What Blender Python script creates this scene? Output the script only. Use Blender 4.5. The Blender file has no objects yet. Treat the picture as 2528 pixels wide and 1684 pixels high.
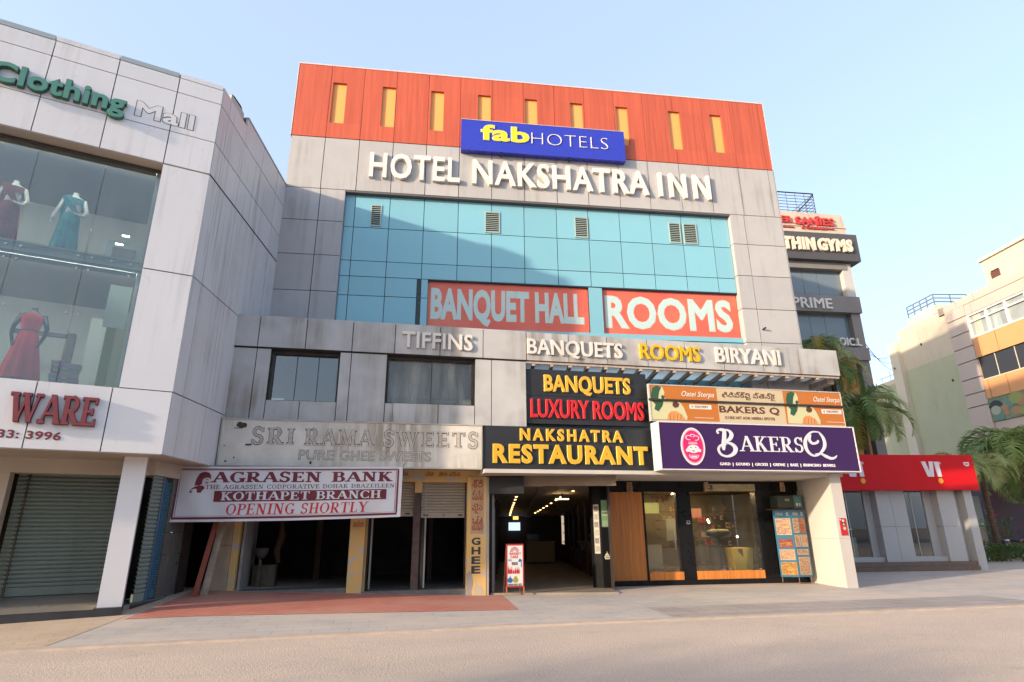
import bpy, math, random
from mathutils import Vector, Matrix
from mathutils.geometry import delaunay_2d_cdt
R = math.radians
random.seed(7)
sc = bpy.context.scene
col = sc.collection

# ---------------------------------------------------------------- camera
CAM = Vector((0.0, 0.0, 1.65))
FOC = 1457.05            # focal length in photo pixels (2528 x 1684)
def _axes():
    pitch, roll, yaw = R(17.6235), R(-0.4635), R(-7.6736)
    fwd = Vector((0, math.cos(pitch), math.sin(pitch)))
    up = Vector((0, -math.sin(pitch), math.cos(pitch)))
    rt = Vector((1, 0, 0))
    r2 = rt * math.cos(roll) + up * math.sin(roll)
    u2 = up * math.cos(roll) - rt * math.sin(roll)
    rz = Matrix.Rotation(yaw, 3, 'Z')
    return rz @ r2, rz @ u2, rz @ fwd
RT, UP, FW = _axes()
cam = bpy.data.cameras.new('camera')
cam.sensor_width = 36.0
cam.lens = FOC / 2528 * 36
cam.clip_end = 2000
camo = bpy.data.objects.new('camera', cam)
col.objects.link(camo)
camo.matrix_world = Matrix(((RT.x, UP.x, -FW.x, CAM.x), (RT.y, UP.y, -FW.y, CAM.y), (RT.z, UP.z, -FW.z, CAM.z), (0, 0, 0, 1)))
sc.camera = camo

# ---------------------------------------------------------------- light
SUN = Vector((2.0, 1.0, -0.52)).normalized()      # direction the light travels
w = bpy.data.worlds.new('World')
sc.world = w
w.use_nodes = True
nt = w.node_tree
sky = nt.nodes.new('ShaderNodeTexSky')
sky.sky_type = 'NISHITA'
sky.sun_disc = False
sky.sun_elevation = math.asin(-SUN.z)
sky.sun_rotation = math.atan2(-SUN.x, -SUN.y) % (2 * math.pi)
sky.altitude = 300
sky.air_density = 1.0
sky.dust_density = 4.0
sky.ozone_density = 1.6
bg = nt.nodes['Background']
bg.inputs['Strength'].default_value = 0.15
hz_ = nt.nodes.new('ShaderNodeMix'); hz_.data_type = 'RGBA'      # thin bright haze over the whole sky
hz_.inputs['Factor'].default_value = .62
hz_.inputs[7].default_value = (1.12, 1.34, 1.78, 1)
nt.links.new(sky.outputs[0], hz_.inputs[6])
nt.links.new(hz_.outputs[2], bg.inputs['Color'])
sl = bpy.data.lights.new('sun', 'SUN')
sl.energy = 1.9
sl.angle = R(1.2)
sl.color = (1.0, 0.80, 0.58)
so = bpy.data.objects.new('sun', sl)
col.objects.link(so)
so.rotation_mode = 'QUATERNION'
so.rotation_quaternion = SUN.to_track_quat('-Z', 'Y')
so.location = (-30, -15, 12)
sc.view_settings.view_transform = 'Standard'
sc.view_settings.look = 'None'
sc.view_settings.exposure = 2.08
sc.view_settings.gamma = 1.0
sc.render.engine = 'CYCLES'
sc.cycles.max_bounces = 8
sc.cycles.transparent_max_bounces = 16
sc.cycles.use_denoising = True

# ---------------------------------------------------------------- measuring the photo
def _z(x0, y0, x1, wz):
    k = (x1 - x0) / wz
    return lambda x, y: (x0 + x * k, y0 + y * k)
A = _z(0, 0, 850, 2338); B = _z(0, 500, 850, 2338); C = _z(0, 1050, 850, 2338)
D = _z(700, 120, 1350, 2316); E = _z(1250, 180, 1950, 2287); F = _z(650, 440, 1300, 2316); G = _z(1250, 480, 1950, 2287)
H = _z(500, 760, 1250, 2306); I = _z(400, 1140, 1200, 2354); J = _z(1180, 880, 1780, 2295); K = _z(1130, 1160, 1560, 1873)
L = _z(1450, 1160, 2130, 2354); M = _z(1570, 900, 2170, 2354); N = _z(1880, 440, 2200, 1254); O = _z(1930, 760, 2330, 1493)
P = _z(2100, 560, 2528, 1342); Q = _z(2050, 1060, 2528, 1785); RR = _z(1250, 1350, 2528, 2354); S = _z(0, 1380, 1250, 2354)

def ray(uv):
    return RT * ((uv[0] - 1264) / FOC) - UP * ((uv[1] - 842) / FOC) + FW
def ground(uv, z=0.0):
    d = ray(uv)
    return CAM + d * ((z - CAM.z) / d.z)

class Fr:
    """an upright plane in the street: s runs along it, z up, d out towards the street"""
    def __init__(s, x, y, a):
        s.P = Vector((x, y, 0)); s.ang = R(a)
        s.dir = Vector((math.cos(s.ang), math.sin(s.ang), 0)); s.n = Vector((math.sin(s.ang), -math.cos(s.ang), 0))
    def W(s, a, z, d=0.0):
        v = s.P + s.dir * a + s.n * d
        return Vector((v.x, v.y, z))
    def pt(s, uv, d=0.0):
        r = ray(uv); o = s.P + s.n * d
        q = CAM + r * ((o - CAM).dot(s.n) / r.dot(s.n))
        return (q - s.P).dot(s.dir), q.z
    def rect(s, p4, d=0.0):
        a, b, c, e = [s.pt(q, d) for q in p4]
        return ((a[0] + e[0]) / 2, (b[0] + c[0]) / 2, (c[1] + e[1]) / 2, (a[1] + b[1]) / 2)
    def off(s, d, a=0.0):
        v = s.P + s.n * d + s.dir * a
        return Fr(v.x, v.y, math.degrees(s.ang))

# ---------------------------------------------------------------- materials
def _nodes(name):
    m = bpy.data.materials.new(name); m.use_nodes = True
    n = m.node_tree
    return m, n, n.nodes['Principled BSDF']
def _noise(n, scale, mp=(1, 1, 1), detail=4, rough=.6, src=None):
    if src is None:
        src = n.nodes.new('ShaderNodeNewGeometry').outputs['Position']
    mm = n.nodes.new('ShaderNodeMapping'); mm.inputs['Scale'].default_value = mp
    n.links.new(src, mm.inputs['Vector'])
    t = n.nodes.new('ShaderNodeTexNoise'); t.inputs['Scale'].default_value = scale
    t.inputs['Detail'].default_value = detail; t.inputs['Roughness'].default_value = rough
    n.links.new(mm.outputs[0], t.inputs['Vector'])
    return t.outputs['Fac']
def _ramp(n, fac, a, b, va=0.0, vb=1.0):
    r = n.nodes.new('ShaderNodeMapRange'); r.clamp = True
    r.inputs['From Min'].default_value = a; r.inputs['From Max'].default_value = b
    r.inputs['To Min'].default_value = va; r.inputs['To Max'].default_value = vb
    n.links.new(fac, r.inputs['Value'])
    return r.outputs[0]
def _mix(n, fac, a, b, mode='MIX'):
    x = n.nodes.new('ShaderNodeMix'); x.data_type = 'RGBA'; x.blend_type = mode
    for sock, v in ((x.inputs['Factor'], fac), (x.inputs[6], a), (x.inputs[7], b)):
        if hasattr(v, 'is_output'): n.links.new(v, sock)
        elif isinstance(v, (int, float)): sock.default_value = v
        else: sock.default_value = (*v, 1)
    return x.outputs[2]
def srgb(r, g, b):
    f = lambda c: (c / 255 / 12.92) if c <= 10 else ((c / 255 + .055) / 1.055) ** 2.4
    return (f(r), f(g), f(b))
ALB = .74           # the photo is exposed for the shade: its paints are a little greyer than they look
def pm(name, c, rough=.5, spec=.4, metal=0.0, streak=0.0, sc_col=None, noise=0.0, nscale=.8, bump=0.0, bscale=40, coat=0.0, grain=None, srange=(.5, .72), smap=(5, 5, .22), island=0.0):
    m, n, b = _nodes(name)
    c = tuple(x * ALB for x in c)
    if sc_col: sc_col = tuple(x * ALB for x in sc_col)
    base = c
    if noise:
        f = _ramp(n, _noise(n, nscale, detail=6), .35, .7)
        base = _mix(n, f, c, tuple(x * (1 - noise) for x in c))
    if grain:
        g, sx, sz = grain
        f = _ramp(n, _noise(n, 1.0, (sx, sx, sz), detail=5), .38, .66)
        base = _mix(n, f, base, tuple(x * (1 - g) for x in c))
    if island:
        g_ = n.nodes.new('ShaderNodeNewGeometry')
        base = _mix(n, _ramp(n, g_.outputs['Random Per Island'], 0, 1, 0, 1), base, _mix(n, 1.0, base, (1 - island,) * 3, 'MULTIPLY'))
    if streak:
        f1 = _ramp(n, _noise(n, 1.0, smap, detail=5), *srange)
        f2 = _ramp(n, _noise(n, .45, detail=3), .4, .62)
        x = n.nodes.new('ShaderNodeMath'); x.operation = 'MULTIPLY'; n.links.new(f1, x.inputs[0]); n.links.new(f2, x.inputs[1])
        y = n.nodes.new('ShaderNodeMath'); y.operation = 'MULTIPLY'; n.links.new(x.outputs[0], y.inputs[0]); y.inputs[1].default_value = streak
        base = _mix(n, y.outputs[0], base, sc_col or tuple(q * k for q, k in zip(c, (.5, .44, .38))))
    if hasattr(base, 'is_output'): n.links.new(base, b.inputs['Base Color'])
    else: b.inputs['Base Color'].default_value = (*base, 1)
    rf = _ramp(n, _noise(n, 3.0, detail=5), .3, .7, max(rough - .08, .02), min(rough + .1, 1))
    n.links.new(rf, b.inputs['Roughness'])
    b.inputs['Specular IOR Level'].default_value = spec
    b.inputs['Metallic'].default_value = metal
    b.inputs['Coat Weight'].default_value = coat
    if bump:
        bp = n.nodes.new('ShaderNodeBump'); bp.inputs['Strength'].default_value = bump; bp.inputs['Distance'].default_value = .02
        n.links.new(_noise(n, bscale, detail=5), bp.inputs['Height'])
        n.links.new(bp.outputs[0], b.inputs['Normal'])
    return m
def glass(name, tint=(.85, .9, .9), rough=.0, ior=1.5, dirt=.0, boost=1.0):
    m = bpy.data.materials.new(name); m.use_nodes = True; n = m.node_tree; n.nodes.clear()
    out = n.nodes.new('ShaderNodeOutputMaterial'); mx = n.nodes.new('ShaderNodeMixShader')
    tr = n.nodes.new('ShaderNodeBsdfTransparent'); tr.inputs[0].default_value = (*tint, 1)
    gl = n.nodes.new('ShaderNodeBsdfGlossy'); gl.inputs['Roughness'].default_value = rough
    fr = n.nodes.new('ShaderNodeFresnel'); fr.inputs[0].default_value = ior
    k = n.nodes.new('ShaderNodeMath'); k.operation = 'MULTIPLY'; k.use_clamp = True; k.inputs[1].default_value = boost
    n.links.new(fr.outputs[0], k.inputs[0])
    n.links.new(k.outputs[0], mx.inputs[0]); n.links.new(tr.outputs[0], mx.inputs[1]); n.links.new(gl.outputs[0], mx.inputs[2])
    if dirt:
        df = n.nodes.new('ShaderNodeBsdfDiffuse'); df.inputs[0].default_value = (.6, .6, .56, 1)
        m2 = n.nodes.new('ShaderNodeMixShader')
        f = _ramp(n, _noise(n, 1.0, (3, 3, .5)), .4, .75, dirt * .4, dirt * 1.5)
        n.links.new(f, m2.inputs[0]); n.links.new(mx.outputs[0], m2.inputs[1]); n.links.new(df.outputs[0], m2.inputs[2])
        n.links.new(m2.outputs[0], out.inputs[0])
    else: n.links.new(mx.outputs[0], out.inputs[0])
    return m
def emit(name, c, s):
    m, n, b = _nodes(name)
    b.inputs['Base Color'].default_value = (*c, 1)
    b.inputs['Emission Color'].default_value = (*c, 1); b.inputs['Emission Strength'].default_value = s
    return m
def tiles(name, c1, c2, mortar, bw, bh, msize, ang=0.0, rough=.7, noise=.25, bump=.3, spec=.3, patch=None, bias=0.0, offset=.5):
    m, n, b = _nodes(name)
    g = n.nodes.new('ShaderNodeNewGeometry').outputs['Position']
    mp = n.nodes.new('ShaderNodeMapping'); mp.vector_type = 'POINT'; mp.inputs['Rotation'].default_value = (0, 0, -ang)
    n.links.new(g, mp.inputs['Vector'])
    t = n.nodes.new('ShaderNodeTexBrick'); t.offset = offset
    n.links.new(mp.outputs[0], t.inputs['Vector'])
    t.inputs['Scale'].default_value = 1.0; t.inputs['Brick Width'].default_value = bw; t.inputs['Row Height'].default_value = bh
    t.inputs['Mortar Size'].default_value = msize; t.inputs['Mortar Smooth'].default_value = .3; t.inputs['Bias'].default_value = bias
    t.inputs['Color1'].default_value = (*c1, 1); t.inputs['Color2'].default_value = (*c2, 1); t.inputs['Mortar'].default_value = (*mortar, 1)
    f = _ramp(n, _noise(n, .55, detail=7), .35, .68)
    dark = _mix(n, noise, t.outputs['Color'], (.3, .27, .24), 'MULTIPLY')
    base = _mix(n, f, t.outputs['Color'], dark)
    if patch:
        f2 = _ramp(n, _noise(n, .33, (1, 1.6, 1), detail=4), .47, .62, 0, .8)
        base = _mix(n, f2, base, patch)
    n.links.new(base, b.inputs['Base Color'])
    b.inputs['Specular IOR Level'].default_value = spec
    n.links.new(_ramp(n, _noise(n, 2.0), .3, .7, rough - .12, rough + .1), b.inputs['Roughness'])
    bp = n.nodes.new('ShaderNodeBump'); bp.inputs['Strength'].default_value = bump; bp.inputs['Distance'].default_value = .01
    h = n.nodes.new('ShaderNodeMath'); h.operation = 'SUBTRACT'
    n.links.new(_noise(n, 25), h.inputs[0]); n.links.new(t.outputs['Fac'], h.inputs[1])
    n.links.new(h.outputs[0], bp.inputs['Height']); n.links.new(bp.outputs[0], b.inputs['Normal'])
    return m
def leafmat(name, a, b_, trans=.35):
    m, n, b = _nodes(name)
    f = _ramp(n, _noise(n, 1.4, detail=5), .35, .65)
    base = _mix(n, f, a, b_)
    n.links.new(base, b.inputs['Base Color']); b.inputs['Roughness'].default_value = .5; b.inputs['Specular IOR Level'].default_value = .35
    tr = n.nodes.new('ShaderNodeBsdfTranslucent'); n.links.new(base, tr.inputs[0])
    mx = n.nodes.new('ShaderNodeMixShader'); mx.inputs[0].default_value = trans
    out = n.nodes['Material Output']
    n.links.new(b.outputs[0], mx.inputs[1]); n.links.new(tr.outputs[0], mx.inputs[2]); n.links.new(mx.outputs[0], out.inputs[0])
    return m

# ---------------------------------------------------------------- mesh building
class MB:
    def __init__(s): s.v = []; s.f = []; s.m = []
    def add(s, vs, fs, m=0):
        k = len(s.v); s.v.extend(Vector(q) for q in vs)
        for f in fs: s.f.append([k + i for i in f]); s.m.append(m)
        return s
    def hexa(s, q, m=0):
        return s.add(q, [(0, 3, 2, 1), (4, 5, 6, 7), (0, 1, 5, 4), (1, 2, 6, 5), (2, 3, 7, 6), (3, 0, 4, 7)], m)
    def box(s, fr, s0, s1, z0, z1, d0, d1, m=0):
        return s.hexa([fr.W(s0, z0, d0), fr.W(s1, z0, d0), fr.W(s1, z0, d1), fr.W(s0, z0, d1),
                       fr.W(s0, z1, d0), fr.W(s1, z1, d0), fr.W(s1, z1, d1), fr.W(s0, z1, d1)], m)
    def quad(s, a, b, c, d, m=0): return s.add([a, b, c, d], [(0, 1, 2, 3)], m)
    def prism(s, fr, pts, d0, d1, m=0):
        """outline in the plane (s, z), d0 back, d1 front"""
        n = len(pts)
        vs = [fr.W(a, z, d0) for a, z in pts] + [fr.W(a, z, d1) for a, z in pts]
        return s.add(vs, [tuple(range(n - 1, -1, -1)), tuple(range(n, 2 * n))] + [(i, (i + 1) % n, n + (i + 1) % n, n + i) for i in range(n)], m)
    def slab(s, pts, z0, z1, m=0):
        """outline on the ground (x, y), z0 to z1"""
        n = len(pts)
        vs = [(x, y, z0) for x, y in pts] + [(x, y, z1) for x, y in pts]
        return s.add(vs, [tuple(range(n - 1, -1, -1)), tuple(range(n, 2 * n))] + [(i, (i + 1) % n, n + (i + 1) % n, n + i) for i in range(n)], m)
    def loft(s, rings, m=0, cap=True, closed=True):
        k = len(s.v); n = len(rings[0])
        for r in rings: s.v.extend(Vector(q) for q in r)
        for i in range(len(rings) - 1):
            for j in range(n if closed else n - 1):
                a = k + i * n + j; b = k + i * n + (j + 1) % n
                s.f.append([a, b, b + n, a + n]); s.m.append(m)
        if cap and closed:
            s.f.append([k + j for j in range(n - 1, -1, -1)]); s.m.append(m)
            s.f.append([k + (len(rings) - 1) * n + j for j in range(n)]); s.m.append(m)
        return s
    def tube(s, pts, rad, n=8, m=0):
        pts = [Vector(p) for p in pts]
        if not isinstance(rad, (list, tuple)): rad = [rad] * len(pts)
        rings = []
        ref = None
        for i, p in enumerate(pts):
            t = (pts[min(i + 1, len(pts) - 1)] - pts[max(i - 1, 0)]).normalized()
            if ref is None:
                ref = t.cross(Vector((0, 0, 1)))
                if ref.length < .05: ref = t.cross(Vector((1, 0, 0)))
            ref = (ref - t * ref.dot(t)).normalized()
            o = t.cross(ref)
            rings.append([p + (ref * math.cos(2 * math.pi * j / n) + o * math.sin(2 * math.pi * j / n)) * rad[i] for j in range(n)])
        return s.loft(rings, m)
    def disc(s, fr, cs, cz, rs, rz, d0, d1, m=0, n=28, a0=0, a1=360):
        full = abs(a1 - a0) >= 360
        k = n if full else n + 1
        return s.prism(fr, [(cs + rs * math.cos(R(a0 + (a1 - a0) * i / n)), cz + rz * math.sin(R(a0 + (a1 - a0) * i / n))) for i in range(k)], d0, d1, m)
    def build(s, name, mats, parent=None, smooth=False, loc=None):
        if not isinstance(mats, (list, tuple)): mats = [mats]
        me = bpy.data.meshes.new(name)
        if parent is not None: o0 = wloc(parent)
        elif loc is not None: o0 = Vector(loc)
        else:
            xs = [q.x for q in s.v]; ys = [q.y for q in s.v]; zs = [q.z for q in s.v]
            o0 = Vector(((min(xs) + max(xs)) / 2, (min(ys) + max(ys)) / 2, min(zs)))
        me.from_pydata([tuple(q - o0) for q in s.v], [], s.f)
        for mt in mats: me.materials.append(mt)
        me.polygons.foreach_set('material_index', s.m)
        if smooth: me.polygons.foreach_set('use_smooth', [True] * len(me.polygons))
        me.validate(); me.update()
        o = bpy.data.objects.new(name, me); col.objects.link(o)
        if parent is not None: o.parent = parent
        else: o.location = o0
        if len(s.f) < 60000 and not smooth:
            pass
        return o
def wloc(o):
    v = Vector((0, 0, 0))
    while o is not None: v += Vector(o.location); o = o.parent
    return v
def thing(name, label, cat, loc, group=None):
    o = bpy.data.objects.new(name, None); o.empty_display_size = .3
    col.objects.link(o); o.location = loc
    return tag(o, label, cat, group)
def tag(o, label, cat, group=None):
    o['label'] = label; o['category'] = cat
    if group: o['group'] = group
    return o
def struct(o): o['kind'] = 'structure'; return o
def copy_thing(root, loc, label, rz=0.0):
    r = root.copy(); col.objects.link(r); r.location = loc; r.rotation_euler = (0, 0, rz); r['label'] = label
    def rec(a, b):
        for ch in list(a.children):
            if ch.name in done: continue
            c = ch.copy(); col.objects.link(c); done.add(c.name); c.parent = b; rec(ch, c)
    done = set(); rec(root, r)
    return r

# ---------------------------------------------------------------- lettering
SER = {  # serif capitals as strokes: l = line (x0,y0,x1,y1,weight), e = arc (cx,cy,rx,ry,a0,a1), s = slab serif (x,y,half width)
 'A': (.92, [('l', .1, 0, .46, 1, .45), ('l', .46, 1, .82, 0, 1), ('h', .22, .70, .34), ('s', .1, 0, .13), ('s', .82, 0, .16)]),
 'B': (.78, [('l', .2, 0, .2, 1, 1), ('h', .2, .45, .97), ('h', .2, .48, .52), ('h', .2, .48, .03), ('e', .43, .745, .19, .225, -90, 90), ('e', .46, .275, .22, .245, -90, 90), ('s', .14, 0, .12), ('s', .14, 1, .12)]),
 'C': (.82, [('e', .45, .5, .33, .47, 48, 312), ('v', .72, .70, 1.0), ('v', .72, 0.0, .28)]),
 'D': (.88, [('l', .2, 0, .2, 1, 1), ('h', .2, .42, .97), ('h', .2, .42, .03), ('e', .42, .5, .33, .47, -90, 90), ('s', .14, 0, .12), ('s', .14, 1, .12)]),
 'E': (.76, [('l', .2, 0, .2, 1, 1), ('h', .2, .66, .97), ('h', .2, .52, .5), ('h', .2, .68, .03), ('v', .65, .76, 1), ('v', .68, 0, .26), ('v', .52, .38, .62), ('s', .14, 0, .12), ('s', .14, 1, .12)]),
 'G': (.88, [('e', .45, .5, .33, .47, 48, 318), ('l', .72, .03, .72, .42, 1), ('s', .72, .42, .16), ('v', .72, .72, 1.0)]),
 'H': (.92, [('l', .2, 0, .2, 1, 1), ('l', .72, 0, .72, 1, 1), ('h', .2, .72, .5), ('s', .2, 0, .17), ('s', .2, 1, .17), ('s', .72, 0, .17), ('s', .72, 1, .17)]),
 'I': (.42, [('l', .21, 0, .21, 1, 1), ('s', .21, 0, .17), ('s', .21, 1, .17)]),
 'K': (.9, [('l', .2, 0, .2, 1, 1), ('l', .24, .40, .68, 1, .5), ('l', .38, .58, .74, 0, 1), ('s', .2, 0, .17), ('s', .2, 1, .17), ('s', .68, 1, .15), ('s', .74, 0, .15)]),
 'L': (.72, [('l', .2, 0, .2, 1, 1), ('h', .2, .64, .03), ('v', .64, 0, .3), ('s', .14, 0, .12), ('s', .2, 1, .17)]),
 'M': (1.08, [('l', .16, 0, .16, 1, .5), ('l', .2, 1, .54, .05, 1), ('l', .54, .05, .86, 1, .5), ('l', .9, 0, .9, 1, 1), ('s', .16, 0, .13), ('s', .9, 0, .16), ('s', .13, 1, .12), ('s', .94, 1, .12)]),
 'N': (.94, [('l', .18, 0, .18, 1, .5), ('l', .2, 1, .74, 0, 1), ('l', .74, 0, .74, 1, .5), ('s', .18, 0, .14), ('s', .14, 1, .12), ('s', .74, 1, .14)]),
 'O': (.9, [('e', .45, .5, .34, .47, 0, 360)]),
 'P': (.74, [('l', .2, 0, .2, 1, 1), ('h', .2, .44, .97), ('h', .2, .44, .46), ('e', .43, .715, .21, .255, -90, 90), ('s', .2, 0, .17), ('s', .14, 1, .12)]),
 'Q': (.9, [('e', .45, .5, .34, .47, 0, 360), ('l', .42, .22, .84, -.16, .9)]),
 'R': (.86, [('l', .2, 0, .2, 1, 1), ('h', .2, .44, .97), ('h', .2, .44, .48), ('e', .43, .725, .2, .245, -90, 90), ('l', .40, .48, .72, 0, 1), ('s', .2, 0, .17), ('s', .14, 1, .12), ('s', .74, 0, .12)]),
 'S': (.68, [('q', .34, .735, .20, .235, 20, 270), ('q', .34, .265, .22, .235, 90, -160), ('v', .58, .70, 1.0), ('v', .1, 0.0, .3)]),
 'T': (.8, [('l', .4, 0, .4, 1, 1), ('h', .06, .74, .97), ('v', .06, .72, 1), ('v', .74, .72, 1), ('s', .4, 0, .18)]),
 'U': (.9, [('l', .2, .34, .2, 1, 1), ('l', .72, .34, .72, 1, .55), ('e', .46, .36, .26, .33, 180, 360), ('s', .2, 1, .17), ('s', .72, 1, .14)]),
 'V': (.92, [('l', .12, 1, .46, 0, 1), ('l', .46, 0, .80, 1, .45), ('s', .12, 1, .16), ('s', .80, 1, .13)]),
 'W': (1.3, [('l', .12, 1, .38, 0, 1), ('l', .38, 0, .64, .98, .45), ('l', .60, .98, .9, 0, 1), ('l', .9, 0, 1.16, 1, .45), ('s', .12, 1, .16), ('s', .62, 1, .16), ('s', 1.16, 1, .13)]),
 'X': (.88, [('l', .12, 1, .74, 0, 1), ('l', .12, 0, .72, 1, .45), ('s', .14, 1, .15), ('s', .72, 1, .13), ('s', .14, 0, .13), ('s', .74, 0, .15)]),
 'Y': (.88, [('l', .43, 0, .43, .45, 1), ('l', .12, 1, .43, .42, 1), ('l', .43, .42, .74, 1, .45), ('s', .12, 1, .15), ('s', .74, 1, .13), ('s', .43, 0, .17)]),
 'Z': (.78, [('h', .08, .66, .97), ('h', .08, .68, .03), ('l', .62, 1, .12, 0, 1), ('v', .08, .72, 1), ('v', .68, 0, .28)]),
 '1': (.42, [('l', .21, 0, .21, 1, 1), ('s', .21, 0, .17)]), '-': (.5, [('h', .05, .4, .45)]),
}
def _union(polys):
    vs = []; fs = []
    for pl in polys:
        k = len(vs); vs.extend(Vector(q) for q in pl); fs.append(list(range(k, k + len(pl))))
    r = delaunay_2d_cdt(vs, [], fs, 1, 1e-5, True)
    return [tuple(q) for q in r[0]], [tuple(f) for f, o in zip(r[2], r[5]) if len(o)]
def serif_letters(text, T=.17, t=.07, space=.1, word=.35):
    out = []; x = 0.0
    for ch in text:
        if ch == ' ': x += word; continue
        if ch not in SER: ch = '-'
        wd, st = SER[ch]; polys = []
        for q in st:
            k = q[0]
            if k == 'l':
                _, x0, y0, x1, y1, wgt = q
                th = max(T * wgt, t) / 2
                dx = abs(x1 - x0); dy = abs(y1 - y0)
                th *= math.hypot(dx, dy) / max(dy, .2)
                y0_, y1_ = y0, y1
                pl = [(x0 - th, y0_), (x0 + th, y0_), (x1 + th, y1_), (x1 - th, y1_)]
                polys.append(pl if y1 > y0 else pl[::-1])
            elif k == 'h':
                _, x0, x1, y = q; y = min(max(y, t / 2), 1 - t / 2) if .02 < y < .04 or .96 < y < .98 else y
                polys.append([(x0, y - t / 2), (x1 + t / 2, y - t / 2), (x1 + t / 2, y + t / 2), (x0, y + t / 2)])
            elif k == 'v':
                _, xx, y0, y1 = q
                polys.append([(xx - t / 2, y0), (xx + t / 2, y0), (xx + t / 2, y1), (xx - t / 2, y1)])
            elif k == 's':
                _, xx, yy, hw = q
                hw += T * .15
                a, b = (yy, yy + t) if yy < .2 else (yy - t, yy)
                polys.append([(xx - hw, a), (xx + hw, a), (xx + hw, b), (xx - hw, b)])
            else:
                _, cx, cy, rx, ry, a0, a1 = q
                nseg = max(4, int(abs(a1 - a0) / 14))
                for i in range(nseg):
                    seg = []
                    for aa in (a0 + (a1 - a0) * i / nseg, a0 + (a1 - a0) * (i + 1) / nseg):
                        c_, s_ = math.cos(R(aa)), math.sin(R(aa))
                        th = t + (T - t) * (c_ * c_ if k == 'e' else (.35 + .65 * s_ * s_ if False else .6))
                        seg.append(((cx + (rx + th / 2) * c_, cy + (ry + th / 2 if k == 'e' and False else ry + min(th, t * 1.4) / 2) * s_), (cx + (rx - th / 2) * c_, cy + (ry - min(th, t * 1.4) / 2) * s_)))
                    pl = [seg[0][0], seg[1][0], seg[1][1], seg[0][1]]
                    ar = sum(pl[j][0] * pl[(j + 1) % 4][1] - pl[(j + 1) % 4][0] * pl[j][1] for j in range(4))
                    polys.append(pl if ar > 0 else pl[::-1])
        v, f = _union(polys)
        out.append(([(a + x, b) for a, b in v], f)); x += wd + space
    return out
def embolden(letter, r):
    """grow a flat letter evenly by r"""
    v, fs = letter
    cnt = {}
    for f in fs:
        for i in range(len(f)): cnt[(f[i], f[(i + 1) % len(f)])] = 1
    polys = [[v[i] for i in f] for f in fs]
    nx_, pv_ = {}, {}
    for (a, b) in cnt:
        if (b, a) not in cnt: nx_.setdefault(a, b); pv_.setdefault(b, a)
    def nrm(a, b):
        dx, dy = v[b][0] - v[a][0], v[b][1] - v[a][1]; l = math.hypot(dx, dy) or 1
        return dy / l, -dx / l
    mit = {}
    for q in nx_:
        if q not in pv_: continue
        n0, n1 = nrm(pv_[q], q), nrm(q, nx_[q])
        k = 1 + n0[0] * n1[0] + n0[1] * n1[1]
        mx, my = (n0[0] + n1[0]) / max(k, .25), (n0[1] + n1[1]) / max(k, .25)
        mit[q] = (v[q][0] + mx * r, v[q][1] + my * r)
    for a, b in nx_.items():
        if a in mit and b in mit:
            pl = [v[a], mit[a], mit[b], v[b]]
            ar = sum(pl[j][0] * pl[(j + 1) % 4][1] - pl[(j + 1) % 4][0] * pl[j][1] for j in range(4))
            if ar > 1e-7: polys.append(pl)
    return _union(polys)
def sans_letters(text, bold=0.0, space=1.0, shear=0.0, split=True, grow=0.0):
    cu = bpy.data.curves.new('lettering', 'FONT'); cu.body = text; cu.fill_mode = 'BOTH'
    cu.offset = min(bold, 0) if text.isascii() else min(bold, .012); cu.space_character = space * (1 + max(bold, 0) * 1.6); cu.shear = shear; cu.resolution_u = 3
    o = bpy.data.objects.new('lettering', cu); col.objects.link(o)
    bpy.context.view_layer.update()
    me = o.evaluated_get(bpy.context.evaluated_depsgraph_get()).to_mesh()
    key = {}; v = []; mp = []
    for q in me.vertices:
        kk = (round(q.co.x, 4), round(q.co.y, 4))
        if kk not in key: key[kk] = len(v); v.append(kk)
        mp.append(key[kk])
    fs = []; seen = set()
    for p_ in me.polygons:
        f = [mp[i] for i in p_.vertices]
        if len(set(f)) < 3: continue
        ks = tuple(sorted(f))
        if ks in seen: continue
        seen.add(ks)
        ar = sum(v[f[j]][0] * v[f[(j + 1) % len(f)]][1] - v[f[(j + 1) % len(f)]][0] * v[f[j]][1] for j in range(len(f)))
        if abs(ar) < 2e-6: continue
        fs.append(tuple(f) if ar > 0 else tuple(f[::-1]))
    o.evaluated_get(bpy.context.evaluated_depsgraph_get()).to_mesh_clear()
    bpy.data.objects.remove(o); bpy.data.curves.remove(cu)
    par = list(range(len(v)))
    def find(a):
        while par[a] != a: par[a] = par[par[a]]; a = par[a]
        return a
    for f in fs:
        for i in f[1:]: par[find(i)] = find(f[0])
    isl = {}
    for f in fs: isl.setdefault(find(f[0]), []).append(f)
    L_ = []
    for ff in isl.values():
        xs = [v[i][0] for f in ff for i in f]; L_.append([min(xs), max(xs), ff])
    L_.sort(key=lambda a: a[0])
    mg = []
    for a in L_:
        if mg and (min(mg[-1][1], a[1]) - a[0]) > .55 * min(a[1] - a[0], mg[-1][1] - mg[-1][0]):
            mg[-1][1] = max(mg[-1][1], a[1]); mg[-1][2] = mg[-1][2] + a[2]
        else: mg.append(list(a))
    ls = [(v, m_[2]) for m_ in mg]
    if bold + grow > .004 and text.isascii(): ls = [embolden(l_, max(bold, 0) + grow) for l_ in ls]
    if split: return ls
    V_, F_ = [], []
    for vv, ff in ls:
        k = len(V_); V_ += list(vv); F_ += [tuple(k + i for i in f) for f in ff]
    return [(V_, F_)]
def _bb(ls):
    xs = [v[i][0] for v, fs in ls for f in fs for i in f]; ys = [v[i][1] for v, fs in ls for f in fs for i in f]
    return min(xs), max(xs), min(ys), max(ys)
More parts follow.
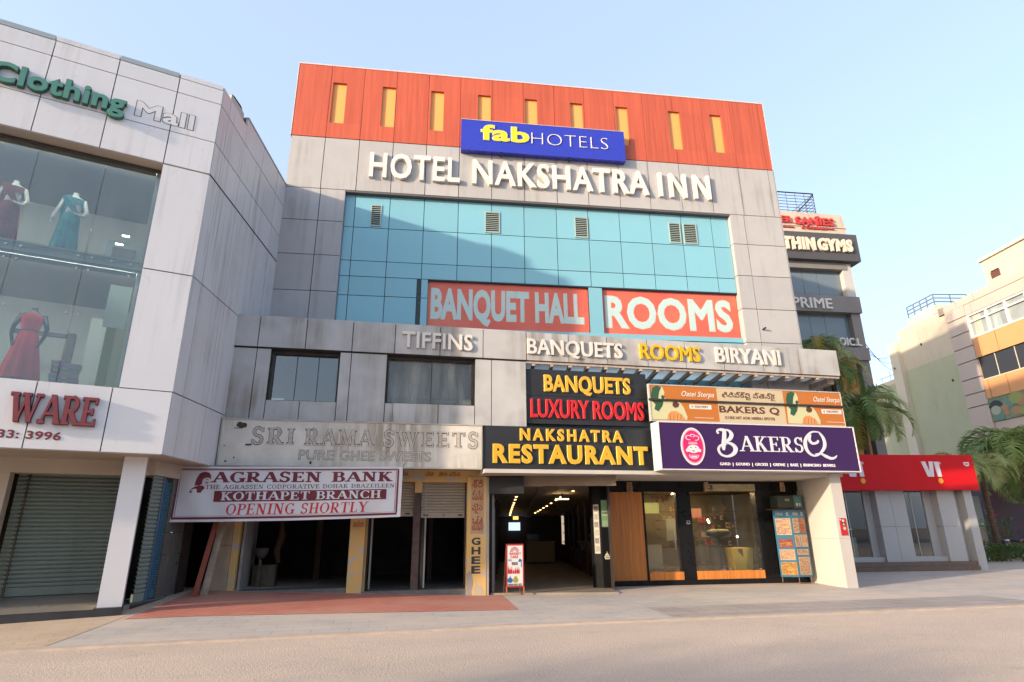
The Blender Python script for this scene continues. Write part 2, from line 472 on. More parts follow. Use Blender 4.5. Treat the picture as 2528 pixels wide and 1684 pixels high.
def capbox(bb, text, bold):
    b2 = _bb(sans_letters(text.replace('Q', 'O'), bold, 1.0))
    return bb[0], bb[1], b2[2], b2[3]
def put(mb, letter, bb, fr, rc, d0, d1, m=0):
    """place one flat letter in the rectangle rc of plane fr, d0 back to d1 front"""
    v, fs = letter
    kx = (rc[1] - rc[0]) / (bb[1] - bb[0]); kz = (rc[3] - rc[2]) / (bb[3] - bb[2])
    used = sorted({i for f in fs for i in f}); ix = {u: j for j, u in enumerate(used)}; n = len(used)
    P2 = [(rc[0] + (v[u][0] - bb[0]) * kx, rc[2] + (v[u][1] - bb[2]) * kz) for u in used]
    vs = [fr.W(a, z, d1) for a, z in P2]
    ff = [tuple(ix[i] for i in f) for f in fs]
    if d1 - d0 > 1e-5:
        cnt = {}
        for f in ff:
            for i in range(len(f)): cnt[(f[i], f[(i + 1) % len(f)])] = 1
        vs += [fr.W(a, z, d0) for a, z in P2]
        sides = [(b, a, a + n, b + n) for (a, b) in cnt if (b, a) not in cnt]
        ff = ff + sides
    mb.add(vs, ff, m)
def letter_sign(fr, rc, text, mat, parent, d0, d1, style='sans', bold=.02, T=.17, t=.07, space=1.0, split=True, rim=None, rimw=.02, name='letter', shear=0.0, wsp=.1):
    gen = lambda w_: (sans_letters(text, bold, space, shear, split, w_) if style == 'sans' else serif_letters(text, T + 2 * w_, t + 2 * w_, wsp))
    ls = gen(0.0); bb = _bb(ls)
    if style == 'sans' and 'Q' in text: bb = capbox(bb, text, bold)
    out = []
    rl = gen(rimw) if rim else None
    if split:
        for i, l_ in enumerate(ls):
            mb = MB(); put(mb, l_, bb, fr, rc, d0, d1)
            if rl and len(rl) == len(ls): put(mb, rl[i], bb, fr, rc, d0, d1 - max(.006, (d1 - d0) * .15), 1)
            out.append(mb.build(name, [mat] + ([rim] if rim else []), parent))
    else:
        mb = MB()
        for i, l_ in enumerate(ls): put(mb, l_, bb, fr, rc, d0, d1)
        if rl:
            for l_ in rl: put(mb, l_, bb, fr, rc, d0, d1 - max(.002, (d1 - d0) * .25), 1)
        out.append(mb.build(name, [mat] + ([rim] if rim else []), parent))
    return out
def spans(fr, edges, z0, z1, d0, d1, mb, gap=.02, m=0):
    for a, b in zip(edges[:-1], edges[1:]): mb.box(fr, a + gap / 2, b - gap / 2, z0 + gap / 2, z1 - gap / 2, d0, d1, m)
# ---------------------------------------------------------------- planes of the street
HU = Fr(-5.0, 17.45, 0)            # hotel, upper floors
PF = Fr(-5.16, 15.3, 4.5)          # projecting first floor and sign boards
LF = Fr(-5.36, 12.75, 20.94)       # clothing store, street front
LS = Fr(-5.36, 12.75, 85.44)       # clothing store, side wall
LC = Fr(-5.89, 13.42, 85.0)        # clothing store, side at ground level
BK = Fr(5.8, 18.2, 0.4)            # bakery shopfront
VF = Fr(15.88, 21.79, -2)          # phone shop
RB = Fr(27, 30, 85)                # building across the side lane
GY = Fr(0, 28, 0)                  # tower behind the hotel
UX = Fr(0, 0, 0)

# ---------------------------------------------------------------- shared materials
dark = pm('dark_gap', (.02, .02, .022), .8)
panel = pm('grey_panel', (.51, .50, .505), .36, .4, streak=.6, noise=.08, nscale=1.2, island=.10, bump=.10, bscale=1.3)
panel_dirty = pm('stained_grey_panel', (.57, .56, .555), .42, .35, island=.10, bump=.10, bscale=1.3, streak=1.0, noise=.22, nscale=.9, srange=(.42, .62), smap=(3.2, 3.2, .2))
panel_white = pm('white_panel', (.90, .885, .895), .33, .45, streak=.4, noise=.04, island=.05, bump=.08, bscale=1.2)
panel_side = pm('side_panel', (.76, .755, .77), .36, .4, streak=.7, noise=.08, nscale=.7, island=.10, bump=.10, bscale=1.3, srange=(.48, .64))
orange = pm('orange_cladding', (.64, .13, .065), .42, .35, grain=(.24, 12, .35), noise=.06, island=.08)
yellow_in = pm('yellow_niche', (.98, .43, .12), .45)
cyan = pm('cyan_glazing', (.245, .55, .67), .16, .6, noise=.05, nscale=.3, streak=.12, island=.08, bump=.05, bscale=1.5, sc_col=(.22, .44, .52))
white_paint = pm('white_paint', (.80, .78, .74), .42)
black_board = pm('black_board', (.03, .03, .034), .42, .4, noise=.3)
yel_letter = pm('yellow_letter', (.76, .42, .02), .32, .5)
yel_rim = pm('yellow_letter_rim', (.92, .70, .18), .35)
granite = pm('black_granite', (.012, .012, .014), .3, .22, noise=.3)
greygran = pm('grey_granite', (.19, .18, .17), .5, noise=.3, nscale=5)
darkgran = pm('dark_stone_plinth', (.055, .058, .062), .4, .4, noise=.4, nscale=2)
concrete = pm('concrete', (.30, .285, .265), .85, noise=.3, bump=.3)
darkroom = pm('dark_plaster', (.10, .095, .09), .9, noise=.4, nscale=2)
beige = pm('beige_paint', (.58, .49, .40), .6, noise=.12)
wood = pm('wood_veneer', (.74, .26, .055), .35, .4, grain=(.35, 14, .5))
steel = pm('steel', (.55, .55, .55), .3, .5, metal=1.0)
shut_green = pm('green_grey_shutter', (.26, .32, .28), .42, .4, noise=.12, nscale=.7, streak=.3)
shut_beige = pm('beige_shutter', (.45, .38, .28), .5, .3, noise=.2, streak=.5)
shopglass = glass('shop_glass', (.86, .92, .90), dirt=.02, boost=1.0)
storeglass = glass('store_glass', (.84, .92, .90), dirt=.03, boost=2.1)
darkglass = glass('dark_tinted_glass', (.38, .42, .42), boost=1.5)
black_metal = pm('black_metal', (.02, .02, .022), .45)
dark_brown = pm('dark_brown_paint', (.05, .034, .028), .5, noise=.4, nscale=3)

# ---------------------------------------------------------------- ground
gmat = pm('dusty_ground', (.26, .20, .16), .95, noise=.25)
mb = MB(); mb.add([(-300, -300, -.06), (300, -300, -.06), (300, 400, -.06), (-300, 400, -.06)], [(0, 1, 2, 3)])
struct(mb.build('ground', gmat, loc=(0, 0, 0)))
KERB = [(-60, 2.2), (-30, 6.0), (-9, 9.75), (-5.55, 10.36), (1.37, 11.25), (12.19, 11.95), (20, 12.6), (60, 15)]
m, n, b = _nodes('road_asphalt')
f = _ramp(n, _noise(n, .35, (1, 2.2, 1), detail=6), .3, .7)
base = _mix(n, f, (.565, .45, .36), (.475, .385, .315))
st_ = _ramp(n, _noise(n, .9, (1, 1.5, 1), detail=7, rough=.65), .60, .72, 0, .55)
base = _mix(n, st_, base, (.36, .30, .26))
sp = _ramp(n, _noise(n, 34, detail=3, rough=.8), .36, .62)
base = _mix(n, sp, _mix(n, .30, base, (.22, .19, .17)), base)
n.links.new(base, b.inputs['Base Color']); b.inputs['Roughness'].default_value = .85; b.inputs['Specular IOR Level'].default_value = .25
bp = n.nodes.new('ShaderNodeBump'); bp.inputs['Strength'].default_value = 1.0; bp.inputs['Distance'].default_value = .02
n.links.new(_noise(n, 30, detail=4, rough=.75), bp.inputs['Height']); n.links.new(bp.outputs[0], b.inputs['Normal'])
road = m
mb = MB(); k = KERB
mb.add([(x, y, 0) for x, y in k] + [(60, -13, 0), (-60, -13, 0)], [tuple(range(len(k) + 2))])
struct(mb.build('road', road, loc=(0, 0, 0)))
def ghome(s, d):
    """height of the sloping pavement: s along the first-floor line, d towards the street"""
    zf = min(.30, max(-.0, .30 - .045 * s))
    t = min(1, max(0, (4.9 - d) / 5.6))
    return .035 + (zf - .035) * t ** 1.3 if zf > .035 else .035 + (zf - .035) * t
def kerb_y(x):
    for (x0, y0), (x1, y1) in zip(KERB[:-1], KERB[1:]):
        if x0 <= x <= x1: return y0 + (y1 - y0) * (x - x0) / (x1 - x0)
    return 12
def ground_sheet(xs, yfun0, yfun1, ny, lift, name, mat):
    mb = MB(); rows = []
    for x in xs:
        y0, y1 = yfun0(x), yfun1(x); r = []
        for j in range(ny + 1):
            y = y0 + (y1 - y0) * j / ny
            v = Vector((x, y, 0)) - PF.P
            r.append((x, y, ghome(v.dot(PF.dir), v.dot(PF.n)) + lift))
        rows.append(r)
    mb.loft(rows, closed=False, cap=False)
    # faces up
    mb.f = [ff[::-1] for ff in mb.f]
    return struct(mb.build(name, mat, loc=(0, 0, 0), smooth=True))
frange = lambda a, b_, n_: [a + (b_ - a) * i / n_ for i in range(n_ + 1)]
pav = tiles('grey_pavers', (.46, .42, .38), (.41, .375, .34), (.33, .30, .27), .62, .31, .012, R(5), .7, .2, .25, patch=(.50, .41, .34))
ground_sheet(frange(-5.9, 60, 90), lambda x: kerb_y(x) + .12, lambda x: 36.0, 60, 0, 'pavement', pav)
dustpav = tiles('dusty_pavers', (.52, .39, .28), (.45, .35, .25), (.38, .30, .22), .42, .21, .010, R(21), .8, .25, .3, patch=(.46, .36, .27))
ground_sheet(frange(-60, -5.6, 40), lambda x: kerb_y(x) + .12, lambda x: 17.0, 20, .004, 'dusty_pavement', dustpav)
red = tiles('red_pavers', (.52, .19, .135), (.46, .165, .12), (.32, .15, .115), .22, .22, .012, R(-24), .7, .2, .35, patch=(.44, .22, .16), offset=0)
r0 = lambda x: max(13.4 + (x - 1.9) * .085 + (.0 if x > -4.3 else (-4.3 - x) * -.1), kerb_y(x) + .3)
r1 = lambda x: (PF.P + PF.dir * ((x + 5.16)) + PF.n * -.62).y
ground_sheet(frange(-5.5, 1.9, 24), r0, lambda x: r1(x), 14, .006, 'red_paving', red)
strip = tiles('ramp_strip_pavers', (.36, .31, .285), (.31, .275, .255), (.13, .115, .10), .9, .45, .01, R(3), .65, .2, .2)
ground_sheet(frange(4.6, 13.2, 20), lambda x: kerb_y(x) + .25, lambda x: kerb_y(x) + 1.75, 6, .005, 'ramp_strip', strip)
kmat = pm('kerb_concrete', (.56, .46, .385), .8, noise=.2, nscale=3)
mb = MB()
for (x0, y0), (x1, y1) in zip(KERB[:-1], KERB[1:]):
    mb.hexa([(x0, y0, -.05), (x1, y1, -.05), (x1, y1 + .14, -.05), (x0, y0 + .14, -.05), (x0, y0, .032), (x1, y1, .032), (x1, y1 + .14, .046), (x0, y0 + .14, .046)])
struct(mb.build('kerb', kmat, loc=(0, 0, 0)))

# ---------------------------------------------------------------- clothing store on the left
store = thing('clothing_store', 'white panelled clothing store with tall display windows, standing forward at the left', 'building', LF.W(-6, 0, -4))
def S_(fr, uv, d=0.0): return fr.pt(uv, d)[0]
mb = MB()
sv = [-15, -12.8, -10.5, -8.1, -5.7, -4.52, -3.34, -2.15, -.945, 0]
for z0, z1 in ((9.58, 10.44), (10.44, 11.52), (11.52, 11.93)):
    spans(LF, sv, z0, z1, -.05, 0, mb)
mb.box(LF, -15, -.01, 9.60, 11.9, -.3, -.055, 1)
mb.box(LF, -15, -.05, 9.562, 9.592, -.55, -.012, 2)     # soffit
mb.build('sign_fascia', [panel_white, dark, pm('soffit_panel', (.42, .36, .31), .5, noise=.15)], store)
mb = MB()
for a, b_, m_ in ((-15, -5.7, 0), (-5.7, -3.34, 0), (-3.34, -2.15, 1), (-2.15, -.95, 0), (-.94, -.005, 1)):
    mb.box(LF, a, b_ - .02, 11.945, 12.06, -.5, -.004, m_)
mb.build('coping', [pm('blue_grey_coping', (.42, .48, .51), .4), panel_white], store)
mb = MB()
for z0, z1 in ((4.39, 7.0), (7.0, 9.57)): mb.box(LF, -.94, -.005, z0 + .012, z1 - .012, -.5, -.014)
mb.box(LF, -.93, -.01, 4.3, 9.5, -.6, -.03, 1)
mb.build('corner_panel', [panel_white, dark], store)
mb = MB()
wv = [-15, -12.4, -10, -7, -4.65, -3.45, -2.235, -1.04, 0]
spans(LF, wv, 3.11, 4.39, -.05, 0, mb)
mb.box(LF, -15, -.01, 3.13, 4.36, -.4, -.055, 1)
mb.build('lower_fascia', [panel_white, dark], store)
# side wall
mb = MB()
sv2 = [.012, .45, 1.5, 2.75, 4.0, 4.93]
zz = [3.11, 4.39, 7.0, 9.57, 10.44, 11.51, 12.04]
for i, (z0, z1) in enumerate(zip(zz[:-1], zz[1:])):
    e = sv2 if i > 2 else [.012, .45, 1.56, 2.75, 4.0, 4.93]
    for a, b_ in zip(e[:-1], e[1:]):
        top = z1 if not (i == 5 and a > 1.4) else 12.30
        mb.box(LS, a + .008, b_ - .008, z0 + .012, top - .012, -.06, 0)
mb.box(LS, .03, 4.93, 3.2, 11.95, -.5, -.065, 1)
mb.box(LS, .02, 4.9, 9.56, 9.585, -.02, .012, 1)
mb.build('side_wall', [panel_side, dark], store)
mb = MB()
mb.box(LS, 1.5, 4.9, 12.29, 12.34, -.22, .012)
mb.build('side_coping', pm('grey_coping', (.36, .37, .38), .5), store)
mb = MB()
mb.prism(LS, [(.62, 11.9), (1.46, 11.9), (1.46, 12.42), (1.30, 12.44), (.9, 12.40), (.66, 12.38)], -.6, -.12)
mb.prism(LS, [(.66, 12.385), (.9, 12.405), (1.30, 12.445), (1.2, 12.475), (.8, 12.43)], -.5, -.11, 1)
mb.build('roof_stub', [pm('rough_plaster', (.62, .57, .52), .9, bump=.5, bscale=14, noise=.25), dark], store)
mb = MB(); mb.box(LF, -1.25, -.85, 12.05, 12.13, -.35, -.15); mb.build('roof_fitting', black_metal, store)
# body and roof behind
mb = MB()
mb.box(LF, -15, -1, 11.8, 11.9, -9, -.35)
mb.build('roof_slab', concrete, store)
mb = MB()
mb.hexa([LF.W(-15, 3.1, -.02), LF.W(-.02, 3.1, -.02), LS.W(4.9, 3.1, -.02), LF.W(-15, 3.1, -5), LF.W(-15, 3.125, -.02), LF.W(-.02, 3.125, -.02), LS.W(4.9, 3.125, -.02), LF.W(-15, 3.125, -5)], 1)
mb.build('soffit', [concrete, pm('beige_soffit', (.50, .41, .33), .6, noise=.15)], store)
# display rooms
inner = pm('display_wall', (.62, .63, .62), .7, noise=.12)
mb = MB()
for z0, z1 in ((4.42, 7.02), (7.30, 9.56)):
    mb.box(LF, -15, -.99, z0 - .05, z0, -3.4, -.42, 1)
    mb.box(LF, -15, -.99, z1, z1 + .06, -3.4, -.42, 2)
    mb.box(LF, -15, -.99, z0, z1, -3.5, -3.4, 0)
    mb.box(LF, -1.06, -.99, z0, z1, -3.4, -.42, 0)
mb.build('display_room', [inner, pm('display_floor', (.55, .55, .53), .4), pm('display_ceiling', (.30, .31, .31), .8)], store)
mb = MB(); mb.box(LF, -15, -.99, 7.03, 7.24, -.9, -.44); mb.build('floor_slab', pm('pale_slab_edge', (.56, .60, .60), .4), store)
mb = MB()
mb.box(LF, -2.15, -1.35, 7.31, 8.9, -3.38, -3.30, 0); mb.box(LF, -2.0, -1.5, 7.4, 8.7, -3.32, -3.26, 1)
mb.build('doorway_panel', [pm('pale_blue_frame', (.42, .50, .54), .5), pm('grey_recess', (.22, .24, .25), .6)], store)
mb = MB(); mb.box(LF, -1.9, -1.55, 4.42, 6.3, -2.0, -1.85); mb.box(LF, -2.35, -2.2, 4.42, 6.0, -2.5, -2.3, 1); mb.box(LF, -3.4, -2.2, 5.9, 5.98, -2.45, -2.35, 1); mb.build('partition', [pm('white_partition', (.60, .61, .59), .6), pm('dark_partition', (.10, .10, .09), .6)], store)
mb = MB(); mb.box(LF, -1.42, -1.24, 4.42, 6.4, -.62, -.55); mb.build('curtain', pm('olive_curtain', (.30, .32, .04), .8), store)
mb = MB(); mb.box(LF, -1.24, -1.07, 4.42, 5.9, -.60, -.53); mb.build('curtain', pm('cream_curtain', (.55, .50, .28), .8), store)
mb = MB(); mb.box(LF, -1.5, -1.1, 5.75, 6.7, -.55, -.52); mb.build('window_poster', pm('pale_poster', (.62, .66, .60), .6), store)
e = [-15, -12.4, -10, -7.6, -5.6, -4.4, -3.21, -2.02, -.97]
for a, b_ in zip(e[:-1], e[1:]):
    if b_ < -6: continue
    for z0, z1 in ((4.40, 7.16), (7.17, 9.52)):
        mb = MB(); mb.box(LF, a + .006, b_ - .006, z0, z1, -.372, -.36); mb.build('window_pane', storeglass, store)
mb = MB()
mb.box(LF, -15, -.95, 4.385, 4.41, -.40, -.34); mb.box(LF, -15, -.95, 9.515, 9.56, -.42, -.33); mb.box(LF, -.975, -.945, 4.41, 9.52, -.40, -.34)
mb.build('window_frame', pm('dark_bronze_frame', (.07, .06, .055), .4), store)
mb = MB()
for a in (-3.21, -2.02):
    for z in (7.16,):
        for ds in (-.12, .12): mb.disc(LF, a + ds, z, .022, .022, -.36, -.335, n=10)
    for z in (5.9, 6.88):
        for ds in (-.1, .1): mb.disc(LF, a + ds, z, .02, .02, -.36, -.335, n=10)
mb.disc(LF, -1.2, 7.16, .022, .022, -.36, -.335, n=10); mb.disc(LF, -1.55, 7.16, .022, .022, -.36, -.335, n=10); mb.disc(LF, -1.2, 6.88, .02, .02, -.36, -.335, n=10)
mb.build('glass_bolt', steel, store)
for z, s in ((8.15, -1.75), (7.9, -1.85)):
    mb = MB(); mb.box(LF, s, s + .16, z + .55, z + .58, -2.5, -2.45); mb.build('tube_lamp', emit('lamp_white', (1, .95, .85), 2), store)
for z1 in (7.01, 9.55):
    mb = MB(); mb.box(LF, -8, -1.1, z1 - .04, z1 - .01, -.56, -.50); mb.build('added_fill_strip', emit('added_fill_glow', (1, .94, .86), 9), store)  # unseen glowing strip, added to brighten the display rooms
    mb = MB(); mb.box(LF, -8, -1.08, z1 - .10, z1, -.47, -.45); mb.build('added_strip_screen', pm('added_screen_grey', (.2, .2, .19), .5), store)  # added lip, only there to hide the glowing strip from view
# ground floor
mb = MB(); mb.box(LF, -15, -.26, .0, .26, -4.2, -.46); mb.box(LF, -.70, -.25, -.0, .285, -.95, -.44)
mb.build('plinth', darkgran, store)
mb = MB(); mb.quad(LF.W(-15, .265, -.5), LF.W(-.28, .265, -.5), LF.W(-.28, .41, -2.4), LF.W(-15, .41, -2.4)); mb.box(LC, .0, 2.5, .0, .262, -2.6, -.03)
mb.build('shop_floor', pm('terrazzo_floor', (.30, .27, .235), .35, .4, noise=.2), store)
mb = MB(); mb.box(LC, .30, 2.75, -.05, .25, -.35, .0); mb.prism(LC, [(-1.55, .02), (-.04, .02), (-.04, .05), (2.7, .17), (2.7, .1)], -.1, .12)
mb.build('side_plinth', darkgran, store)
mb = MB(); mb.box(LF, -.665, -.262, .28, 3.12, -.94, -.55); mb.build('column', pm('white_column', (.86, .85, .86), .4, noise=.05), store)
mb = MB(); mb.box(LF, -15, -.73, 2.80, 3.12, -1.9, -1.5); mb.box(LC, .39, 1.6, 2.80, 3.12, -.5, -.01); mb.box(LF, -3.3, -2.62, .3, 2.8, -1.95, -1.55)
mb.build('beam', beige, store)
def shutter(fr, s0, s1, z0, z1, d, mat, parent, pitch=.085, bar=.16):
    mb = MB(); rows = []; z = z0 + bar
    prof = [(0, 0)]
    mb.box(fr, s0, s1, z0, z0 + bar, d - .03, d + .015)
    pts = [(z0 + bar, d - .012)]
    while z < z1 - .01:
        h = min(pitch, z1 - z)
        for u, v in ((.08, .010), (.3, .022), (.6, .024), (.86, .012), (.93, -.012), (1.0, -.012)):
            pts.append((z + h * u, d + v))
        z += h
    mb.loft([[fr.W(s0, q, e_) for q, e_ in pts], [fr.W(s1, q, e_) for q, e_ in pts]], closed=False, cap=False)
    return mb.build('roller_shutter', mat, parent)
sh = shutter(LF, -2.62, -.3, .42, 2.95, -2.35, shut_green, store)
mb = MB(); mb.box(LF, -.86, -.74, .47, .49, -2.33, -2.30); mb.box(LF, -.60, -.52, .47, .49, -2.33, -2.30); mb.build('handle', steel, sh)
shutter(LF, -7.4, -3.3, .42, 2.95, -2.35, shut_green, store)
shutter(LC, .385, .80, .28, 2.80, -.06, shut_green, store)
shutter(LC, 1.0, 1.26, .30, 2.70, -.10, pm('blue_shutter', (.06, .17, .24), .4, streak=.3), store, pitch=.05)
bluepaint = pm('blue_paint', (.03, .13, .27), .45, noise=.3, nscale=5)
mb = MB(); mb.box(LC, .80, .86, .26, 2.8, -.2, -.02); mb.box(LC, .86, 1.0, .26, 2.8, -.2, -.10, 1); mb.build('shutter_guide', [pm('slate_blue_paint', (.10, .15, .21), .5), pm('grey_guide', (.22, .23, .23), .5)], store)
mb = MB(); mb.tube([LC.W(1.0, .26, -.08), LC.W(1.0, 2.75, -.08)], .035); mb.build('blue_pipe', bluepaint, store)
mb = MB()
for z0, z1 in ((.26, 1.15), (1.16, 1.62), (1.63, 3.1)): mb.box(LC, 1.28, 2.10, z0, z1, -.2, -.06)
mb.build('granite_panel', pm('grey_granite_panel', (.15, .14, .125), .3, .5, noise=.25, nscale=3), store)
mb = MB(); mb.box(LC, 2.11, 2.50, .2, 3.15, -.3, -.03); mb.build('end_pier', dark_brown, store)
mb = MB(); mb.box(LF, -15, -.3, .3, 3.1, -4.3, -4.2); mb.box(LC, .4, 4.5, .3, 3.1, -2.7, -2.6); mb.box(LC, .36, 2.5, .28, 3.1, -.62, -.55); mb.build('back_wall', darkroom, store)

# lettering on the store
green = pm('green_letter_face', (.10, .30, .225), .35, .5); greend = pm('green_letter_rim', (.05, .14, .105), .4)
t = thing('shop_name_sign', 'raised green letters reading Clothing on the white store fascia', 'sign', LF.W(-3, 10.4, 0))
letter_sign(LF, (-4.22, -1.84, 10.36, 10.99), 'Clothing', green, t, .002, .11, bold=.03, rim=greend, rimw=.012)
t = thing('ghost_lettering', 'pale outlined letters reading Mall left on the white fascia', 'sign', LF.W(-1, 10.55, 0))
letter_sign(LF, (-1.66, -.50, 10.60, 11.0), 'Mall', panel_white, t, .001, .008, bold=.03, rim=pm('grey_outline', (.16, .14, .13), .8), rimw=.026)
maroon = pm('maroon_letter_face', (.27, .055, .065), .4); maroond = pm('maroon_letter_side', (.11, .02, .03), .5)
t = thing('word_sign', 'raised maroon serif letters reading WARE on the lower white fascia', 'sign', LF.W(-1.9, 3.55, 0))
letter_sign(LF, (-2.56, -1.21, 3.58, 4.14), 'WARE', maroon, t, .002, .10, style='serif', T=.21, t=.10, wsp=.0, rim=maroond, rimw=.012)
o = letter_sign(LF, (-3.05, -1.69, 3.285, 3.445), '89833: 3996', pm('maroon_print', (.22, .04, .05), .6), None, .003, .006, bold=.03, split=False, name='phone_number')[0]
tag(o, 'maroon printed phone number below the raised WARE letters', 'lettering')

# drain pipe between the buildings
mb = MB(); mb.tube([PF.W(-.20, 2.75, -.25), PF.W(-.16, 3.2, -.2), PF.W(-.10, 4.4, -.2)], .11, 12)
for z in (3.5, 4.2): mb.tube([PF.W(-.17, z, -.2), PF.W(-.17, z + .06, -.2)], .125, 12)
tag(mb.build('drain_pipe', dark_brown, smooth=True), 'dark brown drain pipe between the white store and the blank sweets sign', 'pipe')
# ---------------------------------------------------------------- hotel
hotel = thing('hotel_building', 'tall hotel with orange top band, grey panels and cyan glazed bays', 'building', (3.5, 22, 0))
vx = [-5.0, -3.9, -2.78, -1.66, -.54, .58, 1.70, 2.83, 3.96, 5.07, 6.2, 7.3, 8.47, 9.62, 10.76, 11.92, 12.14]
mb = MB()
def xs(e): return [q + 5.0 for q in e]
spans(HU, xs(vx), 12.24, 14.19, -.05, 0, mb, .022)
rows = [5.4, 6.3, 7.47, 8.66, 9.88, 11.08, 12.24]
for z0, z1 in zip(rows[:-1], rows[1:]):
    spans(HU, xs([-5.0, -3.88, -3.1]), z0, z1, -.05, 0, mb, .022)
    spans(HU, xs([10.19, 10.72, 12.14]), z0, z1, -.05, 0, mb, .022)
mb.box(HU, .02, 17.12, 12.25, 14.2, -.6, -.055, 1)
mb.box(HU, .02, 1.88, 5.4, 12.25, -.6, -.055, 1); mb.box(HU, 15.212, 17.12, 5.4, 12.25, -.6, -.055, 1)
# reveals
mb.box(HU, 1.9, 15.2, 12.175, 12.235, -.25, -.002, 2)
for z0, z1 in zip(rows[:-1], rows[1:]): mb.box(HU, 15.185, 15.21, z0 + .01, z1 - .01, -.42, -.003, 0)
mb.box(HU, 1.88, 1.902, 5.4, 12.17, -.25, -.003, 0)
mb.build('wall_panels', [panel, dark, pm('dark_soffit', (.12, .11, .11), .5)], hotel)
# side and back
mb = MB()
for z0, z1 in zip([.0, 2, 4] + rows + [14.19], [2, 4, 5.4] + rows[1:] + [14.19]):
    if z1 > z0: mb.box(UX, 12.145, 12.17, z0 + .01, z1 - .01, -36, -17.46)
mb.box(UX, -4.9, 12.14, 0, 14.15, -36.1, -36)
mb.box(UX, -4.95, 12.1, 14.0, 14.1, -36, -17.6)
mb.build('side_walls', panel, hotel)
# orange parapet with recessed yellow niches
nx = [-3.82, -2.14, -.46, 1.2, 2.88, 4.56, 6.26, 8.28, 9.91]
mb = MB()
zb, zt, za, zc = 14.21, 17.13, 14.80, 16.45
cuts = sorted(set([-5.0] + [q for q in vx[1:-1]] + [12.12]))
spans_ = [(a, a + .455) for a in nx]
for a, b_ in zip(cuts[:-1], cuts[1:]):
    mb.box(HU, a + 5.007, b_ + 4.993, zc, zt, -.12, 0); mb.box(HU, a + 5.007, b_ + 4.993, zb, za, -.12, 0)
    x = a
    pieces = []
    for p0, p1 in spans_:
        if p1 <= a or p0 >= b_: continue
        if p0 > x: pieces.append((x, p0))
        x = max(x, p1)
    if x < b_: pieces.append((x, b_))
    for p0, p1 in pieces:
        mb.box(HU, (p0 + 5.007) if p0 == a else p0 + 5, (p1 + 4.993) if p1 == b_ else p1 + 5, za, zc, -.12, 0)
mb.box(HU, .01, 17.12, zb + .01, zt - .02, -.5, -.24, 1)
mb.box(UX, 12.125, 12.15, zb, zt, -28, -17.45)
mb.build('orange_parapet', [orange, dark], hotel)
for a in nx:
    mb = MB(); mb.box(HU, a + 5.0 - .02, a + 5.475, za - .02, zc + .02, -.10, -.075); pass
    mb.build('niche', yellow_in, hotel)
mb = MB(); mb.box(HU, -.02, 17.14, zt, zt + .045, -.5, .015); mb.box(HU, -.035, -.012, zb, zt + .03, -.3, .01); mb.box(HU, 17.128, 17.15, zb, zt + .03, -.3, .01)
mb.build('parapet_trim', pm('pink_white_trim', (.75, .60, .56), .5), hotel)
# cyan glazing
gx = [-3.10, -2.78, -1.66, -.54, .59, 1.71, 2.82, 3.94, 5.05, 6.17, 7.29, 8.42, 9.54, 10.18]
mb = MB()
GD = (-.19, -.17)
for z0, z1 in ((11.0, 12.18), (9.82, 11.0), (9.28, 9.82)): spans(HU, xs(gx), z0, z1, *GD, mb, .022)
for z0, z1 in ((8.63, 9.28), (7.6, 8.63)): spans(HU, xs([-3.10, -2.78, -1.66, -.665]), z0, z1, *GD, mb, .022); spans(HU, xs([-.54, -.315]), z0, z1, *GD, mb, .022)
spans(HU, xs([4.94, 5.405]), 7.6, 9.28, *GD, mb, .012)
mb.box(HU, 4.70, 15.19, 7.5, 7.66, -.40, -.165)
mb.box(HU, 1.9, 15.18, 5.4, 7.48, -.40, -.20)
mb.build('cyan_glazing', cyan, hotel)
mb = MB()
mb.box(HU, 1.9, 15.18, 9.285, 12.2, -.6, -.193); mb.box(HU, 1.9, 4.675, 7.6, 9.284, -.6, -.193); mb.box(HU, 9.95, 10.40, 7.67, 9.284, -.5, -.193)
mb.box(HU, 4.69, 15.18, 9.25, 9.283, -.4, -.168)
mb.build('glazing_grid', pm('dark_teal_frame', (.02, .055, .075), .5), hotel)
slat = pm('pale_green_louvre', (.40, .50, .46), .5)
for a, b_ in ((-2.26, -1.92), (1.49, 1.99), (4.57, 5.03), (7.94, 8.36), (8.47, 8.96)):
    mb = MB()
    z0, z1 = 11.06, 11.85
    a += 5; b_ += 5
    for q in ((a, a + .03, z0, z1), (b_ - .03, b_, z0, z1), (a + .03, b_ - .03, z0, z0 + .03), (a + .03, b_ - .03, z1 - .03, z1)): mb.box(HU, *q, -.169, -.14, 0)
    mb.box(HU, a + .03, b_ - .03, z0 + .03, z1 - .03, -.168, -.164, 1)
    nsl = 11
    for i in range(nsl):
        zc_ = z0 + .05 + (z1 - z0 - .09) * i / (nsl - 1)
        q0 = [HU.W(a + .03, zc_ - .018, -.14), HU.W(b_ - .03, zc_ - .018, -.14), HU.W(b_ - .03, zc_ + .006, -.162), HU.W(a + .03, zc_ + .006, -.162)]
        mb.hexa(q0 + [q + Vector((0, 0, .010)) for q in q0], 0)
    mb.build('louvre', [slat, dark], hotel)
mb = MB(); mb.box(HU, 4.345, 4.455, 7.7, 9.22, -.185, -.160); mb.build('open_casement', pm('dark_slot', (.02, .035, .03), .3), hotel)
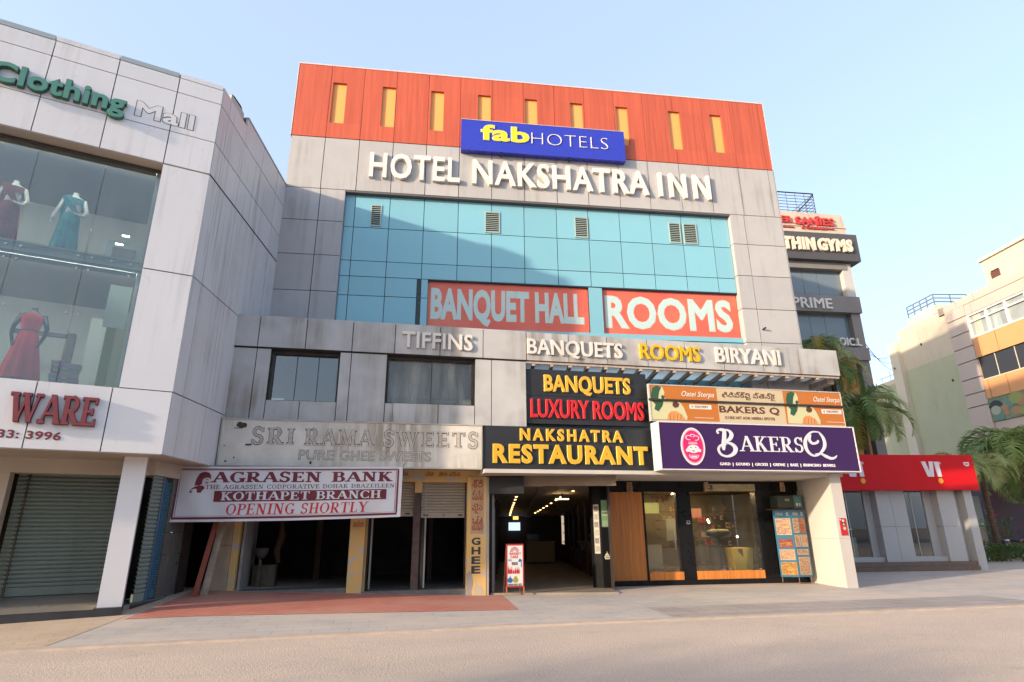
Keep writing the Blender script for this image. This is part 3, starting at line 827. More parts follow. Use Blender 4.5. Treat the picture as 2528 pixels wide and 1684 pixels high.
# window posters
posterm, n, b = _nodes('window_poster')
f = _ramp(n, _noise(n, .8, detail=4), .3, .7)
n.links.new(_mix(n, f, (.52, .085, .055), (.58, .13, .075)), b.inputs['Base Color']); b.inputs['Roughness'].default_value = .3
plet = pm('pale_blue_print', (.54, .70, .70), .3); prim = pm('cream_print', (.72, .60, .45), .4)
HQ = HU.off(-.27)
for (s0, s1, txt, lr, bold, sp_) in ((4.70, 9.94, 'BANQUET HALL', [F(1475, 965), G(605, 805), G(642, 1050), F(1475, 1240)], .036, .95), (10.405, 15.16, 'ROOMS', [G(795, 815), G(1805, 860), G(1832, 1105), G(805, 1085)], .03, 1.0)):
    mb = MB(); mb.box(HU, s0, s1, 7.66, 9.27, -.29, -.27)
    q = mb.build('window_poster', posterm, hotel)
    mb = MB()
    ls = sans_letters(txt, bold, sp_, 0, False); bb = capbox(_bb(ls), txt, bold); rl = sans_letters(txt, bold, sp_, 0, False, .012)
    lr = HQ.rect(lr)
    put(mb, ls[0], bb, HU, lr, -.268, -.264, 0); put(mb, rl[0], bb, HU, lr, -.269, -.267, 1)
    mb.build('printed_word', [plet, prim], q)
mb = MB(); mb.tube([HU.W(15.83, 7.93, 0), HU.W(15.86, 7.96, .13)], .03); mb.build('pipe_stub', black_metal, hotel)

# first floor standing forward
podium = hotel
fv = [-.3, .57, 1.75, 2.94, 4.06, 5.29, 6.49, 7.74, 9.0, 10.18, 11.45, 12.68, 13.95, 15.3, 16.6, 18.02]
mb = MB(); spans(PF, fv, 6.19, 7.05, -.04, 0, mb, .022)
mb.box(PF, -.3, 18.0, 6.2, 7.03, -.3, -.045, 1)
mb.box(PF, -.3, 7.72, 7.03, 7.06, -2.6, -.02, 0)
mb.box(PF, 17.98, 18.02, 6.19, 7.05, -1.9, -.042, 0)
mb.build('canopy_fascia', [panel_dirty, dark], podium)
mb = MB()
spans(PF, [-.3, .57, .92], 4.3, 6.17, -.10, -.05, mb)
spans(PF, [.92, 1.745, 2.65], 4.3, 4.82, -.10, -.05, mb)
spans(PF, [2.65, 2.94, 3.88], 4.3, 6.17, -.10, -.05, mb)
mb.box(PF, 3.89, 4.09, 4.31, 4.83, -.10, -.05)
spans(PF, [4.09, 5.29, 6.28], 4.3, 4.85, -.10, -.05, mb)
spans(PF, [6.28, 6.74, 7.73], 4.3, 6.17, -.10, -.05, mb)
for q in ((-.3, .92, 4.2, 6.19), (.92, 2.65, 4.2, 4.8), (2.65, 3.88, 4.2, 6.19), (3.88, 6.28, 4.2, 4.83), (6.28, 7.7, 4.2, 6.19)): mb.box(PF, *q, -.5, -.105, 1)
mb.box(PF, 7.70, 7.72, 3.2, 6.18, -2.2, -.06, 0)
mb.box(PF, -.3, 7.72, 6.17, 6.188, -.3, -.03, 1)
mb.build('first_floor_panels', [panel_dirty, dark], podium)
for (s0, s1, z0, z1, muls) in ((.92, 2.65, 4.81, 6.18, (1.55, 2.1)), (3.88, 6.28, 4.84, 6.18, (5.1,))):
    mb = MB()
    for q in ((s0, s0 + .06, z0, z1), (s1 - .05, s1, z0, z1), (s0 + .06, s1 - .05, z0, z0 + .04), (s0 + .06, s1 - .05, z1 - .08, z1)): mb.box(PF, *q, -.42, -.20)
    for a in muls: mb.box(PF, a - .007, a + .007, z0 + .04, z1 - .08, -.36, -.31)
    wf = mb.build('window_frame', dark_brown, podium)
    mb = MB(); mb.box(PF, s0 + .05, s1 - .04, z0 + .03, z1 - .07, -.345, -.335); mb.build('window_pane', glass('upper_window_glass' , (.45, .5, .48), boost=3.6 if len(muls) == 2 else 1.4, dirt=.0 if len(muls) == 2 else .22), wf)
    mb = MB(); mb.box(PF, s0, s1, z0 - .3, z1 + .1, -2.8, -2.7, 0); mb.box(PF, s0, s1, z1, z1 + .02, -2.7, -.5, 0); mb.box(PF, s0, s1, z0 - .02, z0, -2.7, -.5, 1); mb.build('room_wall', [pm('olive_room_wall', (.55, .55, .46), .8, noise=.2), darkroom], podium)
mb = MB(); mb.box(PF, 5.6, 5.9, 4.86, 4.96, -.6, -.5); mb.tube([PF.W(5.75, 4.86, -.9), PF.W(5.75, 4.95, -.9)], .16, 12); mb.build('window_clutter', pm('pale_clutter', (.6, .58, .5), .6), podium)
# glazed canopy behind the fascia
mb = MB()
for i in range(19):
    a = 7.95 + i * .545
    if a > 17.6: break
    p0, p1 = PF.W(a, 0, -.06), PF.W(a, 0, -2.15)
    back = Vector((p0.x + .26, p0.y + 2.1, 0))
    for q0, q1 in ((p0, back),):
        sd = Vector((.045, 0, 0))
        mb.hexa([(q0 - sd) + Vector((0, 0, 6.06)), (q0 + sd) + Vector((0, 0, 6.06)), (q1 + sd) + Vector((0, 0, 6.06)), (q1 - sd) + Vector((0, 0, 6.06)),
                 (q0 - sd) + Vector((0, 0, 6.175)), (q0 + sd) + Vector((0, 0, 6.17)), (q1 + sd) + Vector((0, 0, 6.17)), (q1 - sd) + Vector((0, 0, 6.17))])
mb.box(PF, 7.72, 18.0, 6.12, 6.185, -.12, -.05)
mb.box(PF, 17.75, 18.0, 6.0, 6.2, -2.3, -.31)
mb.build('canopy_beam', pm('brown_grey_beam', (.58, .47, .39), .7, noise=.4, nscale=6), podium)
mb = MB(); mb.box(PF, 7.72, 17.9, 6.178, 6.188, -2.6, -.06); 
cgm, n, b = _nodes('canopy_glass'); b.inputs['Base Color'].default_value = (.5, .6, .62, 1); b.inputs['Roughness'].default_value = .2
tr = n.nodes.new('ShaderNodeBsdfTranslucent'); tr.inputs[0].default_value = (.97, 1, 1, 1); mx = n.nodes.new('ShaderNodeMixShader'); mx.inputs[0].default_value = .9
n.links.new(b.outputs[0], mx.inputs[1]); n.links.new(tr.outputs[0], mx.inputs[2]); n.links.new(mx.outputs[0], n.nodes['Material Output'].inputs[0])
mb.build('canopy_glass', cgm, podium)
mb = MB()
for i in range(7): mb.box(PF, 8.2 + i * 1.2, 8.24 + i * 1.2, 5.55, 5.6, -1.6, -.5); mb.tube([PF.W(11.7 + i * .85, 5.98, -1.0), PF.W(11.9 + i * .85, 5.6, -1.0), PF.W(12.25 + i * .85, 5.62, -1.05), PF.W(12.3 + i * .85, 5.98, -1.0)], .016, 5)
mb.build('canopy_bracing', dark_brown, podium)
mb = MB(); mb.box(UX, 2.4, 13.0, 3.0, 6.3, -18.5, -18.3); mb.build('canopy_back_wall', pm('pale_back_wall', (.66, .62, .57), .7, noise=.15), podium)
mb = MB()
mb.box(PF, 6.5, 17.2, 3.03, 3.13, -2.9, .30)
mb.build('entrance_soffit', pm('white_soffit', (.62, .57, .51), .6, noise=.15), podium)

# ------------------------------------------------------------ signs on the hotel
creamlet = pm('cream_white_letter', (.84, .80, .73), .35, .4, streak=.3)
creamside = pm('cream_letter_side', (.52, .44, .34), .5)
HP = HU
a = [HU.pt(q, .12) for q in (D(765, 955), E(1645, 855), E(1660, 1040), D(752, 1152), D(1130, 970), E(1240, 830))]
t = thing('hotel_name_sign', 'large white raised letters reading HOTEL NAKSHATRA INN across the grey band', 'sign', HU.W(8, 12.5, 0))
hz = (12.72, 13.68)
for wtxt, l0, r0_ in (('HOTEL', D(755, 1000), D(1552, 1100)), ('NAKSHATRA', D(1665, 1100), E(1162, 920)), ('INN', E(1243, 920), E(1662, 950))):
    s0 = HU.pt(l0, .22)[0]; s1 = HU.pt(r0_, .22)[0]
    letter_sign(HU, (s0, s1, hz[0], hz[1]), wtxt, creamlet, t, .01, .13, bold=.020, space=1.32 if wtxt == 'INN' else 1.06)
# blue board
t = thing('blue_hotel_board', 'blue board with yellow and white lettering on the orange band', 'sign', HU.W(8.5, 13.9, .3))
mb = MB(); mb.box(HU, 5.62, 11.42, 13.95, 15.17, .02, .24, 0)
mb.box(HU, 5.62, 11.42, 15.17, 15.19, .02, .25, 1)
mb.build('board', [pm('blue_board', (.028, .045, .50), .28, .5), pm('silver_trim', (.5, .5, .55), .4)], t)
fy = pm('yellow_sign_letter', (.86, .72, .03), .4); fw = pm('white_sign_letter', (.85, .83, .85), .4)
def brect(fr, d, p4): return fr.rect(p4, d)
letter_sign(HU, (6.30, 7.98, 14.37, 15.0), 'fab', fy, t, .242, .28, bold=.026, rim=pm('white_rim', (.85, .85, .7), .4), rimw=.010)
letter_sign(HU, (8.06, 10.80, 14.37, 14.83), 'HOTELS', fw, t, .242, .27, bold=-.028, space=1.05)
mb = MB(); mb.box(HU, 6.98, 7.04, 13.88, 13.95, .05, .2); mb.box(HU, 9.38, 9.44, 13.88, 13.95, .05, .2); mb.build('bracket', black_metal, t)
whiteletter = pm('white_letter', (.74, .70, .65), .4, streak=.4)
yellowsolid = pm('yellow_letter_solid', (.74, .46, .01), .4)
for wtxt, p4, mt, lab in (('TIFFINS', [H(1510, 175), H(2053, 200), H(2053, 325), H(1520, 298)], whiteletter, 'white raised letters reading TIFFINS, leftmost word on the long fascia'),
                     ('BANQUETS', [G(172, 1157), G(940, 1200), G(940, 1320), G(172, 1285)], whiteletter, 'white raised letters reading BANQUETS on the long grey fascia'),
                     ('ROOMS', [G(1082, 1205), G(1568, 1222), G(1568, 1345), G(1085, 1330)], yellowsolid, 'yellow raised letters reading ROOMS on the long grey fascia'),
                     ('BIRYANI', [G(1692, 1230), G(2215, 1255), G(2215, 1375), G(1700, 1352)], whiteletter, 'white raised letters reading BIRYANI, rightmost word on the fascia')):
    rc = PF.rect(p4, .09)
    t = thing('word_sign', lab, 'sign', PF.W((rc[0] + rc[1]) / 2, rc[2], 0), 'raised words along the first floor fascia')
    letter_sign(PF, rc, wtxt, mt, t, .003, .07, bold=.018)
# sweets sign
rc = PF.rect([H(160, 843), H(2125, 900), H(2120, 1215), H(110, 1198)], .12)
t = thing('sweets_shop_board', 'weathered cream board with ghost letters reading SRI RAMA SWEETS', 'sign', PF.W(3.2, rc[2], 0))
aged = pm('weathered_cream_board', (.76, .72, .65), .7, streak=.7, noise=.25, nscale=1.3, srange=(.4, .6), smap=(6, 6, .4), sc_col=(.24, .17, .11))
mb = MB(); mb.box(PF, *rc, -.05, .12)
for q in ((rc[0] - .03, rc[1], rc[3], rc[3] + .035), (rc[0] - .03, rc[1], rc[2] - .03, rc[2]), (rc[0] - .03, rc[0], rc[2], rc[3]), (rc[1] - .03, rc[1], rc[2], rc[3])): mb.box(PF, *q, -.05, .14, 1)
mb.build('board', [aged, pm('pale_metal_trim', (.52, .47, .40), .5, noise=.3, nscale=4)], t)
ghost = pm('ghost_letter', (.60, .54, .47), .75, noise=.35, nscale=14); gout = pm('ghost_outline', (.10, .07, .05), .8)
for wtxt, l0, r0_ in (('SRI', H(378, 970), H(698, 980)), ('RAMA', H(775, 980), H(1305, 990)), ('SWEETS', H(1378, 990), H(2088, 1010))):
    s0, z_ = PF.pt(l0, .12); s1, _ = PF.pt(r0_, .12)
    letter_sign(PF, (s0, s1, 3.66, 4.10), wtxt, ghost, t, .121, .131, style='serif', T=.19, t=.085, wsp=.16, rim=gout, rimw=.026)
for wtxt, l0, r0_ in (('PURE', H(730, 1120), H(993, 1130)), ('GHEE', H(1043, 1130), H(1302, 1130)), ('SWEETS', H(1348, 1130), H(1733, 1140))):
    s0, z_ = PF.pt(l0, .12); s1, _ = PF.pt(r0_, .12)
    letter_sign(PF, (s0, s1, 3.31, 3.55), wtxt, ghost, t, .121, .129, bold=.012, rim=gout, rimw=.02)
mb = MB()
for (cx, cz, r_) in ((.43, 4.14, .09), (.53, 4.13, .085), (.48, 4.09, .05)):
    mb.prism(PF, [(cx + r_ * (1 + .25 * random.uniform(-1, 1)) * math.cos(i * .6), cz + r_ * .8 * (1 + .25 * random.uniform(-1, 1)) * math.sin(i * .6)) for i in range(10)], .12, .124 + random.random() * .002)
mb.box(PF, .30, .50, 4.045, 4.06, .12, .123); mb.box(PF, .62, .75, 3.64, 3.67, .12, .15); mb.disc(PF, .14, 3.62, .015, .015, .12, .124, n=8); mb.disc(PF, .21, 3.25, .025, .025, .12, .124, n=8); mb.disc(PF, 2.17, 3.24, .03, .04, .12, .124, n=8); mb.disc(PF, .39, 3.34, .02, .02, .12, .124, n=8)
mb.build('rust_patch', pm('rust_brown', (.07, .045, .03), .9), t)
# black boards
rc1 = PF.rect([J(455, 120), J(1585, 165), J(1612, 660), J(460, 635)], -.12)
t = thing('banquets_board', 'black board with yellow BANQUETS over red LUXURY ROOMS', 'sign', PF.W(9.6, rc1[2], -.12))
mb = MB(); mb.box(PF, rc1[0], rc1[1], (rc1[2] + rc1[3]) / 2 + .02, rc1[3], -.30, -.12); mb.box(PF, rc1[0], rc1[1], rc1[2], (rc1[2] + rc1[3]) / 2 + .012, -.30, -.123)
mb.build('board', black_board, t)
letter_sign(PF, PF.rect([J(630, 172), J(1440, 205), J(1440, 355), J(628, 330)], -.05), 'BANQUETS', yel_letter, t, -.118, -.05, bold=.018, rim=yel_rim, rimw=.012)
redl = pm('red_letter', (.62, .008, .012), .3, .5); redr = pm('red_letter_rim', (.78, .10, .10), .4)
letter_sign(PF, PF.rect([J(500, 400), J(1565, 435), J(1572, 603), J(503, 575)], -.05), 'LUXURY ROOMS', redl, t, -.118, -.05, bold=.012, rim=redr, rimw=.012, space=.95)
rc2 = PF.rect([J(48, 655), J(1635, 690), J(1652, 1085), J(45, 1055)], .10)
t = thing('restaurant_board', 'black board with yellow letters reading NAKSHATRA RESTAURANT above the passage', 'sign', PF.W(9, rc2[2], .1))
mb = MB(); mb.box(PF, rc2[0] + .01, rc2[1], rc2[2], rc2[3], -.35, .10); mb.box(PF, rc2[1] + .002, rc2[1] + .16, rc2[2], rc2[3], -.35, .02, 1)
mb.build('board', [black_board, pm('brown_side_panel', (.16, .10, .07), .5)], t)
letter_sign(PF, PF.rect([J(402, 678), J(1368, 702), J(1370, 815), J(400, 790)], .16), 'NAKSHATRA', yel_letter, t, .102, .16, bold=.028, rim=yel_rim, rimw=.012, space=1.35)
letter_sign(PF, PF.rect([J(145, 822), J(1610, 855), J(1605, 1030), J(145, 1000)], .16), 'RESTAURANT', yel_letter, t, .102, .16, bold=.032, rim=yel_rim, rimw=.012, space=1.12)
# orange banner over the bakery
PB = PF.off(.22)
rc3 = PB.rect([M(135, 205), M(1975, 270), M(2020, 585), M(150, 545)])
t = thing('orange_food_banner', 'orange and cream bakery banner in a thin frame below the canopy', 'sign', PB.W((rc3[0] + rc3[1]) / 2, rc3[2]))
w3 = rc3[1] - rc3[0]; h3 = rc3[3] - rc3[2]
orangeb = pm('orange_banner', (.54, .17, .024), .45); creamb = pm('cream_banner', (.62, .50, .32), .45)
mb = MB(); u = lambda x: rc3[0] + w3 * x
v = lambda y: rc3[2] + h3 * y
mb.box(PB, u(0), u(.335), v(0), v(1), -.06, 0, 0); mb.box(PB, u(.335), u(.683), v(0), v(1), -.06, 0, 1); mb.box(PB, u(.683), u(1), v(0), v(1), -.06, 0, 0)
mb.build('banner_sheet', [orangeb, creamb], t)
mb = MB()
for q in ((u(0) - .04, u(1) + .02, v(1), v(1) + .03), (u(0) - .04, u(1) + .02, v(0) - .03, v(0)), (u(0) - .04, u(0), v(0), v(1)), (u(1), u(1) + .02, v(0), v(1))): mb.box(PB, *q, -.08, .012)
mb.box(PB, u(-.01), u(1.005), v(.545), v(.60), .012, .05, 1)
mb.build('frame', [pm('pale_aluminium', (.55, .52, .48), .4), dark_brown], t)
skin = pm('print_cream_green', (.62, .60, .34), .5); dgreen = pm('print_dark_green', (.03, .10, .045), .5); pfood = pm('print_orange_food', (.72, .30, .10), .5); pbrown = pm('print_brown', (.12, .04, .02), .5)
for x0 in (.0, .692):
    mb = MB(); q = lambda a, c: (u(x0 + a * .175), v(c))
    mb.prism(PB, [q(.0, .02), q(.98, .02), q(1.0, .12), q(.93, .35), q(.85, .50), q(.72, .58), q(.5, .56), q(.38, .66), q(.41, .80), q(.36, .95), q(.22, .98), q(.1, .80), q(.02, .5)], 0, .003, 0)
    mb.prism(PB, [q(.03, .55), q(.02, .72), q(.08, .92), q(.2, 1.0 - .015), q(.33, .95), q(.26, .80), q(.22, .62), q(.36, .52), q(.32, .40), q(.2, .24), q(.09, .3), q(.13, .44)], .003, .005, 1)
    mb.disc(PB, u(x0 + .35 * .175), v(.66), .05, .06, .005, .0065, 1, 12)
    mb.prism(PB, [q(.42, .02), q(.46, .18), q(.56, .27), q(.70, .27), q(.86, .16), q(.95, .02)], .003, .0055, 2)
    mb.prism(PB, [q(.6, .42), q(.62, .52), q(.72, .55), q(.80, .47), q(.76, .38), q(.66, .36)], .003, .0056, 3)
    for k_ in range(4): mb.prism(PB, [q(.5 + k_ * .1, .03), q(.52 + k_ * .1, .2), q(.53 + k_ * .1, .2), q(.512 + k_ * .1, .03)], .0055, .0065, 3)
    mb.build('printed_picture', [skin, dgreen, pfood, pbrown], t)
    mb = MB()
    for txt, r_, mt in (('Oatei Sterpa', (u(x0 + .155), u(x0 + (.32 if x0 < .1 else .3)), v(.66), v(.86)), 0), ('6  DELIVERY', (u(x0 + .2), u(x0 + .285), v(.385), v(.45)), 1)):
        ls = sans_letters(txt, .006, 1, .35 if mt == 0 else 0, False); put(mb, ls[0], _bb(ls), PB, r_, .004, .008, mt)
    mb.box(PB, u(x0 + .19), u(x0 + .30), v(.35), v(.48), 0, .004, 0)
    mb.box(PB, u(x0 + .21), u(x0 + .305), v(.095), v(.107), 0, .003, 0)
    mb.build('printed_words', [pm('white_print', (.80, .74, .66), .5), pbrown], t)
mb = MB()
for txt, p4, bd in (('BAKERS Q', [M(808, 392), M(1390, 425), M(1390, 495), M(805, 478)], .028), ('G1IRE NIT ADR NEIRIU SPDTIS', [M(862, 500), M(1345, 515), M(1345, 542), M(862, 528)], .02), ('ఖిదిప్క్షై ప్తెన్కై', [M(832, 262), M(1345, 280), M(1345, 360), M(830, 330)], .02)):
    ls = sans_letters(txt, bd, 1, 0, False); put(mb, ls[0], _bb(ls), PB, PB.rect(p4), .001, .005)
mb.build('printed_words', pbrown, t)
# purple bakery board
PP = PF.off(.78)
rc4 = PP.rect([M(215, 560), M(2115, 595), M(2170, 1045), M(240, 1018)])
t = thing('purple_bakery_board', 'large purple light box with white lettering and oval pink emblem over the bakery', 'sign', PP.W((rc4[0] + rc4[1]) / 2, rc4[2], -.2))
mb = MB(); mb.box(PP, rc4[0] + .03, rc4[1] - .03, rc4[2] + .03, rc4[3] - .03, -.3, -.005)
mb.build('board', pm('purple_face', (.05, .018, .098), .5, .2), t)
mb = MB()
for q in ((rc4[0], rc4[1], rc4[3] - .03, rc4[3]), (rc4[0], rc4[1], rc4[2], rc4[2] + .03), (rc4[0], rc4[0] + .03, rc4[2] + .03, rc4[3] - .03), (rc4[1] - .03, rc4[1], rc4[2] + .03, rc4[3] - .03)): mb.box(PP, *q, -.02, .012)
mb.box(PP, rc4[0], rc4[0] + .02, rc4[2], rc4[3], -.45, -.021, 1); mb.box(PP, rc4[0] + .02, rc4[1], rc4[3] - .02, rc4[3] - .002, -.45, -.021); mb.box(PP, rc4[0] + .02, rc4[1], rc4[2] + .002, rc4[2] + .02, -.45, -.021); mb.box(PP, rc4[1] - .02, rc4[1], rc4[2] + .021, rc4[3] - .021, -.45, -.021)
mb.build('frame', [pm('white_box_frame', (.74, .70, .68), .35), pm('pale_cyan_side', (.50, .66, .66), .35)], t)
W1 = lambda q: PP.pt(q, 0)
lav = pm('pale_lavender_letter', (.70, .72, .78), .35)
mb = MB()
def sput(txt, p4, T, t_, wsp=.06):
    ls = serif_letters(txt, T, t_, wsp); bb = _bb(ls); rc = PP.rect(p4)
    for l_ in ls: put(mb, l_, bb, PP, rc, -.004, .012)
sput('AKERS', [M(1000, 690), M(1615, 705), M(1615, 855), M(1000, 840)], .17, .06)
# ornamental B and Q drawn as swelling strokes
def brush(pts, ws):
    """one swelling stroke in sign space: pts in photo zoom M, ws widths in metres"""
    P2 = [PP.pt(M(*q)) for q in pts]
    # catmull-rom
    cv = []; cw = []
    for i in range(len(P2) - 1):
        p0, p1, p2, p3 = P2[max(i - 1, 0)], P2[i], P2[i + 1], P2[min(i + 2, len(P2) - 1)]
        for j in range(6):
            u_ = j / 6
            cv.append(tuple(.5 * ((2 * p1[k]) + (-p0[k] + p2[k]) * u_ + (2 * p0[k] - 5 * p1[k] + 4 * p2[k] - p3[k]) * u_ ** 2 + (-p0[k] + 3 * p1[k] - 3 * p2[k] + p3[k]) * u_ ** 3) for k in (0, 1)))
            cw.append(ws[i] + (ws[i + 1] - ws[i]) * u_)
    cv.append(P2[-1]); cw.append(ws[-1])
    po = []
    for i in range(len(cv)):
        a_, b_ = cv[max(i - 1, 0)], cv[min(i + 1, len(cv) - 1)]
        dx, dy = b_[0] - a_[0], b_[1] - a_[1]; l_ = math.hypot(dx, dy) or 1
        po.append(((cv[i][0] - dy / l_ * cw[i] / 2, cv[i][1] + dx / l_ * cw[i] / 2), (cv[i][0] + dy / l_ * cw[i] / 2, cv[i][1] - dx / l_ * cw[i] / 2)))
    polys = []
    for q0, q1 in zip(po[:-1], po[1:]):
        pl = [q0[0], q0[1], q1[1], q1[0]]
        ar = sum(pl[j][0] * pl[(j + 1) % 4][1] - pl[(j + 1) % 4][0] * pl[j][1] for j in range(4))
        polys.append(pl if ar > 0 else pl[::-1])
    return polys
def stroke_letter(strokes, d0=-.004, d1=.012):
    pl = []
    for s_ in strokes: pl += brush(*s_)
    v_, f_ = _union(pl)
    bb = (0, 1, 0, 1)
    put(mb, (v_, f_), bb, PP, (0, 1, 0, 1), d0, d1)
stroke_letter([([(800, 668), (785, 650), (800, 632), (850, 640), (855, 700), (850, 760), (848, 800), (852, 830)], [.05, .05, .06, .10, .12, .12, .11, .05]),
               ([(835, 632), (895, 640), (925, 680), (905, 725), (850, 752)], [.03, .06, .12, .10, .03]),
               ([(850, 752), (925, 770), (965, 815), (945, 865), (885, 890), (825, 870), (800, 820), (825, 780), (880, 775)], [.03, .08, .13, .10, .06, .06, .07, .05, .02])])
stroke_letter([([(1770, 655), (1700, 655), (1650, 710), (1640, 780), (1670, 850), (1730, 885), (1790, 855), (1828, 790), (1815, 715), (1770, 655)], [.03, .05, .09, .11, .08, .05, .06, .10, .09, .03]),
               ([(1690, 680), (1680, 730), (1710, 765), (1755, 755), (1765, 735)], [.04, .09, .07, .07, .05]),
               ([(1735, 868), (1790, 865), (1840, 890), (1890, 910), (1930, 900), (1945, 880)], [.02, .05, .09, .08, .05, .01])])
mb.build('lettering', lav, t)
mb = MB()
ls = sans_letters('GAKD  |  GOUND  |  GRCKEI  |  GRDNE  |  BAEE  |  BRIINCINO  BDWKS', .02, 1, 0, False); put(mb, ls[0], _bb(ls), PP, PP.rect([M(815, 948), M(1930, 965), M(1930, 1000), M(815, 985)]), -.004, .008)
mb.build('small_lettering', fw, t)
mb = MB(); ec, ez = PP.pt(M(552, 792)); er = PP.pt(M(668, 795))[0] - ec; eh = PP.pt(M(540, 612))[1] - ez
pink = pm('pink_emblem', (.66, .015, .16), .4); ew = pm('white_emblem', (.80, .74, .76), .4)
mb.disc(PP, ec, ez, er, eh, -.004, .008, 1, 40); mb.disc(PP, ec, ez, er * .87, eh * .89, .008, .010, 0, 40)
mb.disc(PP, ec, ez, er * .84, eh * .865, .010, .0105, 1, 40); mb.disc(PP, ec, ez, er * .825, eh * .85, .0105, .011, 0, 40)
mb.disc(PP, ec, ez - eh * .14, er * .50, eh * .22, .011, .013, 1, 24)
for sx in (-1, 1):
    mb.disc(PP, ec + sx * er * .50, ez - eh * .22, er * .14, eh * .09, .011, .0125, 1, 14)
    mb.disc(PP, ec + sx * er * .2, ez - eh * .06, er * .07, eh * .035, .013, .014, 2, 10)
    mb.disc(PP, ec + sx * er * .05, ez - eh * .25, er * .055, eh * .03, .013, .014, 3, 10)
for k_ in range(12):   # chef hat outline and collar
    a0 = 180 * k_ / 12
    for (cx, cz, rx, rz_, st, en) in ((-.28, .46, .26, .12, 20, 290), (.02, .52, .22, .12, 10, 170), (.30, .44, .24, .12, -110, 160)):
        aa, bb_ = R(st + (en - st) * k_ / 12), R(st + (en - st) * (k_ + 1) / 12)
        q = lambda an, e_: (ec + er * (cx + (rx + e_) * math.cos(an)), ez + eh * (cz + (rz_ + e_ * .6) * math.sin(an)))
        mb.prism(PP, [q(aa, -.03), q(bb_, -.03), q(bb_, .03), q(aa, .03)], .011, .0122, 1)
mb.box(PP, ec - er * .38, ec + er * .38, ez + eh * .12, ez + eh * .15, .011, .0125, 1); mb.box(PP, ec - er * .34, ec + er * .34, ez + eh * .20, ez + eh * .225, .011, .0125, 1)
mb.disc(PP, ec, ez - eh * .46, er * .42, eh * .22, .011, .0115, 1, 20, 180, 360); mb.disc(PP, ec, ez - eh * .48, er * .36, eh * .17, .0115, .012, 0, 20, 180, 360); mb.box(PP, ec - er * .25, ec + er * .25, ez - eh * .60, ez - eh * .52, .012, .0125, 1)
mb.build('emblem', [pink, ew, pm('teal_dot', (.1, .35, .33), .5), pm('dark_red_dot', (.12, .0, .03), .5)], t)
# ------------------------------------------------------------ shops under the sweets sign
SH = PF.off(-.7)
peel, n, b = _nodes('peeling_yellow_plaster')
f = _ramp(n, _noise(n, 2.6, detail=8, rough=.62), .56, .60)
f2 = _ramp(n, _noise(n, 6, (1, 1, .6), detail=6), .40, .7)
c1 = _mix(n, f2, (.60, .36, .11), (.50, .36, .17))
n.links.new(_mix(n, f, c1, (.40, .36, .31)), b.inputs['Base Color']); b.inputs['Roughness'].default_value = .85
marble = pm('beige_marble', (.56, .43, .31), .35, .4, noise=.25, nscale=3, streak=.4)
whitewall = pm('dirty_white_wall', (.42, .41, .38), .8, noise=.35, nscale=1.5)
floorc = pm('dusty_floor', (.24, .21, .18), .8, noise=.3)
shops = thing('empty_shops', 'row of emptied shop bays with yellow plaster posts under the sweets sign', 'shop', SH.W(3, .1, 0))
def gz(s): return ghome(s, -.7)
# bays: (s0, s1)
mb = MB()
mb.box(SH, .42, 3.19, -.05, gz(1.8) + .05, -.5, -.02); mb.box(SH, 3.57, 6.20, -.05, gz(4.8) + .09, -.5, -.02)
mb.build('step', greygran, shops)
mb = MB()
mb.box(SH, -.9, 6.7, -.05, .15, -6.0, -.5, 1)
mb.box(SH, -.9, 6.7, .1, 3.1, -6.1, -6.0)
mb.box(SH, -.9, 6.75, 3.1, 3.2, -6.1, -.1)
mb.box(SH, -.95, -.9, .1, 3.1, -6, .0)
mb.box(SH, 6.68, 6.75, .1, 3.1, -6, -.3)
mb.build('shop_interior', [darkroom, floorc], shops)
for q in ((.60, .66, .2, 2.9, -1.8, -.25), (3.72, 3.76, .2, 3.0, -1.9, -.2), (5.10, 5.14, .2, 3.0, -2.4, -.2)):
    mb = MB(); mb.box(SH, *q); mb.build('partition_wall', whitewall, shops)
mb = MB(); mb.box(SH, 2.0, 2.18, .15, 3.1, -4.2, -4.0); mb.box(SH, 5.42, 5.56, .15, 3.1, -3.2, -3.05); mb.build('inner_post', pm('brown_post', (.22, .16, .11), .8, noise=.3), shops)
mb = MB(); mb.box(SH, .02, .40, gz(0) - .1, 1.3, -.5, -.05); mb.box(SH, .02, .40, 1.31, 1.9, -.5, -.05); mb.box(SH, .02, .40, 1.91, 3.1, -.5, -.05)
mb.build('marble_pier', marble, shops)
mb = MB(); mb.box(SH, .405, .565, .1, 3.1, -.45, -.08); mb.build('yellow_post', peel, shops)
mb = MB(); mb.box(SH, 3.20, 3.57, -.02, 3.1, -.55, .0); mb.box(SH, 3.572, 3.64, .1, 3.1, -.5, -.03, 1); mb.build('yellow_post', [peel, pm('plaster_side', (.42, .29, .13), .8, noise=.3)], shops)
mb = MB(); mb.box(SH, 4.79, 4.97, .15, 2.58, -.35, -.12); mb.build('wooden_post', pm('grey_brown_wood', (.13, .085, .07), .7, noise=.5, nscale=8), shops)
mb = MB(); mb.box(SH, 4.80, 4.99, 2.585, 2.86, -.3, -.06); mb.build('post_head', peel, shops)
mb = MB(); mb.box(SH, .4, 6.72, 2.86, 3.18, -.35, -.04); mb.build('lintel', peel, shops)
mb = MB(); mb.box(SH, 6.205, 6.72, -.05, 3.0, -.55, .02); mb.box(SH, 6.722, 6.80, -.05, 3.0, -.5, .01, 1)
pier = mb.build('ghee_pier', [peel, pm('pale_edge', (.52, .46, .38), .7, noise=.2)], shops)
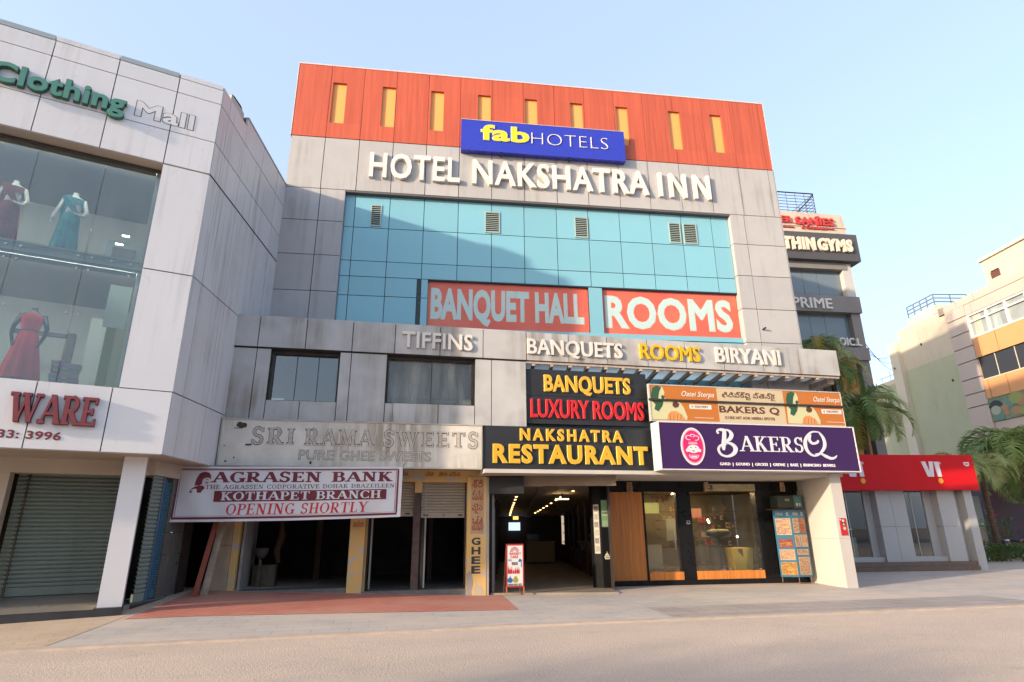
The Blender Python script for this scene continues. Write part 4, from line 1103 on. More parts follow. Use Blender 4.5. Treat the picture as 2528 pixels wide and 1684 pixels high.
mb = MB(); mb.prism(SH, [(6.21, 0), (6.21, .52), (6.28, .60), (6.36, .50), (6.38, .3), (6.33, .1), (6.36, 0)], .02, .024); mb.prism(SH, [(6.40, .0), (6.40, .2), (6.47, .28), (6.60, .26), (6.66, .1), (6.6, 0)], .02, .023, 1)
mb.build('bare_patch', [pm('bare_cement', (.36, .34, .31), .9), pm('bare_cream', (.55, .46, .33), .9)], pier)
redp = pm('faded_red_print', (.46, .07, .03), .7, noise=.3, nscale=12)
def tel(txt, rc, fr, d, mat, parent, bold=.02, name='printed_words'):
    mb = MB(); ls = sans_letters(txt, bold, 1, 0, False); put(mb, ls[0], _bb(ls), fr, rc, d, d + .004); return mb.build(name, mat, parent)
mb = MB(); mb.box(SH, 6.30, 6.66, 1.52, 2.99, .02, .022); mb.build('pink_panel', pm('faded_panel', (.60, .40, .22), .8, noise=.25, nscale=4), pier)
for txt, z0, z1 in (('శ్రీ', 2.72, 2.93), ('స్వచ్ఛ', 2.36, 2.64), ('మైన', 2.04, 2.30), ('నెయ్యి', 1.60, 1.98)):
    tel(txt, (6.33, 6.62, z0, z1), SH, .023, redp, pier)
bl = pm('faded_black_print', (.045, .045, .05), .7)
for i, ch in enumerate('GHEE'): tel(ch, (6.33, 6.57, 1.24 - i * .235, 1.43 - i * .235), SH, .021, bl, pier, bold=.035)
for i, (a, b_) in enumerate(((4.35, 4.6), (5.05, 5.3), (5.42, 5.65), (5.7, 6.0))): tel('మిఠాయి'[:3 + i % 3], (a, b_, 3.02, 3.14), SH, -.038, redp, shops)
tel('నెయ్యి', (3.27, 3.52, 1.72, 1.86), SH, .001, redp, shops)
for s0, s1, zb in ((3.66, 4.79, 1.98), (4.99, 6.2, 1.94)):
    q = shutter(SH, s0, s1, zb, 2.88, -.22, shut_beige, shops, pitch=.075, bar=.13)
    mb = MB()
    for a in (s0 + .06, s1 - .22): mb.box(SH, a, a + .13, zb + .05, zb + .085, -.205, -.20)
    mb.disc(SH, (s0 + s1) / 2, zb + .07, .02, .02, -.205, -.195, n=8)
    mb.build('shutter_lock', dark_brown, q)
mb = MB(); shutter(SH, .66, 3.18, 2.3, 2.88, -.22, shut_beige, shops)
mb = MB(); mb.box(SH, 6.16, 6.2, .1, 2.9, -.25, -.18); mb.box(SH, 3.65, 3.68, .1, 2.9, -.25, -.18); mb.build('shutter_guide', dark_brown, shops)
# things inside
t = thing('wall_basin', 'old cracked wall basin on a broken tiled stub inside the dark empty shop', 'basin', SH.W(.95, .15, -1.3))
mb = MB(); mb.loft([[SH.W(.92 + r_ * math.cos(a), z, -1.2 + r_ * .8 * math.sin(a)) for a in [i * .5236 for i in range(12)]] for r_, z in ((.08, .95), (.16, 1.05), (.18, 1.2), (.185, 1.21), (.15, 1.19), (.1, 1.1))]); mb.build('bowl', pm('grey_ceramic', (.11, .10, .09), .4), t, smooth=True)
mb = MB(); mb.box(SH, .74, 1.3, .15, .78, -1.6, -1.25); mb.prism(SH, [(.86, .15), (.98, .15), (.96, .9), (.9, .95)], -1.22, -1.1); mb.build('stub', pm('broken_plaster', (.18, .14, .10), .9, noise=.5, nscale=5), t)
o = MB().tube([SH.W(1.25, 1.9, -1.9), SH.W(1.3, 1.5, -1.85), SH.W(1.2, 1.1, -1.8), SH.W(1.28, .8, -1.8)], [.05, .10, .09, .06], 8).build('hanging_sack', pm('brown_sack', (.16, .09, .06), .9), smooth=True)
tag(o, 'dull brown sack hanging in the dark empty shop', 'sack')
# leaning boards
mb = MB()
q = [PF.W(-.10, .06, .22), PF.W(.01, .06, .22), PF.W(.22, 2.15, -.24), PF.W(.11, 2.15, -.24)]
mb.hexa(q + [v_ + PF.n * .05 for v_ in q])
tag(mb.build('leaning_plank', pm('red_plank', (.34, .075, .035), .6, noise=.35, nscale=5)), 'long red plank leaning at the corner between store and empty shops', 'plank')
mb = MB()
q = [PF.W(.02, .10, .0), PF.W(.18, .12, .0), PF.W(.32, 2.1, -.42), PF.W(.18, 2.1, -.42)]
mb.hexa(q + [v_ + PF.n * .03 for v_ in q])
tag(mb.build('leaning_board', pm('stained_board', (.52, .40, .29), .7, noise=.45, nscale=4)), 'stained cream board leaning behind the red plank', 'board')

# ------------------------------------------------------------ bank banner
bn = PF.off(.35)
c4 = [bn.pt(I(95, 35)), bn.pt(I(1750, 38)), bn.pt(I(1730, 400)), bn.pt(I(35, 440))]
def bpt(u_, v_):
    """u along, v down the cloth"""
    s0 = (1 - v_) * ((1 - u_) * c4[0][0] + u_ * c4[1][0]) + v_ * ((1 - u_) * c4[3][0] + u_ * c4[2][0])
    z0 = (1 - v_) * ((1 - u_) * c4[0][1] + u_ * c4[1][1]) + v_ * ((1 - u_) * c4[3][1] + u_ * c4[2][1])
    z0 -= .025 * math.sin(math.pi * u_) * v_
    dd = .03 * math.sin(u_ * 17 + v_ * 2.2) * (.4 + v_) + .03 * math.exp(-((u_ - .93 + .12 * v_) / .05) ** 2) * math.sin(v_ * 3) + .012 * math.sin(u_ * 47 - v_ * 5) + .05 * v_ * v_
    return s0, z0, dd
class Cloth:
    """lettering laid on the banner's own surface"""
    def __init__(s): s.P = None
    def W(s, u_, v_, d=0.0):
        a, z, dd = bpt(u_, 1 - v_)
        return bn.W(a, z, dd + d)
cl = Cloth()
t = thing('bank_banner', 'white cloth banner with maroon border announcing a bank branch opening shortly', 'banner', bn.W(1.8, 1.85, 0))
mb = MB(); nu, nv = 90, 24
mb.loft([[cl.W(i / nu, j / nv, 0) for j in range(nv + 1)] for i in range(nu + 1)], closed=False, cap=False)
clothm = pm('banner_cloth', (.70, .69, .72), .55, .25, noise=.06)
mb.build('cloth', clothm, t, smooth=True)
mar = pm('maroon_ink', (.16, .012, .025), .55); redk = pm('red_ink', (.56, .025, .025), .55); blk = pm('dark_ink', (.05, .02, .03), .55)
def cput(mb, txt, u0, u1, v0, v1, T, t_, m_=0, wsp=.07, slant=0.0, style='serif', d=.004, grow=0.0, word=.45):
    ls = serif_letters(txt, T, t_, wsp, word) if style == 'serif' else sans_letters(txt, .01, 1, 0, False)
    bb = _bb(ls)
    if grow: ls = serif_letters(txt, T + grow * 2, t_ + grow * 2, wsp, word)
    for v_, fs in ls:
        used = sorted({i for f in fs for i in f}); ix = {q: j for j, q in enumerate(used)}
        vs = []
        for q in used:
            a = (v_[q][0] - bb[0]) / (bb[1] - bb[0]); c_ = (v_[q][1] - bb[2]) / (bb[3] - bb[2])
            vs.append(cl.W(u0 + (u1 - u0) * a + slant * (c_ - .5), v0 + (v1 - v0) * c_, d))
        mb.add(vs, [tuple(ix[i] for i in f) for f in fs], m_)
mb = MB()
cput(mb, 'AGRASEN BANK', .155, .955, .70, .91, .25, .105, word=.6)
cput(mb, 'THE AGRASSEN CODPORATIVE DOHAK DBAZEILEEN', .135, .965, .585, .665, .15, .08, 1, word=.5)
cput(mb, 'OPENING SHORTLY', .235, .85, .115, .32, .19, .07, 2, slant=.004, word=.45)
def cband(mb, u0, u1, v0, v1, d, m_, n_=60):
    rows = [[cl.W(u0 + (u1 - u0) * i / n_, v0 + (v1 - v0) * j / 3, d) for j in range(4)] for i in range(n_ + 1)]
    mb.loft(rows, m_, cap=False, closed=False)
cband(mb, .175, .93, .355, .555, .004, 0)
cput(mb, 'KOTHAPET BRANCH', .205, .905, .38, .535, .21, .08, 3, d=.008, word=.45)
mb.build('printed_words', [mar, blk, redk, clothm], t)
mb = MB()
for u0, u1, v0, v1 in ((.018, .982, .94, .962), (.018, .982, .045, .085), (.012, .024, .085, .94), (.976, .984, .085, .94)): cband(mb, u0, u1, v0, v1, .004, 0)
for u0, u1, v0, v1 in ((.0285, .972, .925, .930), (.0285, .972, .10, .105), (.0285, .0305, .105, .925), (.97, .972, .105, .925)): cband(mb, u0, u1, v0, v1, .004, 0)
mb.build('printed_border', mar, t)
mb = MB()   # portrait mark: turbaned bust in profile
def cprism(pts, d, m_=0):
    mb.add([cl.W(a, c_, d) for a, c_ in pts], [tuple(range(len(pts)))], m_)
h_ = lambda x, y: (.075 + x * .083, .52 + y * .385)
cprism([h_(*q) for q in ((.0, 0), (.55, 0), (.6, .10), (.72, .22), (.62, .34), (.42, .34), (.25, .30), (.12, .22), (.02, .12))], .004)
cprism([h_(*q) for q in ((.2, .34), (.42, .34), (.55, .40), (.56, .62), (.66, .70), (.86, .72), (.96, .62), (.95, .82), (.84, .96), (.62, 1.0), (.42, .94), (.3, .8), (.24, .6))], .0042)
cprism([h_(*q) for q in ((.56, .42), (.82, .36), (.88, .46), (.93, .54), (.88, .60), (.86, .70), (.66, .69), (.57, .6))], .006, 1)
cprism([h_(*q) for q in ((.66, .50), (.78, .44), (.86, .47), (.84, .50), (.74, .51))], .008)
cprism([h_(*q) for q in ((.70, .60), (.84, .60), (.84, .63), (.70, .63))], .008)
cprism([h_(*q) for q in ((.06, .06), (.18, .06), (.18, .16), (.1, .16))], .006, 1); cprism([h_(*q) for q in ((.3, .76), (.5, .8), (.5, .83), (.3, .79))], .006, 1)
mb.build('printed_emblem', [mar, pm('pale_ink', (.62, .58, .60), .6)], t)
mb = MB()
for u_, dz in ((.0, .35), (1.0, .12)):
    p_ = cl.W(u_, 1.0, 0); mb.tube([p_, p_ + Vector((-.1 if u_ < .5 else .05, .15, dz))], .008, 5)
mb.build('tie_rope', dark_brown, t)

# ------------------------------------------------------------ passage
dv = Vector((.122, 1, 0)).normalized()
PL = Fr(1.62, 16.6, math.degrees(math.atan2(dv.y, dv.x)))      # runs inwards along the left wall, d positive to the right
PW = 3.35; PD = 16.0
passage = thing('arcade_passage', 'dim covered passage with rows of ceiling downlights beneath the restaurant board', 'passage', PL.W(0, 0, 1.6))
mb = MB()
mb.box(PL, .0, PD, -.02, .045, .0, PW)
mb.build('floor', pm('passage_tiles', (.34, .28, .22), .5, .3, noise=.25), passage)
mb = MB(); 
def cz(y): return 3.829 - .0486 * y          # the ceiling falls gently towards the back
def cslab(a0, a1, d0, d1, drop, th, m=0):
    q = [PL.W(a0, 0, d0), PL.W(a1, 0, d0), PL.W(a1, 0, d1), PL.W(a0, 0, d1)]
    lo = [Vector((p_.x, p_.y, cz(p_.y) - drop)) for p_ in q]
    mb.hexa(lo + [p_ + Vector((0, 0, th)) for p_ in lo], m)
cslab(.5, PD, -.1, PW + .3, 0, .12); cslab(.9, PD, 1.45, 1.75, .05, .049); mb.build('ceiling', pm('passage_ceiling', (.62, .52, .40), .7), passage)
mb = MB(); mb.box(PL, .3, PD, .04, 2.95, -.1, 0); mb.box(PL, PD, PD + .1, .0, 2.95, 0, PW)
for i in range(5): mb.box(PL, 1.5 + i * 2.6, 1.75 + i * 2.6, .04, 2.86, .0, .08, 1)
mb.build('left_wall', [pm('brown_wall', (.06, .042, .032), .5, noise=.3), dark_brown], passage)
mb = MB()
mb.box(PL, .9, 2.0, .04, 2.86, PW, PW + .06, 0)
for i in range(7):
    a = 2.0 + i * 2.0
    mb.box(PL, a, a + .35, .04, 2.86, PW - .02, PW + .1, 0)
    mb.box(PL, a + .35, a + 2.1, .04, .85, PW + .0, PW + .1, 1)
    for k_ in range(4): mb.box(PL, a + .35, a + 2.1, .95 + k_ * .45, .98 + k_ * .45, PW + .04, PW + .2, 2)
    mb.box(PL, a + .35, a + 2.1, .85, 2.86, PW + .2, PW + .24, 3)
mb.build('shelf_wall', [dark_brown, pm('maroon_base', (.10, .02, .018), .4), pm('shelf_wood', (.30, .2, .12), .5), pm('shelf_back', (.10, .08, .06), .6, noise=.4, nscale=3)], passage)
mb = MB()
for i in range(6): mb.box(PL, 2.36 + i * 2.0, 3.98 + i * 2.0, .86, 2.85, PW + .01, PW + .02)
mb.build('shelf_glass', darkglass, passage)
lampm = emit('downlight_glow', (1.0, .60, .22), 2.2)
for row in ([(650, 243), (630, 292), (618, 322), (605, 356), (597, 381), (588, 403), (581, 424), (575, 443), (569, 460), (565, 475), (562, 489)],
            [(1240, 230), (1107, 295), (1056, 328), (1004, 361), (958, 392), (922, 411), (888, 432), (863, 448), (834, 465)]):
    for q in row:
        d_ = ray(K(*q)); t_ = (3.829 - .012 - CAM.z) / (d_.z + .0486 * d_.y); p_ = CAM + d_ * t_
        mb = MB(); mb.loft([[p_ + Vector((r_ * math.cos(j * .7854), r_ * math.sin(j * .7854), h_)) for j in range(8)] for r_, h_ in ((.045, .02), (.045, .0), (.03, -.008))])
        mb.build('downlight', lampm, passage)
mb = MB(); mb.box(PL, 4.6, 4.65, 2.60, 2.63, 2.15, 2.6); mb.box(PL, 4.6, 4.65, 2.63, 2.8, 2.35, 2.4, 1); mb.build('tube_lamp', [emit('tube_glow', (1, .66, .3), 4), dark_brown], passage)
mb = MB(); mb.box(PL, .0, .25, 2.76, 3.02, -.1, PW + .1); mb.box(PL, .25, .5, 2.80, 3.02, 0, PW, 1); mb.build('shutter_box', [pm('brown_header', (.26, .19, .13), .6, noise=.3), pm('shutter_roll', (.30, .22, .15), .5)], passage)
mb = MB(); mb.box(PL, -.15, .02, 2.55, 3.0, -.05, .9); mb.prism(Fr(*PL.W(-.16, 0, 0).xy, 4.5), [(.5, 2.74), (1.7, 2.74), (1.75, 3.0), (.75, 3.02)], -.02, .02, 1); mb.prism(Fr(*PL.W(-.16, 0, 0).xy, 4.5), [(.85, 2.75), (1.5, 2.75), (1.25, 2.93), (1.05, 2.93)], .02, .024, 2); mb.build('torn_poster', [black_metal, pm('torn_dark_paper', (.06, .025, .03), .8), pm('torn_pink_paper', (.40, .22, .24), .8)], passage)
mb = MB(); mb.box(PL, .1, .2, .03, 2.9, .03, .09); mb.box(PL, .3, .36, .03, 2.2, .06, .11); mb.build('shutter_guide', pm('grey_metal', (.25, .24, .23), .5, metal=.5), passage)
mb = MB(); mb.box(PL, PD - .6, PD - .55, 1.55, 1.95, .55, 1.15); mb.build('lit_window', emit('far_daylight', (.55, .66, .85), .35), passage)
mb = MB(); mb.box(PL, PD - 3.5, PD - 3.45, 2.05, 2.2, .75, 1.0); mb.build('lit_sign', emit('amber_sign', (1, .55, .12), .5), passage)
mb = MB(); mb.box(PL, PD - 5, PD - 4.95, 2.3, 2.42, 1.9, 2.35); mb.build('hanging_sign', pm('brown_sign', (.3, .15, .08), .6), passage)
t = thing('service_counter', 'low cream counter deep inside the dim passage', 'counter', PL.W(PD - 2.2, .04, 1.8))
mb = MB(); mb.box(PL, PD - 2.6, PD - 2.0, .1, 1.0, 1.4, 2.75); mb.box(PL, PD - 2.55, PD - 2.05, .04, .1, 1.45, 2.7, 1); mb.box(PL, PD - 2.65, PD - 1.95, 1.0, 1.05, 1.35, 2.8); mb.build('body', [pm('cream_counter', (.50, .42, .32), .5), dark], t)
mb = MB(); mb.box(PL, PD - 2.5, PD - 2.1, 1.05, 1.38, 1.42, 2.6); mb.build('glass_case', glass('counter_glass', (.7, .7, .65)), t)

# A-board in front of the passage
SB = Fr(*ground(K(520, 1330), .06).xy, 4)
w0 = SB.pt(K(522, 1300))[0]; w1 = SB.pt(K(715, 1300))[0]; hz = SB.pt(K(620, 797))[1]
t = thing('pavement_sign', 'tall red framed pavement sign with a white poster at the passage mouth', 'sign', SB.W((w0 + w1) / 2, .05, 0))
mb = MB(); mb.box(SB, w0, w0 + .03, .2, hz, -.03, 0); mb.box(SB, w1 - .03, w1, .2, hz, -.03, 0); mb.box(SB, w0 + .03, w1 - .03, hz - .04, hz, -.03, 0); mb.box(SB, w0 + .03, w1 - .03, .2, .235, -.03, 0); mb.build('frame', pm('red_frame', (.40, .03, .03), .4), t)
mb = MB(); mb.box(SB, w0 + .03, w1 - .03, .235, hz - .04, -.02, -.006); pan = mb.build('panel', pm('poster_white', (.74, .73, .70), .5), t)
for a in (w0 - .01, w1 - .03):
    mb = MB(); q = [SB.W(a, .03, .05), SB.W(a + .035, .03, .05), SB.W(a + .035, .03, .02), SB.W(a, .03, .02)]; mb.hexa(q + [SB.W(a, .22, .0), SB.W(a + .035, .22, .0), SB.W(a + .035, .22, -.03), SB.W(a, .22, -.03)]); mb.build('leg', pm('orange_wood_leg', (.40, .12, .05), .6), t)
for a in (w0, w1 - .03):
    mb = MB(); q = [SB.W(a, .03, -.42), SB.W(a + .03, .03, -.42), SB.W(a + .03, .03, -.45), SB.W(a, .03, -.45)]; mb.hexa(q + [SB.W(a, hz - .1, -.03), SB.W(a + .03, hz - .1, -.03), SB.W(a + .03, hz - .1, -.06), SB.W(a, hz - .1, -.06)]); mb.build('leg', pm('dark_wood_leg', (.12, .05, .03), .6), t)
pw, ph = w1 - w0, hz - .2
pu = lambda x: w0 + pw * x
pv = lambda y: .2 + ph * y
pr_, pb_, po_, pk_ = pm('poster_red', (.50, .03, .04), .5), pm('poster_blue', (.02, .12, .42), .5), pm('poster_olive', (.36, .32, .05), .5), pm('poster_black', (.03, .03, .03), .5)
mb = MB()
for k_ in range(9):
    a0, a1 = R(180 - k_ * 20), R(180 - k_ * 20 - 13)
    for r0__, r1__ in ((.16, .24), (.09, .14)): mb.prism(SB, [(pu(.48) + pw * r_ * 1.05 * math.cos(a), pv(.81) + ph * r_ * .5 * math.sin(a)) for r_, a in ((r0__, a0), (r0__, a1), (r1__, a1), (r1__, a0))], -.006, -.003)
for txt, r_, m_ in (('BAKERY', (.2, .86, .745, .80), 0), ('CAKE', (.24, .68, .665, .73), 0), ('ALL', (.12, .32, .60, .65), 1), ('ENDE', (.32, .66, .505, .58), 3), ('DENDE PART SETS', (.1, .88, .035, .085), 3)):
    ls = sans_letters(txt, .04, 1, 0, False); put(mb, ls[0], _bb(ls), SB, (pu(r_[0]), pu(r_[1]), pv(r_[2]), pv(r_[3])), -.006, -.003, m_)
for k_, (a, hh) in enumerate(((.13, .18), (.22, .15), (.31, .16), (.42, .10), (.52, .14), (.62, .15), (.71, .14))):
    x_ = pu(a); mb.prism(SB, [(x_ - .018, pv(.31)), (x_ + .022, pv(.31)), (x_ + .022, pv(.31 + hh * .55)), (x_ + .008, pv(.31 + hh * .7)), (x_ + .006, pv(.31 + hh)), (x_ - .004, pv(.31 + hh)), (x_ - .006, pv(.31 + hh * .7)), (x_ - .018, pv(.31 + hh * .55))], -.006, -.003 + k_ * 1e-4, 0)
mb.prism(SB, [(pu(.7), pv(.58)), (pu(.88), pv(.58)), (pu(.88), pv(.62)), (pu(.78), pv(.66)), (pu(.7), pv(.62))], -.006, -.003, 1); mb.box(SB, pu(.84), pu(.88), pv(.46), pv(.575), -.006, -.003, 1)
mb.disc(SB, pu(.22), pv(.16), pw * .15, ph * .06, -.006, -.003, 1, 18); mb.prism(SB, [(pu(.17), pv(.2)), (pu(.27), pv(.2)), (pu(.23), pv(.26)), (pu(.21), pv(.26))], -.006, -.0028, 1)
mb.disc(SB, pu(.53), pv(.165), pw * .15, ph * .065, -.006, -.003, 2, 18); mb.box(SB, pu(.45), pu(.6), pv(.21), pv(.25), -.006, -.0028, 2)
mb.build('poster_print', [pr_, pb_, po_, pk_], pan)

# ------------------------------------------------------------ bakery
bakery = thing('bakery_shopfront', 'black granite bakery shopfront with a wood panel, glass door and window', 'shop', BK.W(2.5, 0, 0))
mb = MB()
mb.box(BK, -.40, 6.0, 2.70, 3.04, -.3, .02)
mb.box(BK, 1.82, 2.24, .14, 2.70, -.3, .0); mb.box(BK, 4.43, 4.9, .14, 2.70, -.3, .0); mb.box(BK, 4.901, 6.05, .14, 2.70, -.3, -.05)
mb.box(BK, .68, .74, .14, 2.70, -.2, .0); mb.box(BK, 1.78, 1.82, .4, 2.7, -.2, -.01)
mb.box(BK, -.42, 6.1, -.02, .14, -.3, .06)
mb.build('granite_surround', granite, bakery)
mb = MB(); mb.box(BK, -.40, .675, .145, 2.695, -.1, -.01); mb.build('wood_panel', wood, bakery)
mb = MB(); mb.box(BK, .745, 1.815, .145, .37, -.1, .03); mb.build('wood_sill', wood, bakery)
mb = MB(); mb.box(BK, 2.245, 4.425, .145, .38, -.1, .03); mb.build('wood_sill', wood, bakery)
mb = MB(); mb.box(BK, .745, 1.775, .385, 2.64, -.06, -.05); q = mb.build('glass_door', shopglass, bakery)
mb = MB(); mb.box(BK, 1.62, 1.66, 1.2, 1.24, -.05, -.02); mb.box(BK, 1.64, 1.66, 1.0, 1.55, -.03, -.015); mb.box(BK, 1.2, 1.22, .4, .52, -.05, -.03); mb.build('handle', steel, q)
for a, b_ in ((2.25, 3.27), (3.28, 4.42)):
    mb = MB(); mb.box(BK, a, b_, .39, 2.60, -.06, -.05); mb.build('window_pane', shopglass, bakery)
mb = MB(); mb.box(BK, 3.1, 3.2, .39, .43, -.05, -.03); mb.box(BK, 3.3, 3.4, .39, .43, -.05, -.03); mb.box(BK, 4.3, 4.38, .39, .43, -.05, -.03); mb.build('glass_clamp', steel, bakery)
mb = MB(); mb.box(BK, 2.05, 2.16, 1.74, 1.84, .0, .02); mb.box(BK, 2.07, 2.14, 1.77, 1.82, .02, .023, 1); mb.build('call_button', [pm('grey_plate', (.5, .5, .48), .4), dark], bakery)
mb = MB(); mb.box(BK, 2.70, 4.40, 2.72, 2.94, .02, .10); mb.box(BK, 2.70, 2.76, 2.7, 2.96, .02, .12, 1); q = mb.build('header_light_box', [pm('aged_light_box', (.52, .44, .26), .5, noise=.35, nscale=5), pm('tin_can', (.4, .36, .3), .6, noise=.4, nscale=20)], bakery)
tel('CB', (2.78, 2.98, 2.77, 2.91), BK, .101, bl, q, .03)
# interior
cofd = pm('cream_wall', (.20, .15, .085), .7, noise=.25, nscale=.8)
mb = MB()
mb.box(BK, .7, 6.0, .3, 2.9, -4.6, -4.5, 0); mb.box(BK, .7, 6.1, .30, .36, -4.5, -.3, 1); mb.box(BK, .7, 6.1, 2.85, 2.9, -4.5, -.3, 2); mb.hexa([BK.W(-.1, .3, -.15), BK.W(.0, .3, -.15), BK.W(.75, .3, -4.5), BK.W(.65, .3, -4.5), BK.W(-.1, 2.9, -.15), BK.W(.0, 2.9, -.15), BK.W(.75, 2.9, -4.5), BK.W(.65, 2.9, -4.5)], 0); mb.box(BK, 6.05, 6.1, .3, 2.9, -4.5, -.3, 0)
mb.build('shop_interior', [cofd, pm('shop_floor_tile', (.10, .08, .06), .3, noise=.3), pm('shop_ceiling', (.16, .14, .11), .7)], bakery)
mb = MB(); mb.box(BK, .6, 1.9, 2.1, 2.45, -1.9, -1.8, 0); mb.box(BK, 1.0, 1.5, .36, 2.1, -4.48, -4.4, 1); mb.box(BK, .9, 1.7, .36, 1.1, -1.5, -1.3, 2)
mb.build('inner_arch', [pm('green_band', (.36, .42, .22), .6), pm('dark_doorway', (.05, .04, .03), .7), pm('grey_back_counter', (.32, .30, .26), .5)], bakery)
mb = MB()
for k_ in range(5): mb.box(BK, 3.4, 4.35, 1.05 + k_ * .25, 1.07 + k_ * .25, -2.5, -2.2)
mb.box(BK, 2.4, 3.0, 1.2, 1.95, -2.6, -2.5, 1); mb.box(BK, 2.35, 3.3, 1.95, 2.25, -1.6, -1.58, 2)
mb.build('shelf', [pm('dark_shelf', (.12, .08, .06), .5), pm('grey_fridge', (.34, .33, .31), .4), pm('pink_poster', (.42, .18, .13), .6)], bakery)
goods = [pm('goods_%s' % nm_, c_, .5) for nm_, c_ in (('red', (.4, .05, .03)), ('amber', (.55, .3, .05)), ('cream', (.6, .5, .35)), ('green', (.12, .25, .08)), ('brown', (.2, .09, .04)))]
for k_ in range(30):
    a = 2.40 + random.random() * .9 if k_ < 14 else 4.45 + random.random() * .9; zz_ = 1.0 + .3 * random.randrange(5)
    mb = MB(); w__ = random.uniform(.05, .12); h__ = random.uniform(.1, .22); dq = -3.0 + random.uniform(-.1, .1) if k_ < 14 else -3.4
    mb.box(BK, a, a + w__, zz_, zz_ + h__, dq - .05, dq); mb.box(BK, a + .006, a + w__ - .006, zz_ + h__ * .3, zz_ + h__ * .7, dq, dq + .003, 1)
    tag(mb.build('goods_packet', [goods[k_ % 5], goods[(k_ + 2) % 5]]), 'small coloured packet on the racks inside the lit bakery', 'packet', 'packets on the bakery racks')
mb = MB()
for z in range(5): mb.box(BK, 2.3, 3.4, .97 + .3 * z, .995 + .3 * z, -3.2, -2.9); mb.box(BK, 4.3, 5.5, .97 + .3 * z, .995 + .3 * z, -3.6, -3.3)
mb.build('rack', pm('dark_rack', (.10, .06, .04), .5), bakery)
for k_ in range(26):
    mb = MB(); a = 3.42 + random.random() * .85; zz_ = 1.07 + .25 * random.randrange(4); r_ = .04 + random.random() * .04
    mb.loft([[BK.W(a + rr_ * math.cos(j * .7854), zz_ + hh, -2.35 + rr_ * math.sin(j * .7854)) for j in range(8)] for rr_, hh in ((r_, 0), (r_, .08), (r_ * .8, .14), (r_ * .3, .17))])
    tag(mb.build('cake', random.choice([pm('cake_red', (.35, .04, .03), .5), pm('cake_cream', (.6, .5, .36), .5), pm('cake_choc', (.10, .045, .02), .5)])), 'small cake on the dark shelves behind the bakery window', 'cake', 'cakes on the bakery shelves')
t = thing('yellow_counter', 'curved yellow service counter behind the bakery window', 'counter', BK.W(4.2, .36, -.9))
yel = pm('yellow_counter_paint', (.80, .56, .04), .35)
pts = [(3.75, -.3), (3.82, -.9), (4.2, -1.15), (4.38, -1.1), (4.38, -.35), (4.1, -.25)]
mb = MB(); mb.loft([[BK.W(a + (.0 if z < .9 else .06 * (1 if a > 4 else -1)), z, d_ - .2) for a, d_ in pts] for z in (.36, .5, .9, 1.0)]); mb.build('body', yel, t)
mb = MB(); mb.loft([[BK.W(3.72, z, -.52), BK.W(3.72, z, -.50), BK.W(4.04, z, -.46), BK.W(4.04, z, -.48)] for z in (.72, .98)]); mb.build('bread_shelf', pm('brown_bread', (.20, .075, .03), .6, noise=.5, nscale=15), t)
t = thing('bakery_cake_stand', 'dark round cake stand behind the bakery window', 'stand', BK.W(3.55, .4, -1.0))
mb = MB(); mb.tube([BK.W(3.55, .38, -1.0), BK.W(3.55, 1.3, -1.0)], .03); mb.loft([[BK.W(3.55 + r_ * math.cos(j * .4488), z, -1.0 + r_ * .7 * math.sin(j * .4488)) for j in range(14)] for r_, z in ((.1, 1.28), (.40, 1.38), (.42, 1.48), (.40, 1.52))]); mb.build('stand', black_metal, t, smooth=True)
mb = MB(); mb.loft([[BK.W(3.55 + r_ * math.cos(j * .4488), z, -1.0 + r_ * .7 * math.sin(j * .4488)) for j in range(14)] for r_, z in ((.36, 1.521), (.34, 1.56), (.2, 1.58))]); mb.build('cakes', pm('iced_cakes', (.5, .44, .22), .6, noise=.5, nscale=12), t)
for a, z in ((3.33, 1.83), (3.36, 1.76), (1.0, 1.9), (4.3, 1.3)):
    mb = MB(); mb.loft([[BK.W(a + r_ * math.cos(j * 1.047), z + h_, -1.2 + r_ * math.sin(j * 1.047)) for j in range(6)] for r_, h_ in ((.012, 0), (.03, .02), (.03, .05), (.012, .07))]); mb.build('bulb', emit('bulb_glow', (1, .75, .45), 6), bakery)
for a, d_ in ((1.2, -2.2), (3.4, -2.0), (3.4, -3.4), (4.1, -.75), (2.7, -.8), (1.3, -.9)):
    mb = MB(); mb.box(BK, a - .3, a + .3, 2.82, 2.845, d_ - .1, d_ + .1); mb.build('ceiling_lamp', emit('ceiling_lamp_glow', (1, .64, .30), 24), bakery)
mb = MB()
for k_ in range(40):
    a = 1.0 + random.random() * .7; z = 2.6 - random.random() * .25 * (1 - abs(a - 1.3) / .5)
    p_ = BK.W(a, z, -.03); mb.tube([BK.W(a + random.uniform(-.1, .1), 2.62, -.035), p_, p_ + Vector((random.uniform(-.06, .06), 0, -.05))], [.004, .012, .003], 4)
tag(mb.build('dried_garland', pm('dried_leaves', (.16, .05, .02), .8)), 'dried brown leaf garland hanging over the bakery glass door', 'garland')
